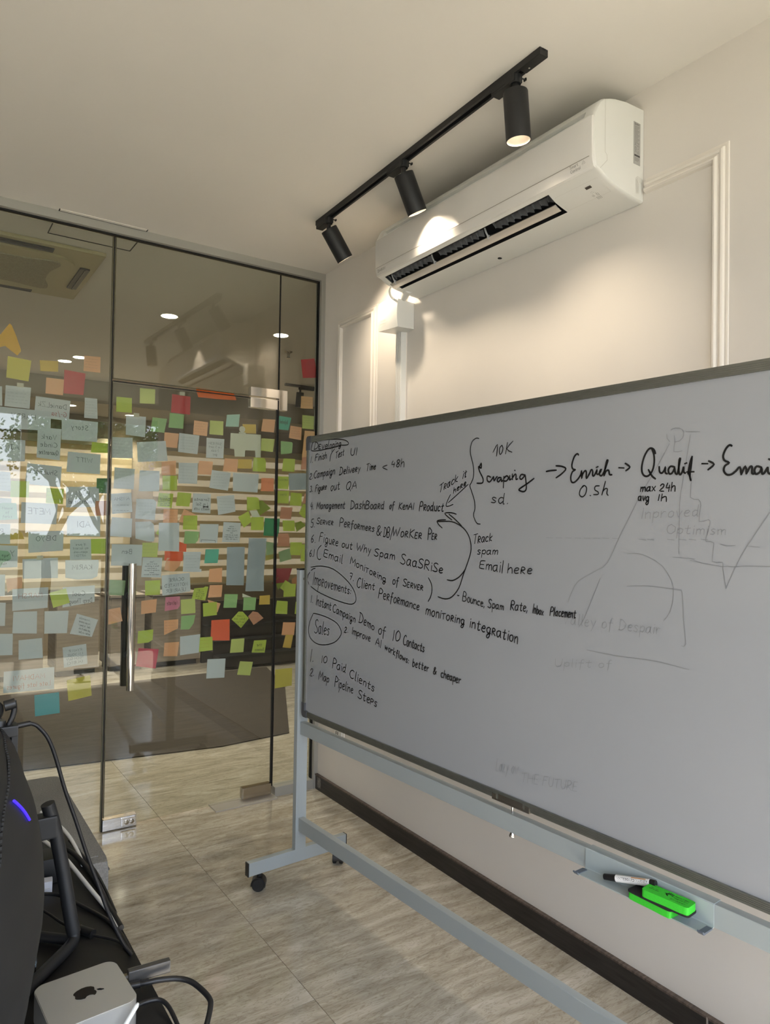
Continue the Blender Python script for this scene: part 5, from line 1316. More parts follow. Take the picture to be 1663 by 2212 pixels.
([(17150,15910),(17820,15880),(17800,15200),(17100,15220)], 'lime', 'blank lime note below the blue grey sheet', None, {}),
([(18000,15890),(18210,15900),(18230,15350),(17860,15360)], 'salmon', 'brownish sliver of paper right of the blank lime note', None, {}),
([(16580,15110),(17270,15100),(17180,14470),(16520,14490)], 'salmon', 'brownish note above right of the emerald green note', None, {}),
([(17900,15320),(18230,15250),(18240,14540),(17970,14550),(17660,14790)], 'lime', 'pointed lime note with writing cut off by the whiteboard frame', 'lorem', {}),
([(16680,14400),(17390,14400),(17440,13840),(16740,13840)], 'lime', 'soft lime note right of the emerald green note', None, {}),
([(17450,14280),(17820,14390),(18090,14150),(17590,13790)], 'dlime', 'crumpled dark lime note beside the whiteboard frame', None, {'curl': 1}),
([(16440,13700),(17020,13710),(17120,13530),(17110,13020),(16430,13020)], 'salmon', 'brownish note with clipped corner below the emerald green note', None, {}),
([(17170,13240),(17870,13230),(17800,12530),(17160,12560)], 'lime', 'square lime note overlapping a sage green tilted note', None, {}),
([(17860,13120),(18240,13120),(18260,12190),(17790,12210)], 'lime', 'tall lime strip cut off by the whiteboard left edge', None, {}),
([(16480,12720),(17130,12920),(17260,12340),(16600,12170)], 'sage', 'tilted sage green note on the right pane', None, {}),
([(16360,11860),(17300,11850),(17070,11110),(16170,11040)], 'dred', 'dark red paper behind the crumpled lime notes', None, {}),
([(16450,11370),(16820,11410),(16920,11200),(16540,10680),(16360,11130)], 'dlime', 'crumpled dark lime note over the dark red paper', None, {'curl': 1, 'z': 1}),
([(16920,11220),(17220,11040),(16840,10650),(16610,10810)], 'lime', 'triangular lime note between crumpled note and square lime note', None, {'z': 1}),
([(16840,11030),(17530,11010),(17510,10330),(16810,10320)], 'lime', 'square lime note right of the crumpled notes beside the stand post', None, {'z': 2}),
([(17290,11260),(17590,11420),(17780,10880),(17320,11030)], 'brown', 'crumpled brown note touching the stand post', None, {}),
([(16450,10150),(17080,10080),(17070,9400),(16350,9460)], 'lime', 'lime note alone above the dark scribble on the right pane', None, {}),
([(17550,10040),(17740,10030),(17760,9370),(17510,9380)], 'lime', 'thin lime sliver beside the stand post', None, {}),
([(16830,8980),(17550,8930),(17490,8250),(16760,8300)], 'peach', 'peach note above the tall narrow mustard note', None, {}),
([(16990,8310),(17440,8270),(17320,7560),(16830,7650)], 'mustard', 'tall narrow mustard note on the right pane', None, {}),
([(16410,6520),(17410,6510),(17420,5560),(16410,5520)], 'yellow', 'large yellow note lowest on the right pane', None, {}),
]
FONT = {
'A':"0 0 4 10 8 0/1.3 3.5 6.8 3.5",'B':"0 0 0 10 4 10 6 8 4 5.5 0 5.3/4 5.5 7 3 4.5 0 0 0",'C':"7 9 4.5 10 1.5 8 0 4.5 1.5 1 4.5 0 7 1.5",
'D':"1 0 1 10/0 10 4 9.5 7.5 6 6.5 2 3 0 0 0",'E':"6 10 0.5 10 0.3 5 0 0 6 0/0.3 5.2 5 5.3",'F':"0 0 1 9.5 6.5 10/0.7 5.5 5 6",'G':"7 9 4 10 1 7.5 0 4 2 0.5 5 0 7 2 7 4.5 4.5 4.5",
'H':"0 0 0 10/7 0 7 10/0 5 7 5",'I':"1 0 1.4 10",'J':"1 10 6 10/4 10 4 2 2 0 0 1.5",'K':"0.5 0 1 10/7 9.5 1 4.5 7 0",'L':"0.5 10 0 0 5.5 0",
'M':"0 0 1 10 4.5 3 8 10 8.5 0",'N':"0 0 0.5 10 6.5 0 7 10",'O':"4 10 1 8 0 4.5 1.5 0.8 4.5 0 7.5 3 7.5 7 4 10",'P':"0.5 -0.5 1 10 5 10 7 8 5.5 5.3 1 4.8",
'Q':"5 10 1.5 8.5 0 4.5 2 0.5 5 0.5 8 4 7.5 8.5 5 10 3.5 9/5.5 3 8.8 -2",'R':"0.5 0 1 10 5 10 6.5 8 5 5.7 1 5 7 0",'S':"6.5 9 4 10 1 8.5 2 6 5.5 4 6 1.5 3.5 0 0 1",
'T':"0 9 7.5 10/3.8 9.5 3.3 0",'U':"0 10 0.3 3 2.5 0 5.5 1 6.3 4 6.5 10",'V':"0 10 3 0 6.5 10",'W':"0 10 2 0 5 7.5 7.5 0 10.5 10",'X':"0 0 7 10/0 10 7 0",'Y':"0 10 3.5 5/7 10 2 -2",'Z':"0 10 7 10 0 0 7 0",
'a':"5 5.5 3 6 0.5 4.5 0.5 1 2.5 0 4.5 2 5 6/5 6 5 1.5 6 0",'b':"0.5 10 0.5 0.3 3 0 5 2 4.5 5 2.5 5.7 0.5 4",'c':"5 5.2 3 6 0.7 4.5 0.7 1.2 3 0 5 0.8",'d':"4.8 5.5 2.5 6 0.5 4 0.8 1 2.5 0 4.6 2/5.2 10.5 4.8 0.3 6 0",
'e':"0.5 3 3.5 3.5 5 4.8 3.5 6.2 1.5 5.5 0.5 3 1.3 0.7 3 0 5 0.8",'f':"5 9.5 3.5 10 2.5 8 2.3 0 2 -3/0.5 5.3 4.8 5.6",'g':"5 5.5 2.7 6 0.5 4.3 1 1 3 0.5 4.7 2 5 6 5 -2 3 -4.3 1 -3.5 2 -1 6 0.5",
'h':"0.5 10 0.5 0/0.5 3.5 2.5 6 4.5 5 5 0",'i':"1 6 1 0/1.1 8.3 1.2 8.8",'j':"2 6 2 -3 0 -4/2.1 8.3 2.2 8.7",'k':"0.5 10 0.5 0/5 6 1 2.5 5.3 0",'l':"1 10.5 0.8 0.8 1.6 0",
'm':"0.5 6 0.6 0/0.6 4 2.3 6 3.8 5 3.8 0/3.8 4 5.6 6 7.2 5 7.4 0",'n':"0.5 6 0.6 0/0.6 4 2.7 6 4.6 5 5 0",'o':"3 6 1 5 0.4 2.7 1.2 0.5 3.2 0 5 2 4.8 5 3 6",'p':"0.5 6 0.3 -4.5/0.5 4 2.5 6 4.8 5 4.8 2 3 0.5 0.5 1.5",
'q':"5 6 5 -4",'r':"0.5 6 0.7 0/0.7 3.5 2.3 5.7 4.3 5.7",'s':"4.6 5.5 2.5 6.2 0.8 5 2.5 3.3 4.3 2 3 0 0.3 0.6",'t':"2.7 9 2.2 1.2 3.2 0 4.8 0.6/0.3 6 5 6.3",'u':"0.5 6 0.6 1.5 2.3 0 4.3 1.5 4.8 6/4.8 6 5 0",
'v':"0.3 6 2.5 0 5 6",'w':"0.3 6 1.8 0 3.7 5 5.3 0 7.5 6",'x':"0.3 6 5 0/5 6 0.3 0",'y':"0.5 6 2.7 1.5/5.2 6 1.5 -4",'z':"0.5 6 5 6 0.5 0 5 0",
'0':"3.5 10 1 8 0.4 4.5 1.5 0.7 3.5 0 5.7 2.5 6 7 3.5 10",'1':"1.5 10 1 0",'2':"0.5 8 2.5 10 5 8.5 4 5 0 0.5 5.5 0",'3':"0.5 9 3 10 4.8 8 2.5 5.7 5 3.5 4 0.5 0 0.5",'4':"2 10 0.5 4.5 5 4.5/4.7 7 4.2 0",
'5':"5 10 1.2 9.5 1 6 4.5 5.5 5 2 3 0 0 0.5",'6':"4 10 1.5 7 0.5 3 2 0 4.3 1 4.6 3.5 2.8 5 0.8 3.5",'7':"0 9 5 10 2 0/0.8 5 4.5 5.3",'8':"3 5.2 1 7.8 3 10 5 8 3 5.2 0.7 2.3 3 0 5.3 2.5 3 5.2",
'9':"5 9 2 10 0.8 7 3 5.2 5 8 4 0",'.':"1 0.2 1.4 0.5",',':"1.5 1 0.3 -2",':':"1 1 1.2 1.4/1 5 1.2 5.4",'/':"0 -2 5 11",'(':"4 11 1.5 8 0.5 4 2 0 3.5 -1.5",')':"0.5 11 3 8 3.8 4 2.5 0 0.5 -1.5",'<':"5 7.5 0.5 4.5 5 1",
'-':"0.5 4 4 4.3",'&':"6 0 1.5 7 2.5 10 4.5 8.5 0.8 3.5 1.5 0.3 4 0 6.5 4.5",'~':"","!":"1 10 1 3/1 0 1.2 0.3",
'@':"5.5 8.5 3 9.5 1 7.5 3 5.5/3 5.5 6 6 4 2 1 0 0 2",
}
D = {'ghost': GHOST, 'notes': NOTES, 'font': FONT}
# ---------------------------------------------------------------- helpers
def lin(c):
    return tuple((v / 12.92 if v <= .04045 else ((v + .055) / 1.055) ** 2.4) for v in (x / 255. for x in c)) + (1,)
def mat(name, rgb, rough=.5, metal=0., noise=None, bump=0., emit=None, spec=.5, stretch=(1, 1, 1)):
    m = bpy.data.materials.new(name); m.use_nodes = True; t = m.node_tree; b = t.nodes['Principled BSDF']
    c = lin(rgb)
    b.inputs['Base Color'].default_value = c; b.inputs['Roughness'].default_value = rough; b.inputs['Metallic'].default_value = metal
    b.inputs['Specular IOR Level'].default_value = spec
    if emit: b.inputs['Emission Color'].default_value = c; b.inputs['Emission Strength'].default_value = emit
    if noise or bump:
        tc = t.nodes.new('ShaderNodeTexCoord'); mp = t.nodes.new('ShaderNodeMapping'); nz = t.nodes.new('ShaderNodeTexNoise')
        mp.inputs['Scale'].default_value = stretch
        t.links.new(tc.outputs['Object'], mp.inputs[0]); t.links.new(mp.outputs[0], nz.inputs[0])
        nz.inputs['Scale'].default_value = noise[0] if noise else 60.; nz.inputs['Detail'].default_value = 4
        if noise:
            rp = t.nodes.new('ShaderNodeValToRGB'); a = noise[1]
            rp.color_ramp.elements[0].position = .3; rp.color_ramp.elements[1].position = .7
            rp.color_ramp.elements[0].color = tuple(max(0, x * (1 - a)) for x in c[:3]) + (1,)
            rp.color_ramp.elements[1].color = tuple(min(1, x * (1 + a)) for x in c[:3]) + (1,)
            t.links.new(nz.outputs[0], rp.inputs[0]); t.links.new(rp.outputs[0], b.inputs['Base Color'])
        if bump:
            bp = t.nodes.new('ShaderNodeBump'); bp.inputs['Strength'].default_value = bump; bp.inputs['Distance'].default_value = .002
            t.links.new(nz.outputs[0], bp.inputs['Height']); t.links.new(bp.outputs[0], b.inputs['Normal'])
    return m
def obj(name, me, m=None, parent=None, loc=None, rot=None, smooth=False, label=None, cat=None, group=None, kind=None):
    if isinstance(me, bmesh.types.BMesh):
        d = bpy.data.meshes.new(name); me.normal_update(); me.to_mesh(d); me.free(); me = d
        if m: me.materials.append(m)
    if smooth:
        me.polygons.foreach_set('use_smooth', [True] * len(me.polygons))
        try: me.set_sharp_from_angle(angle=R(40))
        except Exception: pass
    o = bpy.data.objects.new(name, me); C.objects.link(o)
    if parent: o.parent = parent
    if loc: o.location = loc
    if rot: o.rotation_euler = rot
    tag(o, label, cat, group, kind); return o
def tag(o, label=None, cat=None, group=None, kind=None):
    if label: o['label'] = label
    if cat: o['category'] = cat
    if group: o['group'] = group
    if kind: o['kind'] = kind
    return o
def thing(name, label, cat, loc=(0, 0, 0), rz=0., group=None):
    o = bpy.data.objects.new(name, None); C.objects.link(o); o.location = loc; o.rotation_euler = (0, 0, rz)
    o.empty_display_size = .05
    return tag(o, label, cat, group)
def box(bm, a, b, bev=0.):
    a, b = Vector(a), Vector(b)
    r = bmesh.ops.create_cube(bm, size=1.)
    vs = r['verts']
    for v in vs:
        v.co = Vector(((a[i] + b[i]) / 2 + v.co[i] * abs(b[i] - a[i])) for i in range(3))
    if bev:
        es = list({e for v in vs for e in v.link_edges})
        bmesh.ops.bevel(bm, geom=es, offset=bev, segments=2, affect='EDGES', profile=.7)
    return bm
def bx(a, b, bev=0.): return box(bmesh.new(), a, b, bev)
def cyl(bm, p0, p1, r0, r1=None, n=24, caps=True):
    p0, p1 = Vector(p0), Vector(p1); r1 = r0 if r1 is None else r1
    d = (p1 - p0); q = d.to_track_quat('Z', 'Y').to_matrix()
    rings = []
    for p, r in ((p0, r0), (p1, r1)):
        rings.append([bm.verts.new(p + q @ Vector((r * math.cos(2 * math.pi * i / n), r * math.sin(2 * math.pi * i / n), 0))) for i in range(n)])
    for i in range(n): bm.faces.new((rings[0][i], rings[0][(i + 1) % n], rings[1][(i + 1) % n], rings[1][i]))
    if caps: bm.faces.new(rings[0][::-1]); bm.faces.new(rings[1])
    return bm
def lathe(bm, pts, n=32, M=None):
    M = M or Matrix()
    rings = []
    for r, z in pts:
        if r < 1e-6: rings.append([bm.verts.new(M @ Vector((0, 0, z)))])
        else: rings.append([bm.verts.new(M @ Vector((r * math.cos(2 * math.pi * i / n), r * math.sin(2 * math.pi * i / n), z))) for i in range(n)])
    for a, b in zip(rings, rings[1:]):
        for i in range(n):
            j = (i + 1) % n
            if len(a) == 1 and len(b) == 1: continue
            if len(a) == 1: bm.faces.new((a[0], b[j], b[i]))
            elif len(b) == 1: bm.faces.new((a[i], a[j], b[0]))
            else: bm.faces.new((a[i], a[j], b[j], b[i]))
    return bm
def catmull(pts, n=6):
    pts = [Vector(p) for p in pts]; P = [pts[0]] + pts + [pts[-1]]; o = []
    for i in range(1, len(P) - 2):
        for k in range(n):
            t = k / n; a, b, c, d = P[i - 1], P[i], P[i + 1], P[i + 2]
            o.append(.5 * ((2 * b) + (c - a) * t + (2 * a - 5 * b + 4 * c - d) * t * t + (3 * b - a - 3 * c + d) * t ** 3))
    return o + [pts[-1]]
def tube(bm, pts, r, n=10, smooth=6):
    P = catmull(pts, smooth) if smooth else [Vector(p) for p in pts]
    rings = []; up = Vector((0, 0, 1)); prev = None
    for i, p in enumerate(P):
        d = (P[min(i + 1, len(P) - 1)] - P[max(i - 1, 0)]).normalized()
        x = d.orthogonal().normalized() if prev is None else (prev - d * prev.dot(d)).normalized()
        prev = x; y = d.cross(x); rr = r(i / (len(P) - 1)) if callable(r) else r
        rings.append([bm.verts.new(p + (x * math.cos(a) + y * math.sin(a)) * rr) for a in (2 * math.pi * k / n for k in range(n))])
    for a, b in zip(rings, rings[1:]):
        for k in range(n): bm.faces.new((a[k], a[(k + 1) % n], b[(k + 1) % n], b[k]))
    bm.faces.new(rings[0][::-1]); bm.faces.new(rings[-1]); return bm
def prism(bm, pts, vec):
    """closed polygon pts (3D) extruded by vec"""
    vec = Vector(vec); a = [bm.verts.new(Vector(p)) for p in pts]; b = [bm.verts.new(Vector(p) + vec) for p in pts]; n = len(pts)
    bm.faces.new(a[::-1]); bm.faces.new(b)
    for i in range(n): bm.faces.new((a[i], a[(i + 1) % n], b[(i + 1) % n], b[i]))
    bmesh.ops.recalc_face_normals(bm, faces=bm.faces); return bm
def ribbons(bm, strokes, w, org, A, B, off=0.):
    """flat pen strokes: 2D polylines mapped on the plane org + x*A + y*B"""
    org, A, B = Vector(org), Vector(A), Vector(B); N = A.cross(B).normalized() * off
    for s in strokes:
        P = [Vector((s[i], s[i + 1])) for i in range(0, len(s), 2)]
        Q = [P[0]]
        for p in P[1:]:
            if (p - Q[-1]).length > w * .25: Q.append(p)
        if len(Q) < 2: Q = [P[0] - Vector((w * .3, 0)), P[0] + Vector((w * .3, 0))]
        l, rr = [], []
        for i, p in enumerate(Q):
            d1 = (p - Q[i - 1]).normalized() if i else (Q[1] - p).normalized()
            d2 = (Q[i + 1] - p).normalized() if i < len(Q) - 1 else d1
            d = (d1 + d2); d = d.normalized() if d.length > .2 else d1
            nn = Vector((-d.y, d.x)); k = w / 2 * (1 if 0 < i < len(Q) - 1 else .75)
            ex = d1 * (w * .3) * (-1 if i == 0 else (1 if i == len(Q) - 1 else 0))
            for L, sg in ((l, 1), (rr, -1)):
                q = p + nn * k * sg + ex; L.append(bm.verts.new(org + A * q.x + B * q.y + N))
        for i in range(len(Q) - 1):
            bm.faces.new((rr[i], rr[i + 1], l[i + 1], l[i]))
    return bm
FONT = D['font']
def glyph(ch):
    s = FONT.get(ch) or FONT.get(ch.upper(), '')
    o = []
    for st in s.split('/'):
        v = [float(x) for x in st.split()]
        if len(v) >= 4: o.append(v)
    return o
def text_strokes(t, x, y, h, wmax=None, mirror=False, xs=1.):
    o = []; cx = 0; k = h / 10.
    for ch in t:
        g = glyph(ch)
        if ch == ' ' or not g: cx += 5 if ch == ' ' else 3; continue
        for st in g: o.append([st[i] + cx if i % 2 == 0 else st[i] for i in range(len(st))])
        cx += max(max(s[0::2]) for s in g) + 2.
    cx = max(cx - 2, 1); sx = k * xs
    if wmax and cx * sx > wmax: sx = wmax / cx
    if mirror: return [[(x + (cx - s[i]) * sx) if i % 2 == 0 else y + s[i] * k for i in range(len(s))] for s in o]
    return [[x + s[i] * sx if i % 2 == 0 else y + s[i] * k for i in range(len(s))] for s in o]
# ---------------------------------------------------------------- materials
def glass_mat(name='clear_glass', tint=(.895, .915, .885), extra=0.):
    m = bpy.data.materials.new(name); m.use_nodes = True; t = m.node_tree; t.nodes.clear()
    o = t.nodes.new('ShaderNodeOutputMaterial'); mx = t.nodes.new('ShaderNodeMixShader')
    tr = t.nodes.new('ShaderNodeBsdfTransparent'); gl = t.nodes.new('ShaderNodeBsdfGlossy'); fr = t.nodes.new('ShaderNodeFresnel')
    ge = t.nodes.new('ShaderNodeNewGeometry'); mr = t.nodes.new('ShaderNodeMapRange')
    tr.inputs[0].default_value = tint + (1,); gl.inputs['Roughness'].default_value = 0.; gl.inputs[0].default_value = (1, 1, 1, 1)
    mr.inputs['To Min'].default_value = 1.52 + extra; mr.inputs['To Max'].default_value = 1 / (1.52 + extra)
    t.links.new(ge.outputs['Backfacing'], mr.inputs['Value']); t.links.new(mr.outputs[0], fr.inputs[0])
    t.links.new(fr.outputs[0], mx.inputs[0]); t.links.new(tr.outputs[0], mx.inputs[1]); t.links.new(gl.outputs[0], mx.inputs[2]); t.links.new(mx.outputs[0], o.inputs[0])
    return m
GLASS = glass_mat()
WALL = mat('cream_wall_paint', (219, 213, 205), .75, noise=(2.5, .025), bump=.05)
CEIL = mat('ceiling_paint', (221, 216, 208), .85, noise=(1.5, .02))
TRIMW = mat('moulding_paint', (226, 219, 209), .5)
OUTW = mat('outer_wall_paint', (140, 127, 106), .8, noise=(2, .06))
BASEB = mat('dark_baseboard_wood', (38, 35, 34), .35, noise=(9, .5), stretch=(3, 1, 12))
ALU = mat('anodised_aluminium', (168, 167, 160), .4, .25)
ALUD = mat('aluminium_frame', (135, 136, 130), .35, .8, noise=(40, .15), stretch=(1, 1, 30))
STEEL = mat('grey_powder_coat', (152, 159, 160), .42)
CHROME = mat('chrome', (225, 222, 218), .07, 1.)
BRUSH = mat('brushed_steel', (176, 168, 156), .22, 1.)
BLACK = mat('black_plastic', (22, 22, 23), .4)
BLACKM = mat('black_matte_metal', (26, 27, 29), .5)
RUBBER = mat('black_rubber', (16, 16, 17), .6)
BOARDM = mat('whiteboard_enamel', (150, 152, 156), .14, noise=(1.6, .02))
INK = mat('black_marker_ink', (14, 13, 14), .5)
GHOSTM = mat('faint_marker_residue', (124, 126, 129), .3)
ACW = mat('white_abs_plastic', (222, 221, 216), .28)
ACP = mat('white_gloss_panel', (219, 216, 211), .2)
ACD = mat('air_outlet_dark', (44, 46, 50), .45)
FLAPM = mat('satin_flap', (205, 198, 190), .22, .35)
DARKGAP = mat('dark_gap', (18, 18, 18), .7)
def tile_mat(name, c1, c2, c3, rough):
    m = bpy.data.materials.new(name); m.use_nodes = True; t = m.node_tree; b = t.nodes['Principled BSDF']; N = t.nodes.new; K = t.links.new
    ge = N('ShaderNodeNewGeometry'); oi = N('ShaderNodeObjectInfo'); mp = N('ShaderNodeMapping'); cmb = N('ShaderNodeCombineXYZ'); mul = N('ShaderNodeMath'); mul.operation = 'MULTIPLY'; mul.inputs[1].default_value = 40
    K(oi.outputs['Random'], mul.inputs[0]); K(mul.outputs[0], cmb.inputs[0]); K(mul.outputs[0], cmb.inputs[1])
    K(ge.outputs['Position'], mp.inputs['Vector']); K(cmb.outputs[0], mp.inputs['Location'])
    mp.inputs['Scale'].default_value = (1.7, 8., 1); mp.inputs['Rotation'].default_value = (0, 0, R(-6))
    n1 = N('ShaderNodeTexNoise'); n1.inputs['Scale'].default_value = 1.5; n1.inputs['Detail'].default_value = 10; n1.inputs['Roughness'].default_value = .66; n1.inputs['Distortion'].default_value = 1.6
    n2 = N('ShaderNodeTexNoise'); n2.inputs['Scale'].default_value = 5.5; n2.inputs['Detail'].default_value = 6; n2.inputs['Distortion'].default_value = 2.2
    K(mp.outputs[0], n1.inputs[0]); K(mp.outputs[0], n2.inputs[0])
    r1 = N('ShaderNodeValToRGB'); e = r1.color_ramp.elements
    e[0].position = .30; e[0].color = lin(c1); e[1].position = .72; e[1].color = lin(c3); x = e.new(.52); x.color = lin(c2)
    K(n1.outputs[0], r1.inputs[0])
    r2 = N('ShaderNodeValToRGB'); e = r2.color_ramp.elements
    e[0].position = .470; e[0].color = (1, 1, 1, 1); e[1].position = .545; e[1].color = (1, 1, 1, 1); x = e.new(.508); x.color = (.66, .62, .57, 1)
    K(n2.outputs[0], r2.inputs[0])
    mx = N('ShaderNodeMix'); mx.data_type = 'RGBA'; mx.blend_type = 'MULTIPLY'; mx.inputs[0].default_value = .75
    K(r1.outputs[0], mx.inputs[6]); K(r2.outputs[0], mx.inputs[7]); K(mx.outputs[2], b.inputs['Base Color'])
    b.inputs['Roughness'].default_value = rough; b.inputs['Specular IOR Level'].default_value = .5
    return m
TILE = tile_mat('veined_floor_tile', (146, 137, 122), (182, 174, 158), (208, 202, 190), .10)
GROUT = mat('tile_grout', (205, 196, 180), .8)
# ---------------------------------------------------------------- room shell
XW, YG, H = 1.88, 3.43, 2.79
def st(name, bm, m, parent=None, **k):
    return obj(name, bm, m, parent, kind=None if parent else 'structure', **k)
fl = st('floor', bx((-5, WIN_Y, -.12), (9, 12.2, -.012)), GROUT)
TX, TY, GAP = 1.15, .575, .0016
tm = bx((GAP / 2, GAP / 2, -.012), (TX - GAP / 2, TY - GAP / 2, 0)); tme = bpy.data.meshes.new('tile'); tm.to_mesh(tme); tm.free(); tme.materials.append(TILE)
for i in range(-2, 5):
    for j in range(-5, 10):
        obj('tile', tme, parent=fl, loc=(1.05 + (i - 1) * TX, 1.315 + j * TY, 0))
far = bx((-5, 1.315 + 10 * TY, -.012), (9, 12.2, 0)); box(far, (-5, WIN_Y, -.012), (1.05 - 3 * TX, 1.315 + 10 * TY, 0)); box(far, (1.05 + 4 * TX, WIN_Y, -.012), (9, 1.315 + 10 * TY, 0)); box(far, (1.05 - 3 * TX, WIN_Y, -.012), (1.05 + 4 * TX, 1.315 - 5 * TY, 0))
obj('floor_tiles', far, TILE, fl)['kind'] = 'stuff'
st('ceiling', bx((-5, WIN_Y, H), (9, 7.3, H + .12)), CEIL)
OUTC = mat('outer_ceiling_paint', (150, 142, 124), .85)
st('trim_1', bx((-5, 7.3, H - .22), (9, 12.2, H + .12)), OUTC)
st('wall_right', bx((XW, .4, 0), (XW + .12, YG + .07, H)), WALL)
st('wall_left', bx((-2.6, WIN_Y, 0), (-2.48, YG + .07, H)), WALL)
st('wall_right_return', bx((XW + .12, .4, 0), (3.4, .52, H)), WALL)
st('wall_alcove', bx((3.4, WIN_Y, 0), (3.52, .52, H)), WALL)
bk = bmesh.new()
box(bk, (-2.6, WIN_Y - .12, 0), (3.52, WIN_Y, .55)); box(bk, (-2.6, WIN_Y - .12, 2.62), (3.52, WIN_Y, H)); box(bk, (-2.6, WIN_Y - .12, .55), (-2.3, WIN_Y, 2.62)); box(bk, (2.75, WIN_Y - .12, .55), (3.52, WIN_Y, 2.62))
st('wall_rear', bk, WALL)
w4 = tag(thing('window_4', None, None), kind='structure')
for x in (-2.27, -.62, 1.05, 2.72): obj('mullion', bx((x - .03, WIN_Y - .1, .55), (x + .03, WIN_Y - .04, 2.62)), ALU, w4)
for z in (.58, 2.59): obj('window_rail', bx((-2.3, WIN_Y - .1, z - .03), (2.75, WIN_Y - .04, z + .03)), ALU, w4)
# outer room
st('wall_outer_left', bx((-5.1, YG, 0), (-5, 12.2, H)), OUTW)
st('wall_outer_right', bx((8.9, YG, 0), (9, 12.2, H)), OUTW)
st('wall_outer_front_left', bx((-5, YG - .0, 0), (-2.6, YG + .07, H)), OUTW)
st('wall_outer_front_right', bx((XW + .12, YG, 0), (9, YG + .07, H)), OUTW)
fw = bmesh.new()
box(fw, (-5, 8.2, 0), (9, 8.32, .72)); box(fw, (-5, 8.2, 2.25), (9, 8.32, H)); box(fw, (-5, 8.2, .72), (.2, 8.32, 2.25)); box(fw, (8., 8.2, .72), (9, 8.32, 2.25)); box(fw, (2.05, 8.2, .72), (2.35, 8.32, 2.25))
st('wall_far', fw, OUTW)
# baseboard with chipped pale end
bbd = st('baseboard_right', bx((XW - .014, .4, 0), (XW, YG - .035, .078), .002), BASEB)
obj('chipped_patch', bx((XW - .0146, YG - .095, .016), (XW - .012, YG - .06, .068)), mat('bare_plaster_chip', (120, 116, 112), .8, noise=(90, .4)), bbd)
obj('top_bead', bx((XW - .0165, .4, .074), (XW - .0005, YG - .035, .08)), mat('worn_wood_edge', (86, 74, 66), .5, noise=(30, .5), stretch=(1, 4, 1)), bbd)
obj('board_joint', bx((XW - .0172, 1.135, 0), (XW - .0136, 1.139, .079)), mat('pale_joint', (150, 140, 130), .8), bbd)
# picture-frame mouldings on the right wall
PROF = [(0, 0), (.0015, .004), (.006, .0045), (.011, .004), (.014, .011), (.019, .013), (.025, .011), (.027, .008), (.031, .010), (.036, .016), (.041, .016), (.045, .010), (.048, 0)]
def moulding(name, y0, y1, z0, z1, skip_top=None):
    root = tag(thing(name, None, None), kind='structure')
    loops = []
    for k, (a, b) in enumerate(((y0, z0), (y0, z1), (y1, z1), (y1, z0))):
        sy = 1 if a == y0 else -1; sz = 1 if b == z0 else -1
        loops.append([Vector((XW - d, a + sy * s, b + sz * s)) for s, d in PROF])
    for k in range(4):
        segs = [(loops[k], loops[(k + 1) % 4])]
        if k == 1 and skip_top:     # the top length is broken off behind the air conditioner
            c0, c1 = skip_top
            def cut(L, y): return [Vector((v.x, y, v.z)) for v in L]
            segs = [(loops[1], cut(loops[1], c0)), (cut(loops[2], c1), loops[2])]
        for A, B in segs:
            bm = bmesh.new(); va = [bm.verts.new(v) for v in A]; vb = [bm.verts.new(v) for v in B]
            for i in range(len(A) - 1): bm.faces.new((va[i], va[i + 1], vb[i + 1], vb[i]))
            bm.faces.new(va); bm.faces.new(vb[::-1]); bmesh.ops.recalc_face_normals(bm, faces=bm.faces)
            obj('moulding', bm, TRIMW, root)
    return root
moulding('trim_2', 2.868, 3.25, .85, 2.497)
moulding('trim_3', 1.095, 2.672, .85, 2.507, (1.364, 2.622))
# frame of the glass partition
ch = st('trim_4', bx((-2.48, YG - .035, 2.752), (XW, YG + .03, H)), ALU)
st('trim_5', bx((1.856, YG - .035, 0), (1.90, YG + .03, 2.752)), ALU)
st('trim_6', bx((1.632, YG - .03, 0), (1.856, YG + .03, .048)), ALU)
st('trim_7', bx((1.853, YG - .012, .048), (1.856, YG + .012, 2.752)), DARKGAP)
st('trim_8', bx((-2.48, YG - .012, 2.747), (1.853, YG + .014, 2.752)), DARKGAP)
st('trim_9', bx((1.30, 3.366, .0), (1.632, YG + .04, .006)), mat('threshold_plate', (196, 192, 184), .3, .5))
# ceiling access hatch crossing the partition
htc = st('trim_10', bx((.534, 3.372, H - .0025), (.913, 3.392, H)), CEIL)
for a, b in (((.532, 3.372), (.536, 3.69)), ((.911, 3.372), (.915, 3.69)), ((.534, 3.688), (.913, 3.692)), ((.534, 3.391), (.913, 3.394))):
    obj('seam', bx((a[0], a[1], H - .003), (b[0], b[1], H)), DARKGAP, htc)
# ---------------------------------------------------------------- glass panes and the door
YB = YG + .010
def pane(name, x0, x1, z0, z1, parent=None):
    return obj(name, bx((x0, YG, z0), (x1, YB, z1)), GLASS, parent, kind=None if parent else 'structure')
w1 = pane('window_1', -2.47, .776, .004, 2.744)
obj('pane_edge', bx((.772, YG - .0008, .004), (.7765, YB + .0005, 2.744)), mat('glass_edge_green', (92, 88, 66), .3), w1)
w2 = pane('window_2', .785, 1.6195, 2.083, 2.744)
obj('pane_edge', bx((.785, YG - .0008, 2.083), (.7885, YB + .0005, 2.744)), bpy.data.materials['glass_edge_green'], w2)
obj('pane_edge', bx((.785, YG - .0008, 2.083), (1.6195, YB + .0005, 2.0865)), bpy.data.materials['glass_edge_green'], w2)
w3 = pane('window_3', 1.6275, 1.853, .048, 2.744)
obj('pane_edge', bx((1.6265, YG - .0008, .048), (1.6305, YB + .0005, 2.744)), DARKGAP, w3)
seal = st('trim_11', bx((.7768, YG - .0015, 0), (.7815, YB + .001, 2.744)), DARKGAP)
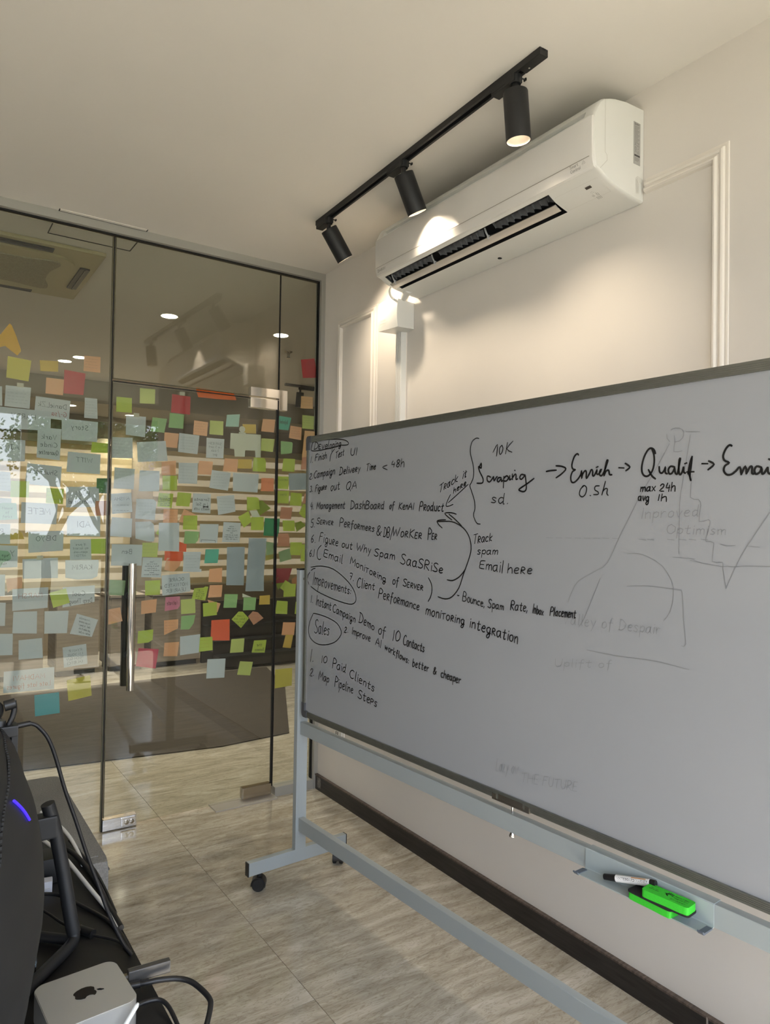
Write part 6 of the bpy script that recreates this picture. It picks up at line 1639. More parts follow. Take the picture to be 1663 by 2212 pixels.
dr = tag(thing('door_1', None, None, (.785, YG, 0)), kind='structure')
def dpart(name, bm, m, par=dr, **k):
    o = obj(name, bm, m, par, **k)
    if par is dr: o.location = (-.785, -YG, 0)
    return o
dpart('glass_pane', bx((.785, YG, .012), (1.6215, YB, 2.074)), GLASS)
dpart('pane_edge', bx((1.618, YG - .0008, .012), (1.6222, YB + .0005, 2.074)), DARKGAP)
dpart('pane_edge', bx((.785, YG - .0008, .06), (.7885, YB + .0005, 2.074)), bpy.data.materials['glass_edge_green'])
dpart('pane_edge', bx((.785, YG - .0008, 2.0705), (1.46, YB + .0005, 2.074)), DARKGAP)
dpart('top_patch_fitting', bx((1.463, YG - .014, 2.022), (1.6165, YG + .024, 2.0735), .002), CHROME, label='polished chrome patch fitting at the door top')
tp = bmesh.new(); prism(tp, [(1.463, YG - .014, 2.128), (1.463, YG - .014, 2.0815), (1.6235, YG - .014, 2.0815), (1.6235, YG - .014, 2.022), (1.672, YG - .014, 2.022), (1.672, YG - .014, 2.128)], (0, .038, 0))
bmesh.ops.bevel(tp, geom=list(tp.edges), offset=.0012, segments=1, affect='EDGES')
obj('corner_patch_fitting', tp, CHROME, w2)
dpart('bottom_patch_fitting', bx((1.46, YG - .014, .013), (1.617, YG + .024, .069), .002), BRUSH, label='brushed metal patch fitting at the door bottom')
lk = dpart('lock_patch_fitting', bx((.781, YG - .014, .004), (.932, YG + .024, .056), .0015), CHROME, label='chrome floor lock at the lower left door corner')
obj('lock_cover', bx((.861, YG - .0225, .012), (.926, YG - .014, .049), .003), CHROME, lk)
ks = bmesh.new(); lathe(ks, [(.0105, 0), (.0105, .003), (.009, .0035), (0, .0035)], 20, Matrix.Translation((.884, YG - .0225, .03)) @ Matrix.Rotation(R(90), 4, 'X')); lathe(ks, [(.0105, 0), (.0105, .003), (.009, .0035), (0, .0035)], 20, Matrix.Translation((.908, YG - .0225, .03)) @ Matrix.Rotation(R(90), 4, 'X'))
obj('key_cylinder', ks, BRUSH, lk, smooth=True)
obj('floor_bolt', bx((.80, YG - .006, 0), (.84, YG + .012, .006)), BLACK, lk)
def pull(name, y, lab):
    bm = cyl(bmesh.new(), (.879, y, .645), (.879, y, 1.228), .0175, n=32)
    bmesh.ops.bevel(bm, geom=[e for e in bm.edges if e.calc_face_angle(0) > 1], offset=.0015, segments=2, affect='EDGES')
    h = dpart(name, bm, CHROME if y < YG else BLACKM, smooth=True, label=lab)
    for z in (.80, 1.075):
        s = cyl(bmesh.new(), (.879, min(y, YG if y < YG else YB), z), (.879, max(y, YG if y < YG else YB), z), .009, n=20)
        ringy = YG - .004 if y < YG else YB
        cyl(s, (.879, ringy, z), (.879, ringy + .004, z), .017, n=24)
        obj('standoff', s, BLACKM, h, smooth=True).location = (0, 0, 0)
pull('pull_handle', YG - .052, 'polished steel tube on the room side')
pull('pull_handle', YB + .052, 'darker tube handle on the outer side')
# ---------------------------------------------------------------- air conditioner
AP = [(XW - .001, 2.73), (1.80, 2.727), (1.745, 2.718), (1.72, 2.711), (1.69, 2.70), (1.672, 2.686), (1.660, 2.665), (1.650, 2.643), (1.6465, 2.63), (1.6475, 2.54), (1.650, 2.515), (1.6565, 2.486), (1.674, 2.4805), (1.692, 2.4708), (1.708, 2.463), (1.735, 2.455), (1.7635, 2.448), (1.80, 2.442), (1.845, 2.4365), (XW - .001, 2.434)]
ax0, az0 = 1.79, 2.585
def apt(i, y, inset=0.):
    x, z = AP[i]
    return Vector((x + (min(ax0, XW) - x) * inset if x < XW - .002 else x, y, z + (az0 - z) * inset))
ac = thing('air_conditioner', 'white split air conditioner mounted high on the cream wall under the spotlights', 'air conditioner', (XW, 1.96, 2.43))
def acp(name, bm, m, **k):
    p = k.pop('par', ac); o = obj(name, bm, m, p, **k)
    if p is ac: o.location = (-XW, -1.96, -2.43)
    return o
ys = [1.375, 1.378, 1.386, 1.40, 1.415, 1.576, 2.490, 2.505, 2.525, 2.537, 2.5425, 2.545]
ins = {1.375: .035, 1.378: .015, 1.386: .003, 2.537: .003, 2.5425: .015, 2.545: .035}
bm = bmesh.new(); G = [[bm.verts.new(apt(i, y, ins.get(y, 0))) for y in ys] for i in range(len(AP))]
for i in range(len(AP) - 1):
    for j in range(len(ys) - 1):
        ya, yb = ys[j], ys[j + 1]
        if 12 <= i <= 15 and ya >= 1.576 and yb <= 2.505: continue
        if i == 6 and ya >= 1.415 and yb <= 2.490: continue
        bm.faces.new((G[i][j], G[i][j + 1], G[i + 1][j + 1], G[i + 1][j]))
bm.faces.new([G[i][0] for i in range(len(AP))]); bm.faces.new([G[i][-1] for i in range(len(AP) - 1, -1, -1)])
# recessed slot walls of the top groove
def recess(bm, i0, i1, ya, yb, dx, dz):
    a, b = apt(i0, ya), apt(i1, ya); c, d = apt(i0, yb), apt(i1, yb); dv = Vector((dx, 0, dz))
    q = [bm.verts.new(v) for v in (a, b, d, c, a + dv, b + dv, d + dv, c + dv)]
    for f in ((0, 1, 5, 4), (1, 2, 6, 5), (2, 3, 7, 6), (3, 0, 4, 7), (4, 5, 6, 7)): bm.faces.new([q[k] for k in f])
recess(bm, 6, 7, 1.415, 2.490, .012, -.004)
bmesh.ops.recalc_face_normals(bm, faces=bm.faces)
acp('body', bm, ACW, smooth=True)
bm = bmesh.new(); recess(bm, 12, 16, 1.576, 2.505, .035, .075)
acp('air_outlet', bm, ACD)
FINM = mat('fin_plastic', (130, 132, 136), .4)
for k in range(30):                                        # curved guide fins in the outlet
    y = 1.60 + k * .031
    if k in (9, 10, 19, 20): continue
    bm = bmesh.new()
    P = [Vector((1.700 + t * .035, y + .010 * math.sin(t * 3), 2.4715 + t * .030 - t * t * .02)) for t in (0, .33, .66, 1)]
    for a, b in zip(P, P[1:]):
        q = [bm.verts.new(v) for v in (a, b, b + Vector((-.004, .006, .028)), a + Vector((-.012, .006, .018)))]
        bm.faces.new(q)
    acp('guide_fin', bm, FINM)
for y in (1.905, 2.215, 2.49):
    b2 = bmesh.new(); tube(b2, [(1.700, y, 2.492), (1.703, y - .004, 2.476), (1.712, y - .006, 2.462)], .0032, 8, 4)
    lathe(b2, [(.0075, -.002), (.0075, .002), (0, .002)], 16, Matrix.Translation((1.714, y - .006, 2.461)) @ Matrix.Rotation(R(90), 4, 'X'))
    acp('flap_arm', b2, mat('light_grey_plastic', (170, 172, 174), .35), smooth=True)
for yy in (1.60, 1.93, 2.23):
    acp('link_rod', tube(bmesh.new(), [(1.690, yy, 2.486), (1.688, yy + .12, 2.489), (1.690, yy + .24, 2.486)], .0022, 6, 4), ACD)
fp = [(1.7105, 2.4585), (1.718, 2.4545), (1.728, 2.4505), (1.7395, 2.4475), (1.7405, 2.4495), (1.730, 2.4535), (1.7205, 2.4580), (1.7125, 2.462)]
bm = prism(bmesh.new(), [(x, 1.582, z) for x, z in fp], (0, .938, 0)); acp('air_flap', bm, FLAPM, smooth=True)
# front panel, two bands with the crease between them
bm = bmesh.new()
FPp = [(1.6525, 2.6415), (1.6430, 2.636), (1.6422, 2.62), (1.6432, 2.56), (1.6452, 2.519), (1.6448, 2.516), (1.6462, 2.505), (1.6520, 2.4865), (1.6590, 2.4835), (1.662, 2.4875)]
yy = [1.3765, 1.381, 1.3875, 2.5315, 2.538, 2.5415]; gi = [.010, .002, 0, 0, .002, .010]
G = [[bm.verts.new(Vector((x + g, y, z + (g * .4 if z < 2.5 else -g * .4)))) for y, g in zip(yy, gi)] for x, z in FPp]
for i in range(len(FPp) - 1):
    for j in range(len(yy) - 1): bm.faces.new((G[i][j], G[i][j + 1], G[i + 1][j + 1], G[i + 1][j]))
bmesh.ops.recalc_face_normals(bm, faces=bm.faces)
fpan = acp('front_panel', bm, ACP, smooth=True)
acp('panel_crease', bx((1.6438, 1.39, 2.5168), (1.6462, 2.53, 2.5182)), mat('panel_shadow_line', (150, 145, 136), .5))
PRT = mat('grey_print', (70, 68, 66), .5)
def fprint(strokes, w, org, A, B, m=PRT, par=ac, name='print', off=.0004):
    o = obj(name, ribbons(bmesh.new(), strokes, w, org, A, B, off), m, par)
    if par is ac: o.location = (-XW, -1.96, -2.43)
    return o
fprint(text_strokes('DAIKIN', 0, 0, .010, xs=1.3), .0016, (1.6475, 2.518, 2.498), (0, -1, 0), (-.17, 0, .98), name='logo', off=.0012)
fprint(text_strokes('Smart', 0, .010, .0085) + text_strokes('Control', 0, -.002, .0085) + [[.045, .008, .052, .016, .058, .008], [.048, .006, .052, .011, .055, .006]], .0009, (1.6495, 1.462, 2.4965), (0, -1, 0), (-.3, 0, .95), name='logo', off=.0022)
rA, rB = Vector((0, -1, 0)), Vector((-.86, 0, .34)).normalized() * 1.0   # frame on the curved underside
rO = Vector((1.716, 1.452, 2.4604))
acp('receiver_window', ribbons(bmesh.new(), [[0, .008, .0135, .008]], .0135, rO, rA, rB, .0012), mat('dark_receiver', (58, 52, 48), .15))
b2 = [[.004 + .006 * k, -.004 - .004 * k, .0045 + .006 * k, -.004 - .004 * k] for k in range(0)]
b2 = [[-.001 + .0055 * 0, -.004, .0005, -.0045], [.002, -.009, .0035, -.0095], [.005, -.014, .0065, -.0145], [-.006, -.005, -.005, -.0055], [-.004, -.010, -.003, -.0105]]
b2 += [[.004, -.019, .010, -.019, .010, -.028, .004, -.028, .004, -.019]] + [[-.006 + k * .0045, -.033, -.006 + k * .0045, -.046] for k in range(4)] + [[-.012, -.020, -.010, -.028], [-.008, -.018, -.006, -.026]]
rO2 = Vector((1.724, 1.448, 2.4585)); rB2 = Vector((-.94, 0, .22)).normalized()
fprint(b2, .0013, rO2, rA, rB2, name='indicator_print', off=.0014)
fprint([[0, 0, .165, 0, .165, -.07, 0, -.07, 0, 0]], .0005, (1.692, 1.565, 2.4712), (0, -1, 0), Vector((-.93, 0, .33)), m=mat('seam_shadow', (176, 170, 160), .6), name='cover_seam', off=.0008)
acp('screw_recess', cyl(bmesh.new(), (1.841, 1.976, 2.4358), (1.841, 1.976, 2.4385), .008, n=20), DARKGAP)
lb = acp('rating_sticker', bx((1.830, 1.3738, 2.545), (1.862, 1.3752, 2.676)), mat('silver_sticker', (168, 166, 162), .4))
ls = text_strokes('DAIKIN', .003, .121, .006, .022) + [[.003, .116 - k * .0042, .026 - (k % 3) * .004, .116 - k * .0042] for k in range(13)]
ls += [[.004, .058, .008, .064, .012, .058, .004, .058], [.016, .056, .020, .064, .024, .056, .016, .056], [.005, .044, .005, .052, .011, .052, .011, .044, .005, .044], [.018, .046, .022, .050], [.004, .036, .008, .041, .013, .036], [.017, .034, .020, .042, .024, .034, .017, .034], [.004, .018, .025, .018], [.004, .014, .025, .014], [.004, .010, .020, .010]]
fprint(ls, .0011, (1.831, 1.3737, 2.546), (1, 0, 0), (0, 0, 1), name='sticker_print', off=.0002)
fprint([[.004, .026, .026, .026]], .0075, (1.831, 1.3737, 2.546), (1, 0, 0), (0, 0, 1), name='sticker_print', off=.0003)
sm = bpy.data.materials['seam_shadow']
fprint([[1.697, 2.70, 1.697, 2.54, 1.706, 2.532, 1.707, 2.517, 1.676, 2.485]], .0011, (0, 1.3746, 0), (1, 0, 0), (0, 0, 1), m=sm, name='side_seam', off=.0003)
for k in range(5):
    d = k * .0035
    fprint([[1.876 - d * .2, 2.505 - d, 1.850 - d * .5 + .001, 2.510 - d, 1.842 + d, 2.502 - d, 1.842 + d, 2.455 + d * .2]], .0008, (0, 1.3746, 0), (1, 0, 0), (0, 0, 1), m=sm, name='knockout_line', off=.0003)
# pipe cover box, pipe end and trunking
pc = thing('pipe_cover_box', 'white rounded pipe cover box on the wall under the air conditioner', 'pipe cover', (XW, 2.63, 2.30))
bm = bmesh.new(); n = 9; rows = []
for k in range(n):
    t = k / (n - 1); y = 2.568 + t * .125; bul = .010 * (1 - (2 * t - 1) ** 2)
    row = []
    for q in range(7):
        s = q / 6; z = 2.302 + s * .125 + .004 * math.sin(math.pi * t) * (1 if s > .5 else -1); row.append(bm.verts.new((1.788 - bul - .006 * (1 - (2 * s - 1) ** 2) - .018 * t, y, z)))
    rows.append(row)
for a, b in zip(rows, rows[1:]):
    for q in range(6): bm.faces.new((a[q], a[q + 1], b[q + 1], b[q]))
loop = [r[0] for r in rows] + rows[-1][1:] + [r[-1] for r in rows[::-1]][1:] + rows[0][::-1][1:-1]
back = [bm.verts.new((XW - .001, 2.572 + (v.co.y - 2.568) * .94, 2.306 + (v.co.z - 2.302) * .93)) for v in loop]
for i in range(len(loop)): j = (i + 1) % len(loop); bm.faces.new((loop[i], loop[j], back[j], back[i]))
bmesh.ops.recalc_face_normals(bm, faces=bm.faces)
obj('cover', bm, ACW, pc, smooth=True).location = (-XW, -2.63, -2.30)
o = obj('embossed_mark', ribbons(bmesh.new(), text_strokes('DAICOOL', 0, .012, .007, xs=1.4, wmax=.034) + [[-.006, 0, .012, .004, .032, .002, .044, .006], [-.004, -.001, .014, .001, .030, 0]], .0009, (1.7625, 2.662, 2.325), (.13, -1, 0), (0, 0, 1), .0035), bpy.data.materials['seam_shadow'], pc); o.location = (-XW, -2.63, -2.30)
dk = thing('pipe_duct', 'white ribbed cable duct running down the wall below the pipe cover box', 'duct', (XW, 2.65, 1.1))
o = obj('duct_cover', prism(bmesh.new(), [(XW, 2.625, 1.1), (1.852, 2.627, 1.1), (1.849, 2.632, 1.1), (1.849, 2.640, 1.1), (1.851, 2.641, 1.1), (1.851, 2.643, 1.1), (1.849, 2.644, 1.1), (1.849, 2.655, 1.1), (1.851, 2.656, 1.1), (1.851, 2.658, 1.1), (1.849, 2.659, 1.1), (1.849, 2.668, 1.1), (1.852, 2.673, 1.1), (XW, 2.675, 1.1)], (0, 0, 1.203)), ACW, dk); o.location = (-XW, -2.65, -1.1)
pp = thing('refrigerant_pipe', 'short insulated white pipe between air conditioner and pipe cover box', 'pipe', (1.82, 2.55, 2.43))
o = obj('insulation', tube(bmesh.new(), [(1.80, 2.505, 2.452), (1.815, 2.56, 2.44), (1.83, 2.60, 2.435), (1.845, 2.62, 2.418)], .018, 12), ACW, pp, smooth=True); o.location = (-1.82, -2.55, -2.43)
o = obj('drain_hose', tube(bmesh.new(), [(1.735, 2.546, 2.468), (1.742, 2.57, 2.452), (1.765, 2.59, 2.436), (1.80, 2.60, 2.425)], .005, 8), ACW, pp, smooth=True); o.location = (-1.82, -2.55, -2.43)
# ---------------------------------------------------------------- lighting track and spotlights
TSL = .04 / 1.4
trk = thing('lighting_track', 'black lighting track screwed to the ceiling in front of the air conditioner', 'lighting track', (1.4815, 1.42, H), -math.atan(TSL))
LT = 1.402
obj('channel', prism(bmesh.new(), [(-.0155, 0, 0), (-.0155, 0, -.02), (-.007, 0, -.02), (-.007, 0, -.006), (.007, 0, -.006), (.007, 0, -.02), (.0155, 0, -.02), (.0155, 0, 0)], (0, LT, 0)), BLACKM, trk)
obj('end_feed', bx((-.016, -.002, -.0215), (.016, .085, -.0002), .001), BLACK, trk)
obj('end_slot', bx((-.006, -.0028, -.006), (.006, .004, -.001)), DARKGAP, trk)
obj('screw', cyl(bmesh.new(), (.003, .06, -.0232), (.003, .06, -.021), .0028, n=12), CHROME, trk, smooth=True)
obj('end_cap', bx((-.016, LT - .004, -.0215), (.016, LT + .002, -.0002), .001), BLACK, trk)
WARM = (1.0, .84, .64)
def spotlight(name, label, loc, tilt, adapter, power, stem=.026, group=None, rz=0., cat='spotlight', size=108, az=0.):
    """loc = pivot point under the track; tilt about the track axis, towards the wall"""
    r = thing(name, label, cat, loc, rz, group)
    ad = bx((-.0165, -.012, .0), (.0165, adapter - .012, .0225), .002)
    obj('adapter', ad, BLACKM, r, loc=(0, 0, stem))
    obj('adapter_seam', bx((-.0170, .028, .0205), (-.0163, adapter - .014, .0215)), DARKGAP, r, loc=(0, 0, stem - .014))
    obj('turret', cyl(bmesh.new(), (0, 0, stem - .004), (0, 0, stem + .022), .0165, .0175, 24), BLACKM, r, smooth=True)
    kb = cyl(bmesh.new(), (.016, -.008, stem + .016), (.027, -.010, stem + .016), .0022, n=10); box(kb, (.0265, -.0155, stem + .0115), (.031, -.0055, stem + .0195), .001)
    obj('lock_lever', kb, BLACK, r)
    obj('stem', cyl(bmesh.new(), (0, 0, -.006), (0, 0, stem), .0095, n=16), BLACK, r, smooth=True)
    hd = bpy.data.objects.new('head', None); C.objects.link(hd); hd.parent = r; hd.rotation_euler = (0, -tilt, az); hd.empty_display_size = .03
    q = bmesh.new(); L, ro = .145, .0372
    lathe(q, [(0, 0), (ro - .0035, 0), (ro - .001, -.001), (ro, -.0035), (ro, -L), (ro - .0022, -L), (ro - .0022, -L + .038), (0, -L + .038)], 48)
    bmesh.ops.recalc_face_normals(q, faces=q.faces)
    obj('housing', q, BLACKM, hd, smooth=True)
    q = bmesh.new(); lathe(q, [(ro - .0024, -L + .0005), (ro - .0034, -L + .006), (ro - .009, -L + .034)], 48)
    obj('reflector', q, mat('spot_reflector', (214, 208, 198), .35), hd, smooth=True)
    obj('lamp_face', lathe(bmesh.new(), [(ro - .010, -L + .0345), (0, -L + .0345)], 32), mat('spot_lamp', (255, 232, 200), .5, emit=1.2 if power else 0), hd)
    if power:
        l = bpy.data.lights.new('spot_beam', 'SPOT'); l.energy = power; l.color = WARM; l.spot_size = R(size); l.spot_blend = 1.; l.shadow_soft_size = .026
        lo = bpy.data.objects.new('spot_beam', l); C.objects.link(lo); lo.parent = hd; lo.location = (0, 0, -L + .012)
    return r
for y, tl, lab, pw in ((1.535, 6, 'black spotlight nearest the camera, pointing almost straight down', SPOT1), (2.135, 27, 'black spotlight in the middle of the track, aimed at the air conditioner', SPOT2), (2.725, 36, 'black spotlight at the far end of the track near the glass wall', SPOT3)):
    spotlight('track_spotlight', lab, (1.4815 + TSL * (y - 1.42), y, 2.7235), R(tl), .103, pw, stem=.0262, group='spotlights on the track above the air conditioner', rz=-math.atan(TSL))
# ---------------------------------------------------------------- mobile whiteboard (local y = -v)
WB = thing('mobile_whiteboard', 'large white magnetic board with handwriting on a grey wheeled stand', 'whiteboard', (1.36, 2.587, 0), R(3.585))
def wb(name, bm, m, par=WB, **k): return obj(name, bm, m, par, **k)
VL, VR = .036, 2.45
Z0, Z1 = .655, 1.773
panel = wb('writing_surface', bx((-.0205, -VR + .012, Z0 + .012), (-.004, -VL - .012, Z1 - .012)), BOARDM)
def rail_bm(a, b, axis):
    """ridged aluminium edge: ridges run along the rail"""
    q = bx(a, b)
    lo, hi = Vector(a), Vector(b)
    for k in range(4):
        if axis == 'y':
            z = lo.z + (hi.z - lo.z) * (.22 + .18 * k); box(q, (lo.x - .0009, lo.y, z - .0013), (lo.x, hi.y, z + .0013))
        else:
            y = lo.y + (hi.y - lo.y) * (.22 + .18 * k); box(q, (lo.x - .0009, y - .0013, lo.z), (lo.x, y + .0013, hi.z))
    return q
wb('edge_rail', rail_bm((-.026, -VR, Z1 - .024), (-.001, -VL, Z1), 'y'), ALUD)
wb('edge_rail', rail_bm((-.026, -VR, Z0), (-.001, -VL, Z0 + .022), 'y'), ALUD)
wb('edge_rail', rail_bm((-.026, -VL - .018, Z0 + .02), (-.001, -VL, Z1 - .02), 'z'), ALUD)
wb('edge_rail', rail_bm((-.026, -VR, Z0 + .02), (-.001, -VR + .018, Z1 - .02), 'z'), ALUD)
CAPM = mat('grey_corner_plastic', (74, 76, 80), .5)
for yv, sy in ((-VL, 1), (-VR, -1)):
    for zv, sz in ((Z1, 1), (Z0, -1)):
        e = .0015
        pts = [(sy * e, -sz * .055), (sy * e, -sz * .012), (sy * (e - .004), -sz * .003), (-sy * .010, sz * e), (-sy * .034, sz * e), (-sy * .034, -sz * .0245), (-sy * .019, -sz * .0245), (-sy * .019, -sz * .055)]
        wb('corner_cap', prism(bmesh.new(), [(-.0285, yv + a, zv + b) for a, b in pts], (.029, 0, 0)), CAPM)
XI = -.0216
def unpk(ss): return [[v / 10000. for v in s] for s in ss]
for nm, ss, big in INK_LINES:
    wb(nm, ribbons(bmesh.new(), unpk(ss), (.0039, .0032, .0047)[big], (XI, 0, 0), (0, -1, 0), (0, 0, 1), .0004), INK, panel)
wb('faint_old_marks', ribbons(bmesh.new(), unpk(D['ghost']), .0018, (-.0209, 0, 0), (0, -1, 0), (0, 0, 1), .0002), GHOSTM, panel)['kind'] = 'stuff'
PB = .002
VR2 = VR + .036
for vp in (0., VR2):
    s = 1 if vp == 0 else -1
    wb('post', bx((-.033, -vp - .0125, .114), (.016, -vp + .0125, 1.236), PB), STEEL)
    wb('post_cap', bx((-.034, -vp - .0135, 1.2355), (.017, -vp + .0135, 1.2415), .001), BLACK)
    wb('pivot_bolt', cyl(bmesh.new(), (-.012, -vp - .0125 * s, 1.2), (-.012, -vp - .037 * s, 1.2), .006, n=12), BRUSH)
    ft = wb('foot_bar', bx((-.236, -vp - .0125, .065), (.215, -vp + .0125, .116), PB), STEEL)
    for x in (-.2375, .2165): obj('end_cap', bx((x - .002, -vp - .0128, .0645), (x + .002, -vp + .0128, .1165), .001), BLACK, ft)
    for x, a in ((-.187, -.62), (.184, .85)):
        cs = bpy.data.objects.new('caster', None); C.objects.link(cs); cs.parent = WB; cs.location = (x, -vp, 0); cs.rotation_euler = (0, 0, a); cs.empty_display_size = .03
        q = cyl(bmesh.new(), (0, 0, .050), (0, 0, .066), .008, n=14)
        obj('stem', q, BLACK, cs)
        q = bmesh.new(); hood = []
        for k in range(15):
            an = R(-20 + k * 15); hood.append((math.cos(an), math.sin(an)))
        n = len(hood)
        A = [q.verts.new((c * .0285, -.021, .025 + s_ * .0285)) for c, s_ in hood]; Bv = [q.verts.new((c * .0285, .021, .025 + s_ * .0285)) for c, s_ in hood]
        A2 = [q.verts.new((c * .0255, -.021, .025 + s_ * .0255)) for c, s_ in hood]; B2 = [q.verts.new((c * .0255, .021, .025 + s_ * .0255)) for c, s_ in hood]
        for i in range(n - 1):
            q.faces.new((A[i], A[i + 1], Bv[i + 1], Bv[i])); q.faces.new((A2[i + 1], A2[i], B2[i], B2[i + 1])); q.faces.new((A[i + 1], A[i], A2[i], A2[i + 1])); q.faces.new((Bv[i], Bv[i + 1], B2[i + 1], B2[i]))
        box(q, (-.012, -.0035, .02), (.012, .0035, .05)); bmesh.ops.recalc_face_normals(q, faces=q.faces)
        obj('hood', q, BLACK, cs, smooth=True)
        for sy in (-1, 1):
            obj('wheel', lathe(bmesh.new(), [(0, -.0085), (.019, -.0085), (.0235, -.006), (.0245, -.003), (.0245, .006), (.022, .0085), (.01, .0085), (0, .007)], 28, Matrix.Translation((0, sy * .0135, .0245)) @ Matrix.Rotation(R(-90 * sy), 4, 'X')), RUBBER, cs, smooth=True)
wb('cross_rail', bx((-.020, -VR2 + .0125, .187), (.005, -.0125, .240), PB), STEEL)
wb('cross_rail', bx((-.020, -VR2 + .0125, .575), (.005, -.0125, .625), PB), STEEL)
for v in (1.147, 2.15):
    br = wb('support_bracket', bx((-.027, -v - .045, .652), (-.0262, -v + .045, .671)), BRUSH)
    q = bx((-.028, -v - .068, .6508), (.001, -v + .068, .6548)); box(q, (-.0278, -v - .068, .652), (-.0262, -v - .053, .668)); box(q, (-.0278, -v + .053, .652), (-.0262, -v + .068, .668))
    obj('hook_plate', q, BRUSH, br)
    wb('support_bolt', cyl(bmesh.new(), (-.006, -v + .010, .56), (-.006, -v + .010, .651), .0035, n=16), CHROME, smooth=True)
    wb('adjusting_knob', lathe(bmesh.new(), [(0, .001), (.004, 0), (.0045, -.004), (.0088, -.012), (.0085, -.0165), (.004, -.0178), (0, -.0178)], 20, Matrix.Translation((-.006, -v + .010, .575))), CHROME, smooth=True)
# marker tray hooked over the middle rail
tr = thing('marker_tray', 'grey metal marker tray hooked over the middle rail of the whiteboard stand', 'tray', (1.36, 2.587, 0), R(3.585))
TM = mat('tray_grey_metal', (156, 166, 168), .4)
obj('tray_sheet', prism(bmesh.new(), [(.006, -1.7215, .6265), (-.0215, -1.7215, .6265), (-.0232, -1.7215, .6245), (-.0232, -1.7215, .5785), (-.0245, -1.7215, .5772), (-.064, -1.7215, .5772), (-.067, -1.7215, .5795), (-.067, -1.7215, .578), (-.0645, -1.7215, .5757), (-.022, -1.7215, .5757), (-.0215, -1.7215, .5785), (-.0215, -1.7215, .6252), (.006, -1.7215, .6252)], (0, .327, 0)), TM, tr)
for v in (1.3995, 1.7165):
    obj('end_clip', prism(bmesh.new(), [(-.031, -v - .0065, .5785), (-.064, -v - .0065, .579), (-.069, -v - .0065, .583), (-.0715, -v - .0065, .581), (-.0655, -v - .0065, .5745), (-.031, -v - .0065, .5755)], (0, .013, 0)), mat('blue_grey_clip', (84, 92, 104), .5), tr)
def tobj(name, label, cat, u, v, z, rz, group=None): return thing(name, label, cat, tuple(WBM @ Vector((u, -v, z))), R(3.585) + rz, group)
WBM = Matrix.Translation((1.36, 2.587, 0)) @ Matrix.Rotation(R(3.585), 4, 'Z')
GRN = mat('green_foam', (52, 190, 42), .7, noise=(300, .08), bump=.2); FELT = mat('black_felt', (26, 26, 27), .9)
def eraser(label, u, v, z, rz, flip, printed):
    e = tobj('board_eraser', label, 'eraser', u, v, z, rz, 'green erasers on the tray')
    def outline(s, z0, h, wav):
        pts = []; L, W = .0535 * s, .0205 * s; n = 56
        for k in range(n):
            a = 2 * math.pi * k / n; c, s_ = math.cos(a), math.sin(a); pw = .22
            x = W * math.copysign(abs(c) ** pw, c); y = L * math.copysign(abs(s_) ** pw, s_)
            if abs(y) < L * .8: x *= 1 - wav * (.5 + .5 * math.cos(y / L * 14))
            pts.append((x, y, z0))
        return prism(bmesh.new(), pts, (0, 0, h))
    if not flip:
        q = outline(1., 0, .0155, .05); obj('foam', q, GRN, e, smooth=True); obj('felt', outline(1.03, .0155, .004, 0), FELT, e, smooth=True)
    else:
        obj('felt', outline(1.03, 0, .004, .02), FELT, e, smooth=True); q = outline(1., .004, .0165, .05); f = obj('foam', q, GRN, e, smooth=True)
        t = []
        # open hand mark, fingers up
        hand = [[-.010, .004, -.017, .010], [-.010, .004, -.006, -.002], [-.008, .009, -.010, .018], [-.004, .010, -.005, .020], [0, .009, .0005, .019], [.004, .007, .006, .016], [-.012, .012, -.012, .004, -.006, -.001]]
        for s in hand: t.append([(s[i] * .75 + .004) if i % 2 == 0 else s[i] * .75 - .002 for i in range(len(s))])
        obj('hand_mark', ribbons(bmesh.new(), t, .0028, (0, 0, .0206), (0, -1, 0), (1, 0, 0), .0001), INK, f)
        w = text_strokes('Board Wipes', .013, .006, .0045, .03) + text_strokes('Magnetic', .008, -.002, .0055, .036, xs=1.2) + text_strokes('Eraser', .010, -.012, .0058, .034, xs=1.5) + text_strokes('EUREKA', -.046, .013, .0032, .022) + text_strokes('Dry wipe', -.042, .004, .003, .018) + text_strokes('easy to clean', -.044, -.002, .003, .022)
        w2 = [s for s in w if max(s[0::2]) < -.015]; w = [s for s in w if max(s[0::2]) >= -.015]
        obj('small_print', ribbons(bmesh.new(), w2, .0007, (0, 0, .0206), (0, -1, 0), (1, 0, 0), .0001), INK, f)
        obj('print', ribbons(bmesh.new(), w, .0008, (0, 0, .0206), (0, -1, 0), (1, 0, 0), .0001), INK, f)
    return e
eraser('green eraser lying at the bottom, black felt upward, partly under another', -.0495, 1.597, .5776, R(-2), False, False)
eraser('printed green eraser with hand mark stacked on the other one', -.0535, 1.635, .5972, R(3), True, True)
mk = tobj('whiteboard_marker', 'black and white board marker lying in the grey tray beside the erasers', 'marker', -.046, 1.466, .5895, R(5.8))
mk.rotation_euler[0] = R(-13.6)
for nm, y0, y1, r0, r1, m in (('cap', 0, -.032, .0068, .0082, BLACK), ('barrel', -.032, -.118, .0082, .0082, mat('white_marker_barrel', (226, 226, 226), .35)), ('end_plug', -.118, -.131, .0078, .0070, BLACK)):
    q = cyl(bmesh.new(), (0, y0, 0), (0, y1, 0), r0, r1, 24)
    if nm == 'barrel':
        pass
    obj(nm, q, m, mk, smooth=True)
def on_barrel(strokes, w, r, a0, m, name):
    q = ribbons(bmesh.new(), strokes, w, (0, 0, 0), (1, 0, 0), (0, 1, 0))
    for v in q.verts: a = a0 + v.co.y / r; v.co = Vector((-math.cos(a) * r, -v.co.x, math.sin(a) * r))
    return obj(name, q, m, mk)
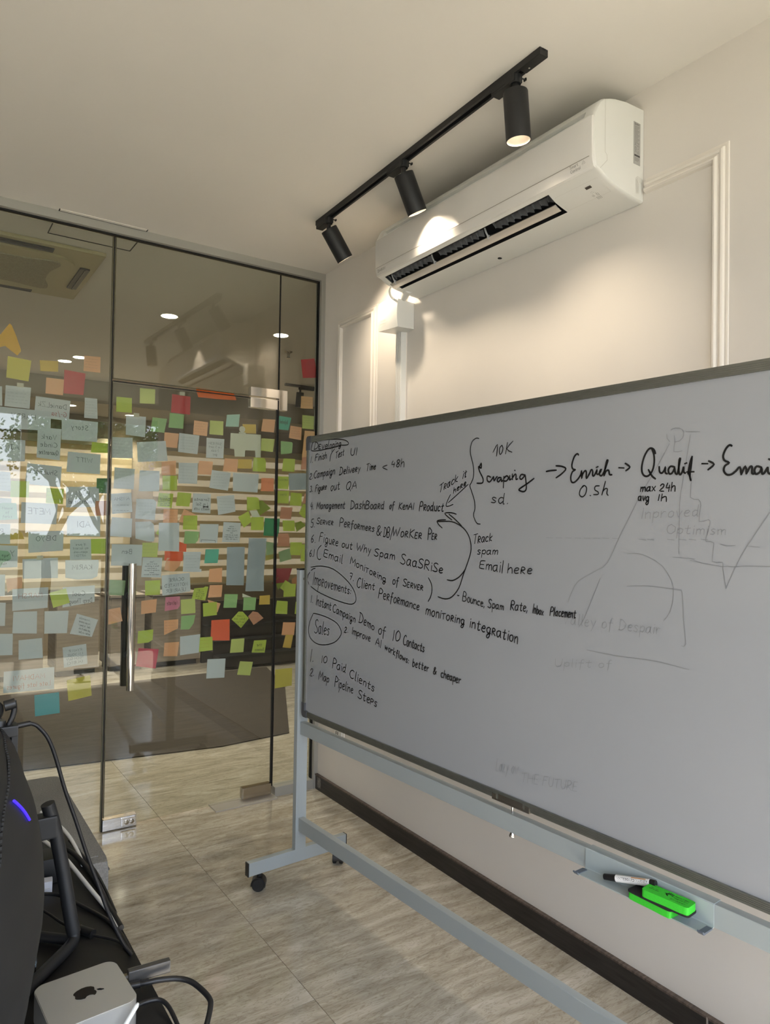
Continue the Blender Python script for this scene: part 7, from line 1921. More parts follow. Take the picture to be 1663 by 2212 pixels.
on_barrel([[.036, 0, .112, 0]], .0085, .00828, 1.10, INK, 'label_band')
on_barrel(text_strokes('UNI 500', .042, -.0016, .0036, .030, xs=1.1), .0006, .00836, 1.10, mat('white_print', (235, 235, 235), .5), 'label_text')
on_barrel([[.074, 0, .108, 0]], .0035, .00834, 1.10, mat('orange_print', (190, 130, 70), .5), 'label_stripe')
on_barrel(text_strokes('WHITEBOARD MARKER', .036, -.0022, .0044, .078, xs=1.2), .0009, .00834, .40, INK, 'label_text')
# wall socket low on the right wall
so = thing('wall_socket', 'white double wall socket low on the wall behind the stand', 'socket', (XW, 3.163, .345))
obj('plate', bx((-.008, -.045, -.036), (0, .045, .036), .002), ACW, so)
obj('socket_holes', prism(bmesh.new(), [(-.0085, .010, -.015), (-.0085, .016, -.015), (-.0085, .016, .012), (-.0085, .010, .012)], (.001, 0, 0)), DARKGAP, so)
obj('socket_holes', prism(bmesh.new(), [(-.0085, .026, -.015), (-.0085, .032, -.015), (-.0085, .032, .012), (-.0085, .026, .012)], (.001, 0, 0)), DARKGAP, so)
obj('switch_rocker', bx((-.013, -.034, -.018), (-.007, -.014, .020), .002), ACW, so)
# ---------------------------------------------------------------- sticky notes and papers behind the glass
COLS = {'amber': (232, 178, 42), 'yellow': (212, 200, 72), 'mustard': (218, 184, 70), 'peach': (238, 178, 128), 'red': (196, 38, 48), 'white': (204, 212, 218), 'lime': (188, 208, 66), 'plime': (200, 212, 112), 'dgreen': (64, 118, 68), 'salmon': (206, 142, 108), 'mint': (150, 192, 160), 'cyan': (84, 178, 190), 'orange': (240, 100, 18), 'green': (150, 196, 124), 'aqua': (170, 214, 202), 'cream': (214, 218, 200), 'orangep': (240, 148, 98), 'dlime': (128, 150, 34), 'dgreen2': (32, 142, 88), 'bluew': (160, 174, 184), 'orange2': (236, 90, 44), 'teal': (76, 184, 158), 'sage': (140, 172, 120), 'pink': (220, 130, 158), 'crimson': (208, 34, 70), 'olive': (168, 160, 60), 'tan': (236, 184, 124), 'dred': (148, 26, 38), 'brown': (176, 112, 60)}
def paper(name, rgb):
    m = mat(name, rgb, .85, noise=(6, .03)); t = m.node_tree; b = t.nodes['Principled BSDF']; o = t.nodes['Material Output']
    mx = t.nodes.new('ShaderNodeMixShader'); tr_ = t.nodes.new('ShaderNodeBsdfTranslucent'); tp_ = t.nodes.new('ShaderNodeBsdfTransparent'); m2 = t.nodes.new('ShaderNodeMixShader')
    tr_.inputs[0].default_value = lin(rgb); mx.inputs[0].default_value = .25; m2.inputs[0].default_value = PAPER_T
    t.links.new(b.outputs[0], mx.inputs[1]); t.links.new(tr_.outputs[0], mx.inputs[2]); t.links.new(mx.outputs[0], m2.inputs[1]); t.links.new(tp_.outputs[0], m2.inputs[2]); t.links.new(m2.outputs[0], o.inputs[0])
    return m
PM = {k: paper('paper_' + k, tuple(x + (255 - x) * .16 for x in v)) for k, v in COLS.items()}
INKP = mat('pen_ink', (40, 44, 46), .6); INKR = mat('red_pen_ink', (176, 46, 40), .6); INKO = mat('orange_pen_ink', (176, 96, 60), .6); INKF = mat('faint_pen_ink', (110, 116, 116), .6)
TAPE = mat('matte_tape', (190, 186, 168), .6)
rng = random.Random(11)
NY = YB + .0035
def scribble(x0, x1, y, h, r):
    s = []; x = x0
    while x < x1:
        L = r.uniform(.006, .014); n = int(L / .0018); q = []
        for k in range(n + 1): q += [x + k * .0018, y + (h * .45 if k % 2 else 0) * r.uniform(.5, 1.1)]
        s.append(q); x += L + .004
    return s
for idx, (pts, col, label, text, kw) in enumerate(D['notes']):
    P = [Vector((x / 10000., z / 10000.)) for x, z in pts]
    cx = sum(p.x for p in P) / len(P); cz = sum(p.y for p in P) / len(P)
    z_ = kw.get('z', 0); y0 = NY - z_ * .0012 + (idx % 3) * .0004
    is_white = col in ('white', 'bluew', 'cream')
    name = 'paper_sheet' if is_white else 'sticky_note'
    if 'folded' in label: name = 'folded_paper'
    zmax = max(p.y for p in P); zmin = min(p.y for p in P); hh = max(zmax - zmin, .01)
    amp = .010 if kw.get('curl') else rng.uniform(.0006, .0035); side = rng.choice((-1, 1)) * rng.uniform(0, .8)
    xmin = min(p.x for p in P); xmax = max(p.x for p in P)
    def lift(x, z): 
        t = (zmax - z) / hh; s = (x - xmin) / (xmax - xmin + 1e-6) - .5
        return amp * t * t * (1 + side * s * 2) + (.004 * math.sin(t * 7 + s * 5) + .004 if kw.get('curl') else 0)
    bm = bmesh.new()
    if len(P) == 4:
        n = 5
        for fr in (0, 1):
            pass
        G = []
        for a in range(n + 1):
            row = []
            for b in range(n + 1):
                s, t = b / n, a / n
                p = (P[0] * (1 - s) + P[1] * s) * (1 - t) + (P[3] * (1 - s) + P[2] * s) * t
                row.append(bm.verts.new((p.x - cx, max(0, lift(p.x, p.y)), p.y - cz)))
            G.append(row)
        for a in range(n):
            for b in range(n): bm.faces.new((G[a][b], G[a + 1][b], G[a + 1][b + 1], G[a][b + 1]))
    else:
        f = bm.faces.new([bm.verts.new((p.x - cx, 0, p.y - cz)) for p in P])
        f.normal_update(); bmesh.ops.triangulate(bm, faces=[f], ngon_method='EAR_CLIP')
        if len(P) < 9: bmesh.ops.subdivide_edges(bm, edges=list(bm.edges), cuts=1)
        for v in bm.verts: v.co.y = max(0, lift(v.co.x + cx, v.co.z + cz))
    bmesh.ops.recalc_face_normals(bm, faces=bm.faces)
    ret = bmesh.ops.extrude_face_region(bm, geom=list(bm.faces)); 
    for v in [g for g in ret['geom'] if isinstance(g, bmesh.types.BMVert)]: v.co.y += .0003
    o = obj(name, bm, PM[col], None, loc=(cx, y0, cz), smooth=True, label=label, cat='paper' if name != 'sticky_note' else 'sticky note', group='papers and sticky notes on the glass')
    def wr(ss, w, m, nm='handwriting'):
        q = ribbons(bmesh.new(), ss, w, (-cx, 0, -cz), (1, 0, 0), (0, 0, 1))
        for v in q.verts: v.co.y = max(0, lift(v.co.x + cx, v.co.z + cz)) - .0006
        obj(nm, q, m, o)
    if text or label.find('crumpled brownish') >= 0:
        w0 = xmax - xmin
        # inner box of the sheet
        TL, TR_, BR_, BL = P[0], P[1], P[2], P[-1]
        if len(P) == 4: x0 = max(TL.x, BL.x); x1 = min(TR_.x, BR_.x)
        else: x0 = xmin + w0 * .06; x1 = xmax - w0 * .06
        x0 += w0 * .07; x1 -= w0 * .07; slope = (TR_.y - TL.y) / max(TR_.x - TL.x, .01)
        if x1 - x0 < .02: x0, x1 = cx - w0 * .28, cx + w0 * .28
        top = zmax - hh * .16; bot = zmin + hh * .12
        text = text or 'lorem'
        if text.endswith('lorem'):
            r = random.Random(idx); m = INKR if text.startswith('~r') else INKF; nl = max(3, int((top - bot) / .013)); ss = []
            for k in range(nl): ss += scribble(x0, x1 - r.uniform(0, .3) * (x1 - x0), top - (k + .3) * (top - bot) / nl + slope * 0, .006, r)
            wr(ss, .0006, m)
        else:
            lines = text.split('|'); nl = len(lines); lh = min((top - bot) / nl, .034 if not kw.get('bold') else .042)
            by = {}
            for k, t in enumerate(lines):
                m = INKP
                while t[:1] in '~>' and t:
                    if t[0] == '~': m = INKO if t[1] == 'o' else INKR; t = t[2:]
                    else: t = t[1:]
                if 'lor' in t or 'amet' in t: ss = scribble(x0, x1, top - (k + .8) * lh, .006, random.Random(idx)); m = INKF
                else:
                    h = lh * .62; ss = text_strokes(t, 0, 0, h, x1 - x0, kw.get('mirror', 1) != 0)
                    ww = max(max(s[0::2]) for s in ss) if ss else 0
                    ox = x0 + (x1 - x0 - ww) * .5; yb = top - (k + .85) * lh
                    ss = [[(s[i] + ox) if i % 2 == 0 else s[i] + yb + slope * (s[i - 1] + ox - cx) for i in range(len(s))] for s in ss]
                by.setdefault(m.name, [m, []])[1].extend(ss)
            for m, ss in by.values():
                if ss: wr(ss, (.0030 if kw.get('bold') else (.0017 if lh > .02 else .0010)), m)
    if 'magnet' in kw:
        x, z = kw['magnet']; obj('magnet', lathe(bmesh.new(), [(0, -.004), (.0075, -.004), (.0085, -.003), (.0085, 0), (0, 0)], 20, Matrix.Translation((x / 10000. - cx, .0002, z / 10000. - cz)) @ Matrix.Rotation(R(-90), 4, 'X') @ Matrix.Scale(-.35, 4, (0, 0, 1))), mat('magnet_metal', (176, 170, 160), .35, .6), o, smooth=True)
    if 'tape' in kw:
        x, z = kw['tape'][0] / 10000. - cx, kw['tape'][1] / 10000. - cz; obj('tape', bx((x - .013, -.0022, z - .010), (x + .013, -.0018, z + .008)), TAPE, o)
    if 'bow' in kw:
        x, z = kw['bow'][0] / 10000. - cx, kw['bow'][1] / 10000. - cz; obj('bow_mark', prism(bmesh.new(), [(x - .014, -.001, z + .006), (x - .014, -.001, z - .006), (x, -.001, z - .002), (x + .014, -.001, z - .006), (x + .014, -.001, z + .006), (x, -.001, z + .002)], (0, .0003, 0)), INKP, o)
    if 'bracket' in kw: wr([[P[3].x + .008, P[3].y + .003, P[3].x + .008, P[3].y + .014, P[2].x - .012, P[2].y + .013, P[2].x - .010, P[2].y + .002]], .0022, INKP, 'bracket_line')
    if 'clip' in kw:
        q = lathe(bmesh.new(), [(.0165, 0), (.0165, .001), (0, .001)], 24, Matrix.Translation((1.430 - cx, -.002, 1.905 - cz)) @ Matrix.Rotation(R(90), 4, 'X'))
        box(q, (1.412 - cx, -.003, 1.883 - cz), (1.449 - cx, -.002, 1.890 - cz)); obj('clip_head', q, PM['cream'], o)
# ---------------------------------------------------------------- outer room
cs = thing('ceiling_cassette', 'beige ceiling cassette air conditioner in the outer room behind the glass', 'air conditioner', (.395, 4.22, H))
CSM = mat('cassette_plastic', (176, 166, 134), .5)
q = bx((-.43, -.43, -.022), (.43, .43, 0), .012); obj('frame', q, CSM, cs)
q = bmesh.new(); pts = []
for k in range(48):
    a = 2 * math.pi * k / 48; c, s = math.cos(a), math.sin(a); pts.append((.33 * math.copysign(abs(c) ** .45, c), .33 * math.copysign(abs(s) ** .45, s), -.034))
obj('inner_panel', prism(q, pts, (0, 0, .013)), CSM, cs, smooth=True)
q = bmesh.new(); pts = []
for k in range(48):
    a = 2 * math.pi * k / 48; c, s = math.cos(a), math.sin(a); w_ = .25 - .035 * math.cos(4 * a); pts.append((w_ * math.copysign(abs(c) ** .5, c), w_ * math.copysign(abs(s) ** .5, s), -.040))
obj('intake_grille', prism(q, pts, (0, 0, .007)), mat('grille_mesh', (150, 143, 120), .6, noise=(160, .2), bump=.3), cs, smooth=True)
for k in range(4):
    M4 = Matrix.Rotation(R(90 * k), 4, 'Z')
    q = bx((.348, -.19, -.030), (.398, .19, -.020), .002); q.transform(M4); lv = obj('air_louvre', q, ACD, cs)
    q = bx((.372, -.185, -.0345), (.378, .185, -.029)); q.transform(M4); obj('vane', q, mat('vane_grey', (70, 72, 74), .4), lv)
def downlight(x, y, z, on=True, lab=''):
    d = thing('downlight', lab, 'downlight', (x, y, z), 0, 'recessed downlights in the outer room')
    obj('trim_ring', lathe(bmesh.new(), [(.052, -.001), (.060, -.003), (.062, 0)], 32), ACW, d, smooth=True)
    obj('lamp_disc', lathe(bmesh.new(), [(.052, -.0015), (0, -.0015)], 32), mat('downlight_disc', (255, 246, 226), .5, emit=6.), d)
    l = bpy.data.lights.new('downlight_beam', 'SPOT'); l.energy = DOWNL; l.color = (1, .91, .78); l.spot_size = R(118); l.spot_blend = .7; l.shadow_soft_size = .05
    lo = bpy.data.objects.new('downlight_beam', l); C.objects.link(lo); lo.parent = d; lo.location = (0, 0, -.01)
for x, y, z, lab in ((1.427, 4.705, H, 'bright round ceiling downlight seen above the door, nearest the glass'), (2.234, 4.69, H, 'round ceiling downlight crossed by the door upright at the right'), (1.108, 6.578, H, 'whiter of the two ceiling downlights above the yellow note'), (1.185, 6.35, H, 'yellower of the two ceiling downlights, next to the peach note'), (1.34, 7.6, H - .22, 'far downlight in the lower ceiling, behind the note with red scribble'), (2.0, 7.9, H - .22, 'far downlight in the lower ceiling at the door joint')):
    downlight(x, y, z, lab=lab)
sk = thing('sprinkler_head', 'small dark sprinkler head on the outer ceiling, above the red magnet note', 'sprinkler', (2.497, 5.10, H))
obj('rosette', lathe(bmesh.new(), [(.032, 0), (.028, -.006), (.012, -.012), (.010, -.040), (0, -.040)], 24), BRUSH, sk, smooth=True)
obj('deflector', lathe(bmesh.new(), [(0, -.050), (.016, -.050), (.016, -.053), (0, -.053)], 12), BRUSH, sk)
obj('deflector_arm', bx((-.012, -.002, -.051), (.012, .002, -.036)), BRUSH, sk)
t2 = thing('lighting_track', 'short black lighting track on the outer ceiling, seen through the right pane', 'lighting track', (3.04, 6.26, H))
obj('channel', bx((0, -.016, -.022), (2.2, .016, 0), .001), BLACKM, t2); obj('end_cap', bx((-.004, -.017, -.024), (.004, .017, 0)), BLACK, t2)
spotlight('track_spotlight', 'black spotlight on the outer room track, seen behind the tan note', (3.20, 6.26, H - .07), R(-8), .16, 0, stem=.030, rz=R(-90))
# added striped shade imitating bands of cast light: separate translucent strips
def light_band_mat(name, rgb, tf):
    m = bpy.data.materials.new(name); m.use_nodes = True; t = m.node_tree; t.nodes.clear(); N = t.nodes.new
    o = N('ShaderNodeOutputMaterial'); a = N('ShaderNodeBsdfTranslucent'); b = N('ShaderNodeBsdfDiffuse'); c = N('ShaderNodeBsdfTransparent'); m1 = N('ShaderNodeMixShader'); m2 = N('ShaderNodeMixShader'); nz = N('ShaderNodeTexNoise'); nz.inputs['Scale'].default_value = 2
    a.inputs[0].default_value = lin(rgb); b.inputs[0].default_value = lin(rgb); m1.inputs[0].default_value = .5; m2.inputs[0].default_value = tf
    t.links.new(a.outputs[0], m1.inputs[1]); t.links.new(b.outputs[0], m1.inputs[2]); t.links.new(m1.outputs[0], m2.inputs[1]); t.links.new(c.outputs[0], m2.inputs[2]); t.links.new(m2.outputs[0], o.inputs[0]); return m
SH1 = light_band_mat('sheer_band', (206, 188, 152), SHEER); SH2 = light_band_mat('opaque_band', (178, 162, 128), .0)
for wi, (xa, xb, lab) in enumerate(((.2, 2.05, 'added striped shade imitating light bands in the left part of the outer window'), (2.35, 8., 'wide added striped shade imitating light bands in the right part of the outer window'))):
    zb = thing('zebra_shade', lab, 'window shade', (xa, 8.12, .72), 0, 'added light band shades of the outer window')
    obj('head_box', bx((0, -.03, 1.52), (xb - xa, .05, 1.60), .004), CSM, zb)
    z = 0.; k = 0; rr = random.Random(3)
    while z < 1.50:
        hgt = (.065, .075, .055, .07)[k % 4]
        obj('shade_band', bx((-.03, 0, z), (xb - xa + .03, .0015, min(z + hgt, 1.52))), SH1 if k % 2 else SH2, zb)
        z += hgt; k += 1
    obj('bottom_bar', bx((0, -.008, -.022), (xb - xa, .010, 0), .002), CSM, zb)
# low cabinets in front of the far window
CAB = mat('pale_grey_oak', (150, 138, 124), .6, noise=(3, .18), stretch=(1, 1, 14))
x = -1.0; cn = 0
cablab = ['pale wood low cabinet at the far left, cut by the photo edge', 'pale wood low cabinet between the photo edge and the dark post', 'pale wood low cabinet right of the dark post, behind the left pane', 'pale wood low cabinet seen behind the door handle', 'pale wood low cabinet right of the door handle, last of its row']
for x0, x1 in ((-1.2, .15), (.22, 1.06), (1.16, 1.53), (1.63, 1.95), (2.02, 2.5)):
    cb = thing('low_cabinet', cablab[cn], 'cabinet', (x0, 7.0, 0), 0, 'low cabinets along the outer room'); cn += 1
    obj('carcass', bx((0, .02, .05), (x1 - x0, .42, .70)), CAB, cb); obj('plinth', bx((.02, .05, 0), (x1 - x0 - .02, .40, .05)), BLACK, cb)
    obj('door_leaf', bx((.004, 0, .06), (x1 - x0 - .004, .02, .69), .002), CAB, cb)
    obj('top_board', bx((-.005, -.01, .70), (x1 - x0 + .005, .43, .722)), CAB, cb)
pl = thing('dark_bench', 'long dark low bench with black slats behind the glass door', 'bench', (2.53, 6.55, 0))
DKB = mat('dark_bench_wood', (50, 47, 43), .5, noise=(4, .3), stretch=(1, 8, 1))
for k, (z, dy) in enumerate(((.03, 0), (.155, .16), (.28, .32))):
    obj('slat', bx((0, dy, z), (3.4, dy + .16, z + .075)), DKB, pl); obj('black_strip', bx((0, dy - .006, z + .075), (3.4, dy + .16, z + .105)), BLACK, pl)
obj('back_panel', bx((0, .48, 0), (3.4, .52, .62)), DKB, pl)
rg = thing('dark_rug', 'flat dark brown patch on the outer room floor behind the door', 'rug', (2.2, 5.3, .001))  # thin dark brown sheet laid on the outer floor
q = bmesh.new(); f = q.faces.new([q.verts.new(p) for p in ((-3.5, -.55, 0), (-.5, -.97, 0), (.0, -.92, 0), (.62, .42, 0), (.8, 1.2, 0), (-3.5, 1.2, 0))]); prism_ = bmesh.ops.extrude_face_region(q, geom=[f])
for v in [g for g in prism_['geom'] if isinstance(g, bmesh.types.BMVert)]: v.co.z += .006
bmesh.ops.recalc_face_normals(q, faces=q.faces)
obj('pile', q, mat('rug_brown', (62, 54, 44), .9, noise=(5, .2), stretch=(1, 6, 1)), rg)
# ---------------------------------------------------------------- sofa, desk and what stands on it
FAB = mat('grey_sofa_fabric', (122, 121, 119), .9, noise=(220, .22), bump=.4)
sf = thing('grey_sofa', 'grey fabric sofa between the desk and the glass wall', 'sofa', (-.15, 2.6, 0))
obj('seat_block', bx((-1.2, -.46, .05), (.665, .37, .452), .035), FAB, sf, smooth=True)
q = bx((-1.17, -.425, .40), (.638, .335, .4545), .004); obj('seat_cushion_top', q, FAB, sf, smooth=True)
obj('seam', tube(bmesh.new(), [(.668, -.42, .405), (.668, .33, .405)], .003, 6, 2), mat('seam_thread', (70, 70, 70), .9), sf)
for x in (-1.1, .6):
    for y in (-.38, .3): obj('leg', cyl(bmesh.new(), (x, y, 0), (x, y, .055), .02, n=12), BLACK, sf)
DZ = .645
dsk = thing('black_desk', 'black desk top at the lower left holding the silver mini computer', 'desk', (-.4, 1.2, 0))
DM = mat('black_laminate', (17, 17, 18), .5, noise=(60, .1))
q = bmesh.new(); pts = [(.762, -.95), (.762, .60), (.752, .70), (.725, .775), (.67, .82), (.60, .84), (-.55, .84), (-.55, -.95)]
obj('table_top', prism(q, [(a, b, DZ - .028) for a, b in pts], (0, 0, .028)), DM, dsk)
for x in (-.5, .65):
    for y in (-.85, .70): obj('leg', bx((x - .022, y - .022, 0), (x + .022, y + .022, DZ - .028)), BLACKM, dsk)
# small silver computer
mc = thing('mini_computer', 'small silver square computer with rounded corners at the bottom of the photo', 'computer', (.248, 1.172, DZ), R(4))
SIL = mat('silver_aluminium', (190, 188, 182), .34, .55)
def rrect(hw, r, z, n=8):
    o = []
    for cx_, cy_, a0 in ((hw - r, hw - r, 0), (-hw + r, hw - r, 90), (-hw + r, -hw + r, 180), (hw - r, -hw + r, 270)):
        for k in range(n + 1): a = R(a0 + 90 * k / n); o.append((cx_ + r * math.cos(a), cy_ + r * math.sin(a), z))
    return o
q = prism(bmesh.new(), rrect(.0625, .018, .004), (0, 0, .044))
bmesh.ops.bevel(q, geom=[e for e in q.edges if abs(e.verts[0].co.z - .048) < 1e-5 and abs(e.verts[1].co.z - .048) < 1e-5], offset=.0012, segments=2, affect='EDGES')
obj('case', q, SIL, mc, smooth=True)
obj('base_ring', prism(bmesh.new(), rrect(.054, .016, 0), (0, 0, .005)), BLACK, mc)
apple = [(0, 7.4), (1.2, 7.9), (2.8, 8.0), (4.3, 7.2), (5.0, 6.3), (3.9, 5.3), (3.3, 3.8), (3.6, 2.2), (5.1, .9), (4.6, -1.4), (3.2, -3.4), (1.9, -4.0), (.9, -3.7), (0, -3.4), (-1.0, -3.7), (-2.1, -4.0), (-3.4, -3.2), (-4.7, -1.2), (-5.5, 1.6), (-5.4, 4.3), (-4.4, 6.6), (-2.8, 7.9), (-1.3, 7.9)]
LG = Matrix.Rotation(R(90), 4, 'Z')
q = prism(bmesh.new(), [Vector((b * .0026 - .006, -a * .0026, .0481)) for a, b in apple], (0, 0, .0004))
prism(q, [Vector((b * .0026 - .006, -a * .0026, .0481)) for a, b in ((.2, 8.6), (.6, 10.4), (2.2, 12.2), (2.9, 12.3), (2.7, 10.6), (1.6, 9.0))], (0, 0, .0004))
obj('logo', q, mat('black_gloss_logo', (22, 22, 24), .15), mc)
hb = thing('usb_adapter', 'flat grey metal adapter sticking out beyond the desk edge behind the computer', 'adapter', (.322, 1.212, .672), R(-4))
obj('body', bx((0, -.006, -.010), (.068, .006, .010), .002), mat('gunmetal', (96, 95, 94), .35, .7), hb); obj('plug', bx((-.012, -.0035, -.004), (.001, .0035, .004)), BRUSH, hb)
stl = thing('white_stylus', 'pale white stick leaning against the near corner of the silver computer', 'stylus', (.278, 1.098, DZ))  # thin pale rod at the near corner of the computer
obj('shaft', cyl(bmesh.new(), (-.006, -.002, .003), (.028, .000, .050), .0034, n=12), mat('white_plastic', (226, 226, 220), .4), stl, smooth=True)
obj('tip', cyl(bmesh.new(), (.028, .000, .050), (.030, .000, .0528), .0034, .0015, n=12), mat('pale_tip', (205, 205, 200), .4), stl, smooth=True)
CAB_ = mat('black_cable', (20, 20, 22), .45); CABW = mat('white_cable', (214, 214, 212), .4)
def cable(name, label, pts, r, m, extra=None):
    c = thing(name, label, 'cable', pts[0]); o = obj('sheath', tube(bmesh.new(), [Vector(p) - Vector(pts[0]) for p in pts], r, 10), m, c, smooth=True)
    if extra:
        for nm, a, b, rad in extra: obj(nm, cyl(bmesh.new(), Vector(a) - Vector(pts[0]), Vector(b) - Vector(pts[0]), rad, n=14), BLACK, c, smooth=True)
    return c
cable('camera_cable', 'thin black cable arching from the webcam down in front of the sofa', [(.179, 1.3, 1.086), (.186, 1.3, 1.083), (.193, 1.3, 1.077), (.206, 1.3, 1.059), (.218, 1.3, 1.028), (.235, 1.3, .967), (.254, 1.3, .909), (.274, 1.3, .845), (.292, 1.3, .793), (.311, 1.3, .737), (.335, 1.3, .681), (.353, 1.31, .649)], .0032, CAB_, [('connector', (.160, 1.3, 1.0845), (.180, 1.3, 1.0862), .0045)])
cable('white_cable', 'white cable crossing the desk diagonally, the longer of two', [(.262, 1.945, .67), (.297, 1.832, .662), (.315, 1.752, .662), (.341, 1.567, .653), (.352, 1.475, .651), (.354, 1.405, .650)], .0042, CABW)
cable('white_cable', 'short white cable curving along the far desk edge', [(.305, 1.99, .68), (.333, 1.918, .668), (.347, 1.848, .660), (.352, 1.773, .652), (.349, 1.705, .650)], .0042, CABW)
cable('black_cable', 'thick black cable along the desk edge beside the white one', [(.309, 1.807, .662), (.334, 1.775, .658), (.349, 1.712, .654), (.357, 1.62, .652), (.356, 1.519, .652), (.358, 1.40, .652)], .0052, CAB_)
cable('black_cable', 'thin black cable in an arc below the white charger', [(.215, 1.612, .662), (.251, 1.600, .658), (.281, 1.579, .656), (.314, 1.52, .650), (.342, 1.447, .650), (.353, 1.38, .650), (.353, 1.314, .650)], .0036, CAB_)
cable('black_cable', 'thin black cable with a cylindrical ferrite bead', [(.20, 1.55, .662), (.230, 1.547, .660), (.250, 1.517, .656), (.268, 1.475, .652), (.290, 1.438, .651), (.308, 1.408, .650), (.340, 1.367, .650), (.354, 1.327, .650)], .0024, CAB_, [('ferrite_bead', (.291, 1.437, .652), (.309, 1.407, .652), .0078)])
cable('black_cable', 'black cable looping out beyond the desk edge beside the computer', [(.330, 1.20, .662), (.350, 1.192, .664), (.367, 1.188, .664), (.392, 1.18, .662), (.410, 1.164, .660), (.420, 1.136, .658), (.424, 1.11, .656), (.420, 1.095, .654), (.406, 1.07, .650), (.388, 1.045, .640), (.37, 1.02, .62)], .0044, CAB_, [('plug', (.312, 1.204, .662), (.338, 1.197, .663), .006)])
cable('black_cable', 'smaller black cable loop over the desk edge at the photo bottom', [(.300, 1.150, .662), (.316, 1.147, .662), (.334, 1.150, .661), (.352, 1.147, .660), (.361, 1.134, .658), (.364, 1.11, .655), (.362, 1.07, .652), (.350, 1.02, .650)], .0034, CAB_)
cable('black_cable', 'second thin black cable hanging beside the long one behind the sofa corner', [(.345, 1.84, .655), (.360, 1.74, .650), (.366, 1.66, .651), (.366, 1.56, .651), (.362, 1.46, .651)], .0030, CAB_)
pa = thing('power_adapter', 'black power adapter standing on the desk behind the monitor pole', 'power adapter', (.272, 1.692, DZ), R(-4)); obj('brick', bx((-.030, -.032, 0), (.028, .032, .054), .009), mat('black_adapter', (12, 12, 13), .5), pa, smooth=True)
obj('pin_plate', bx((-.012, .0315, .012), (.012, .034, .036)), BLACKM, pa)
wc = thing('white_charger', 'small white charger block on the desk beside the monitor', 'charger', (.247, 1.634, DZ), R(-10)); obj('block', bx((-.032, -.012, 0), (.028, .012, .026), .003), mat('white_charger_plastic', (190, 192, 200), .35), wc, smooth=True); obj('front_seam', bx((-.028, -.0124, .012), (.024, -.0116, .0127)), bpy.data.materials['seam_shadow'], wc)
cn_ = thing('round_tin', 'low black round tin with pale lettering around its rim', 'tin', TINLOC)
obj('can_body', lathe(bmesh.new(), [(0, 0), (.025, 0), (.028, .003), (.028, .034), (.0265, .036), (.024, .034), (.024, .031), (0, .031)], 40), BLACK, cn_, smooth=True)
q = ribbons(bmesh.new(), text_strokes('YAMAHA', 0, 0, .010, xs=1.), .0014, (0, 0, 0), (1, 0, 0), (0, 1, 0))
for v in q.verts: a = R(-125) + v.co.x / .0281; v.co = Vector((math.cos(a) * .0282, math.sin(a) * .0282, .020 + v.co.y))
obj('lettering', q, mat('pale_blue_print', (170, 190, 205), .4), cn_)
# monitor seen from behind with a clamp pole stand
mn = thing('computer_monitor', 'black curved monitor seen from behind at the left edge with a blue light arc', 'monitor', (.05, 1.30, DZ))
MP = [(1.10, .120), (1.081, .146), (1.047, .162), (1.006, .174), (.948, .193), (.905, .2005), (.860, .2035), (.835, .2025), (.802, .196), (.757, .188), (.71, .178), (.69, .165)]
def mx_(z, y):
    zz = min(max(z, MP[-1][0]), MP[0][0])
    for (za, xa), (zb_, xb) in zip(MP, MP[1:]):
        if za >= zz >= zb_:
            t = (za - zz) / (za - zb_); t = t * t * (3 - 2 * t) * .3 + t * .7; x = xa + (xb - xa) * t; break
    d = (y - 1.38) / .50; return .02 + (x - .02) * max(0, 1 - d * d) ** .5 if abs(d) < 1 else .02
bm = bmesh.new(); zs = [1.10 - k * (.41 / 28) for k in range(29)]; ysn = [1.38 + math.sin(R(-88 + k * 5.87)) * .5 for k in range(31)]
G = [[bm.verts.new((mx_(z, y) - .05, y - 1.30, z - DZ)) for y in ysn] for z in zs]
for i in range(28):
    for j in range(30): bm.faces.new((G[i][j], G[i][j + 1], G[i + 1][j + 1], G[i + 1][j]))
bm.faces.new([v for v in G[0]][::-1]); bm.faces.new(G[-1]); bmesh.ops.recalc_face_normals(bm, faces=bm.faces)
obj('rear_shell', bm, mat('dark_grey_monitor_plastic', (27, 27, 28), .6), mn, smooth=True)
obj('screen_panel', bx((-.055, -.32, .05), (-.028, .56, .45), .006), BLACK, mn)
def onmon(y, z, off=.0012): return Vector((mx_(z, y) - .05 + off, y - 1.30, z - DZ))
vd = bmesh.new()
VP = catmull([(1.270, 1.088, 0), (1.237, 1.086, 0), (1.172, 1.085, 0), (1.122, 1.079, 0), (1.072, 1.069, 0), (1.016, 1.06, 0), (.983, 1.044, 0), (.960, 1.010, 0)], 6)
for v in VP:
    p = onmon(v.x, v.y); box(vd, p - Vector((.0022, .0022, .0022)), p + Vector((.0006, .0022, .0022)))
obj('vent_perforation', vd, DARKGAP, mn)['kind'] = 'stuff'
LEDM = mat('blue_led', (50, 30, 255), .4, emit=.9)
led = [onmon(y, z, .0022) for y, z in ((1.051, 1.051), (1.068, 1.040), (1.085, 1.028), (1.101, 1.015), (1.117, 1.002), (1.125, .994))]
obj('blue_led_arc', tube(bmesh.new(), led, .0017, 8, 4), LEDM, mn, label='glowing blue light strip')
ms = thing('monitor_stand', 'black tube monitor stand with V-shaped foot on the desk', 'stand', (.271, 1.398, DZ))
def lo(*p): return Vector(p) - Vector((.271, 1.398, DZ))
obj('pole', tube(bmesh.new(), [lo(.228, 1.42, .905), lo(.241, 1.42, .857), lo(.256, 1.415, .778), lo(.268, 1.405, .700), lo(.274, 1.40, .668)], .012, 16, 4), BLACKM, ms, smooth=True)
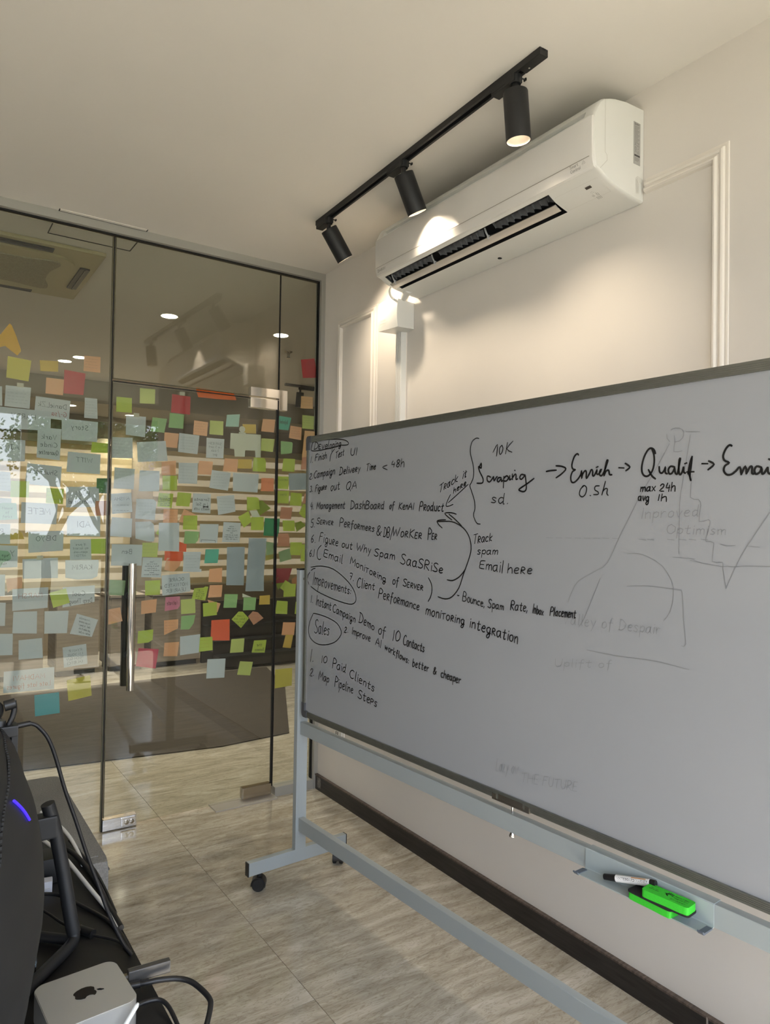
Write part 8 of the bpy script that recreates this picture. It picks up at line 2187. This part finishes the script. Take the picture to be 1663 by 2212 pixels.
obj('foot_tube', tube(bmesh.new(), [lo(.274, 1.40, .670), lo(.270, 1.390, .657), lo(.240, 1.353, .657), lo(.193, 1.302, .657), lo(.139, 1.238, .657), lo(.05, 1.13, .657)], .0105, 14, 6), BLACKM, ms, smooth=True)
obj('foot_tube', tube(bmesh.new(), [lo(.270, 1.398, .657), lo(.20, 1.47, .655), lo(.08, 1.60, .655)], .009, 12, 4), BLACKM, ms, smooth=True)
obj('clamp', bx(lo(.165, 1.405, .845), lo(.243, 1.435, .885), .003), BLACKM, ms)
wbc = thing('webcam', 'black webcam on a small hinged mount on top of the monitor', 'webcam', (.14, 1.3, 1.08))
def wl(*p): return Vector(p) - Vector((.14, 1.3, 1.08))
obj('mount_base', bx(wl(.10, 1.285, 1.071), wl(.1605, 1.315, 1.0885), .002), BLACKM, wbc)
obj('clip_leg', bx(wl(.151, 1.287, 1.034), wl(.1605, 1.313, 1.072), .001), BLACKM, wbc)
obj('hinge_arm', tube(bmesh.new(), [wl(.148, 1.3, 1.088), wl(.153, 1.3, 1.100), wl(.1555, 1.3, 1.112), wl(.154, 1.3, 1.126)], .0045, 10), BLACK, wbc, smooth=True)
obj('hinge_knob', cyl(bmesh.new(), wl(.141, 1.3, 1.119), wl(.1565, 1.3, 1.122), .0085, n=20), BLACK, wbc, smooth=True)
obj('camera_head', lathe(bmesh.new(), [(0, -.016), (.010, -.0145), (.0155, -.008), (.0165, 0), (.0155, .008), (.010, .0145), (0, .016)], 24, Matrix.Translation(wl(.124, 1.3, 1.113))), BLACK, wbc, smooth=True)
obj('mount_neck', cyl(bmesh.new(), wl(.134, 1.3, 1.086), wl(.136, 1.3, 1.097), .010, .008, 16), BLACK, wbc, smooth=True)
# ---------------------------------------------------------------- outside, seen mirrored in the glass
ground = tag(obj('ground', bx((-40, -60, -.6), (40, WIN_Y - .3, -.5)), mat('lawn_and_road', (104, 102, 84), .9, noise=(.6, .25))), kind='structure')
BARK = mat('tree_bark', (62, 52, 42), .9, noise=(12, .3)); LEAF = mat('tree_leaves', (70, 96, 44), .7, noise=(3, .3))
def tree(label, x, y, h, seed, dens):
    r = random.Random(seed); t = thing('tree', label, 'tree', (x, y, -.5), 0, 'trees outside the rear window'); tips = []; wood = bmesh.new()
    def grow(p, d, L, rad, lev):
        mid = p + d * L * .5 + Vector((r.uniform(-1, 1), r.uniform(-1, 1), 0)) * L * .08; q = p + d * L
        tube(wood, [p, mid, q], lambda s: rad * (1 - .35 * s), 6, 2)
        if lev == 0: tips.append(q); return
        if lev <= 2: tips.append(q)
        for k in range(3):
            nd = (d + Vector((r.uniform(-1, 1), r.uniform(-1, 1), r.uniform(-.25, .75))) * .85).normalized(); grow(q, nd, L * r.uniform(.62, .82), rad * .6, lev - 1)
    grow(Vector((0, 0, 0)), Vector((r.uniform(-.1, .1), 0, 1)).normalized(), h * .22, h * .022, 6)
    obj('trunk_and_branches', wood, BARK, t, smooth=True)
    lf = bmesh.new()
    for p in tips:
        for k in range(dens):
            c = p + Vector((r.gauss(0, .28), r.gauss(0, .28), r.gauss(0, .2))); a = Vector((r.uniform(-1, 1), r.uniform(-1, 1), r.uniform(-1, 1))).normalized() * .05; b = a.orthogonal().normalized() * .035
            lf.faces.new([lf.verts.new(c - a), lf.verts.new(c + b), lf.verts.new(c + a), lf.verts.new(c - b)])
    obj('foliage', lf, LEAF, t)['kind'] = 'stuff'
tree('large spreading tree whose branches mirror in the left pane', 2.5, -10.0, 6.0, 5, 4)
tree('leafy tree mirrored near the door joint', 4.7, -13.5, 6.5, 8, 8)
tree('slender tree mirrored over the wide door sheet', 7.6, -19.5, 8., 21, 5)
hg = thing('hedge', 'trimmed green hedge outside the rear window', 'hedge', (6, -32, -.5))
q = bmesh.new(); r = random.Random(2)
for k in range(5000):
    c = Vector((r.uniform(-14, 14), r.uniform(-.6, .6), r.uniform(0, 1.25))); a = Vector((r.uniform(-1, 1), r.uniform(-1, 1), r.uniform(-1, 1))).normalized() * .13; b = a.orthogonal().normalized() * .09
    q.faces.new([q.verts.new(c - a), q.verts.new(c + b), q.verts.new(c + a), q.verts.new(c - b)])
obj('hedge_leaves', q, LEAF, hg)['kind'] = 'stuff'; obj('hedge_core', bx((-14, -.5, 0), (14, .5, 1.2)), LEAF, hg)
bd = thing('white_building', 'white building with blue end wall mirrored in the glass door', 'building', (14, -46, -.5))
obj('facade', bx((0, 0, 0), (7, 6, 6)), mat('white_render_wall', (170, 174, 184), .8), bd); obj('blue_wall', bx((-1.6, -.2, 0), (0, 6, 6.1)), mat('blue_paint_wall', (104, 124, 176), .8), bd)
for i in range(4):
    for j in range(3): obj('window', bx((.6 + i * 1.65, 5.98, .8 + j * 1.8), (1.5 + i * 1.65, 6.04, 1.9 + j * 1.8)), mat('window_glass_dark', (90, 100, 120), .2), bd)
print('objects', len(bpy.data.objects))
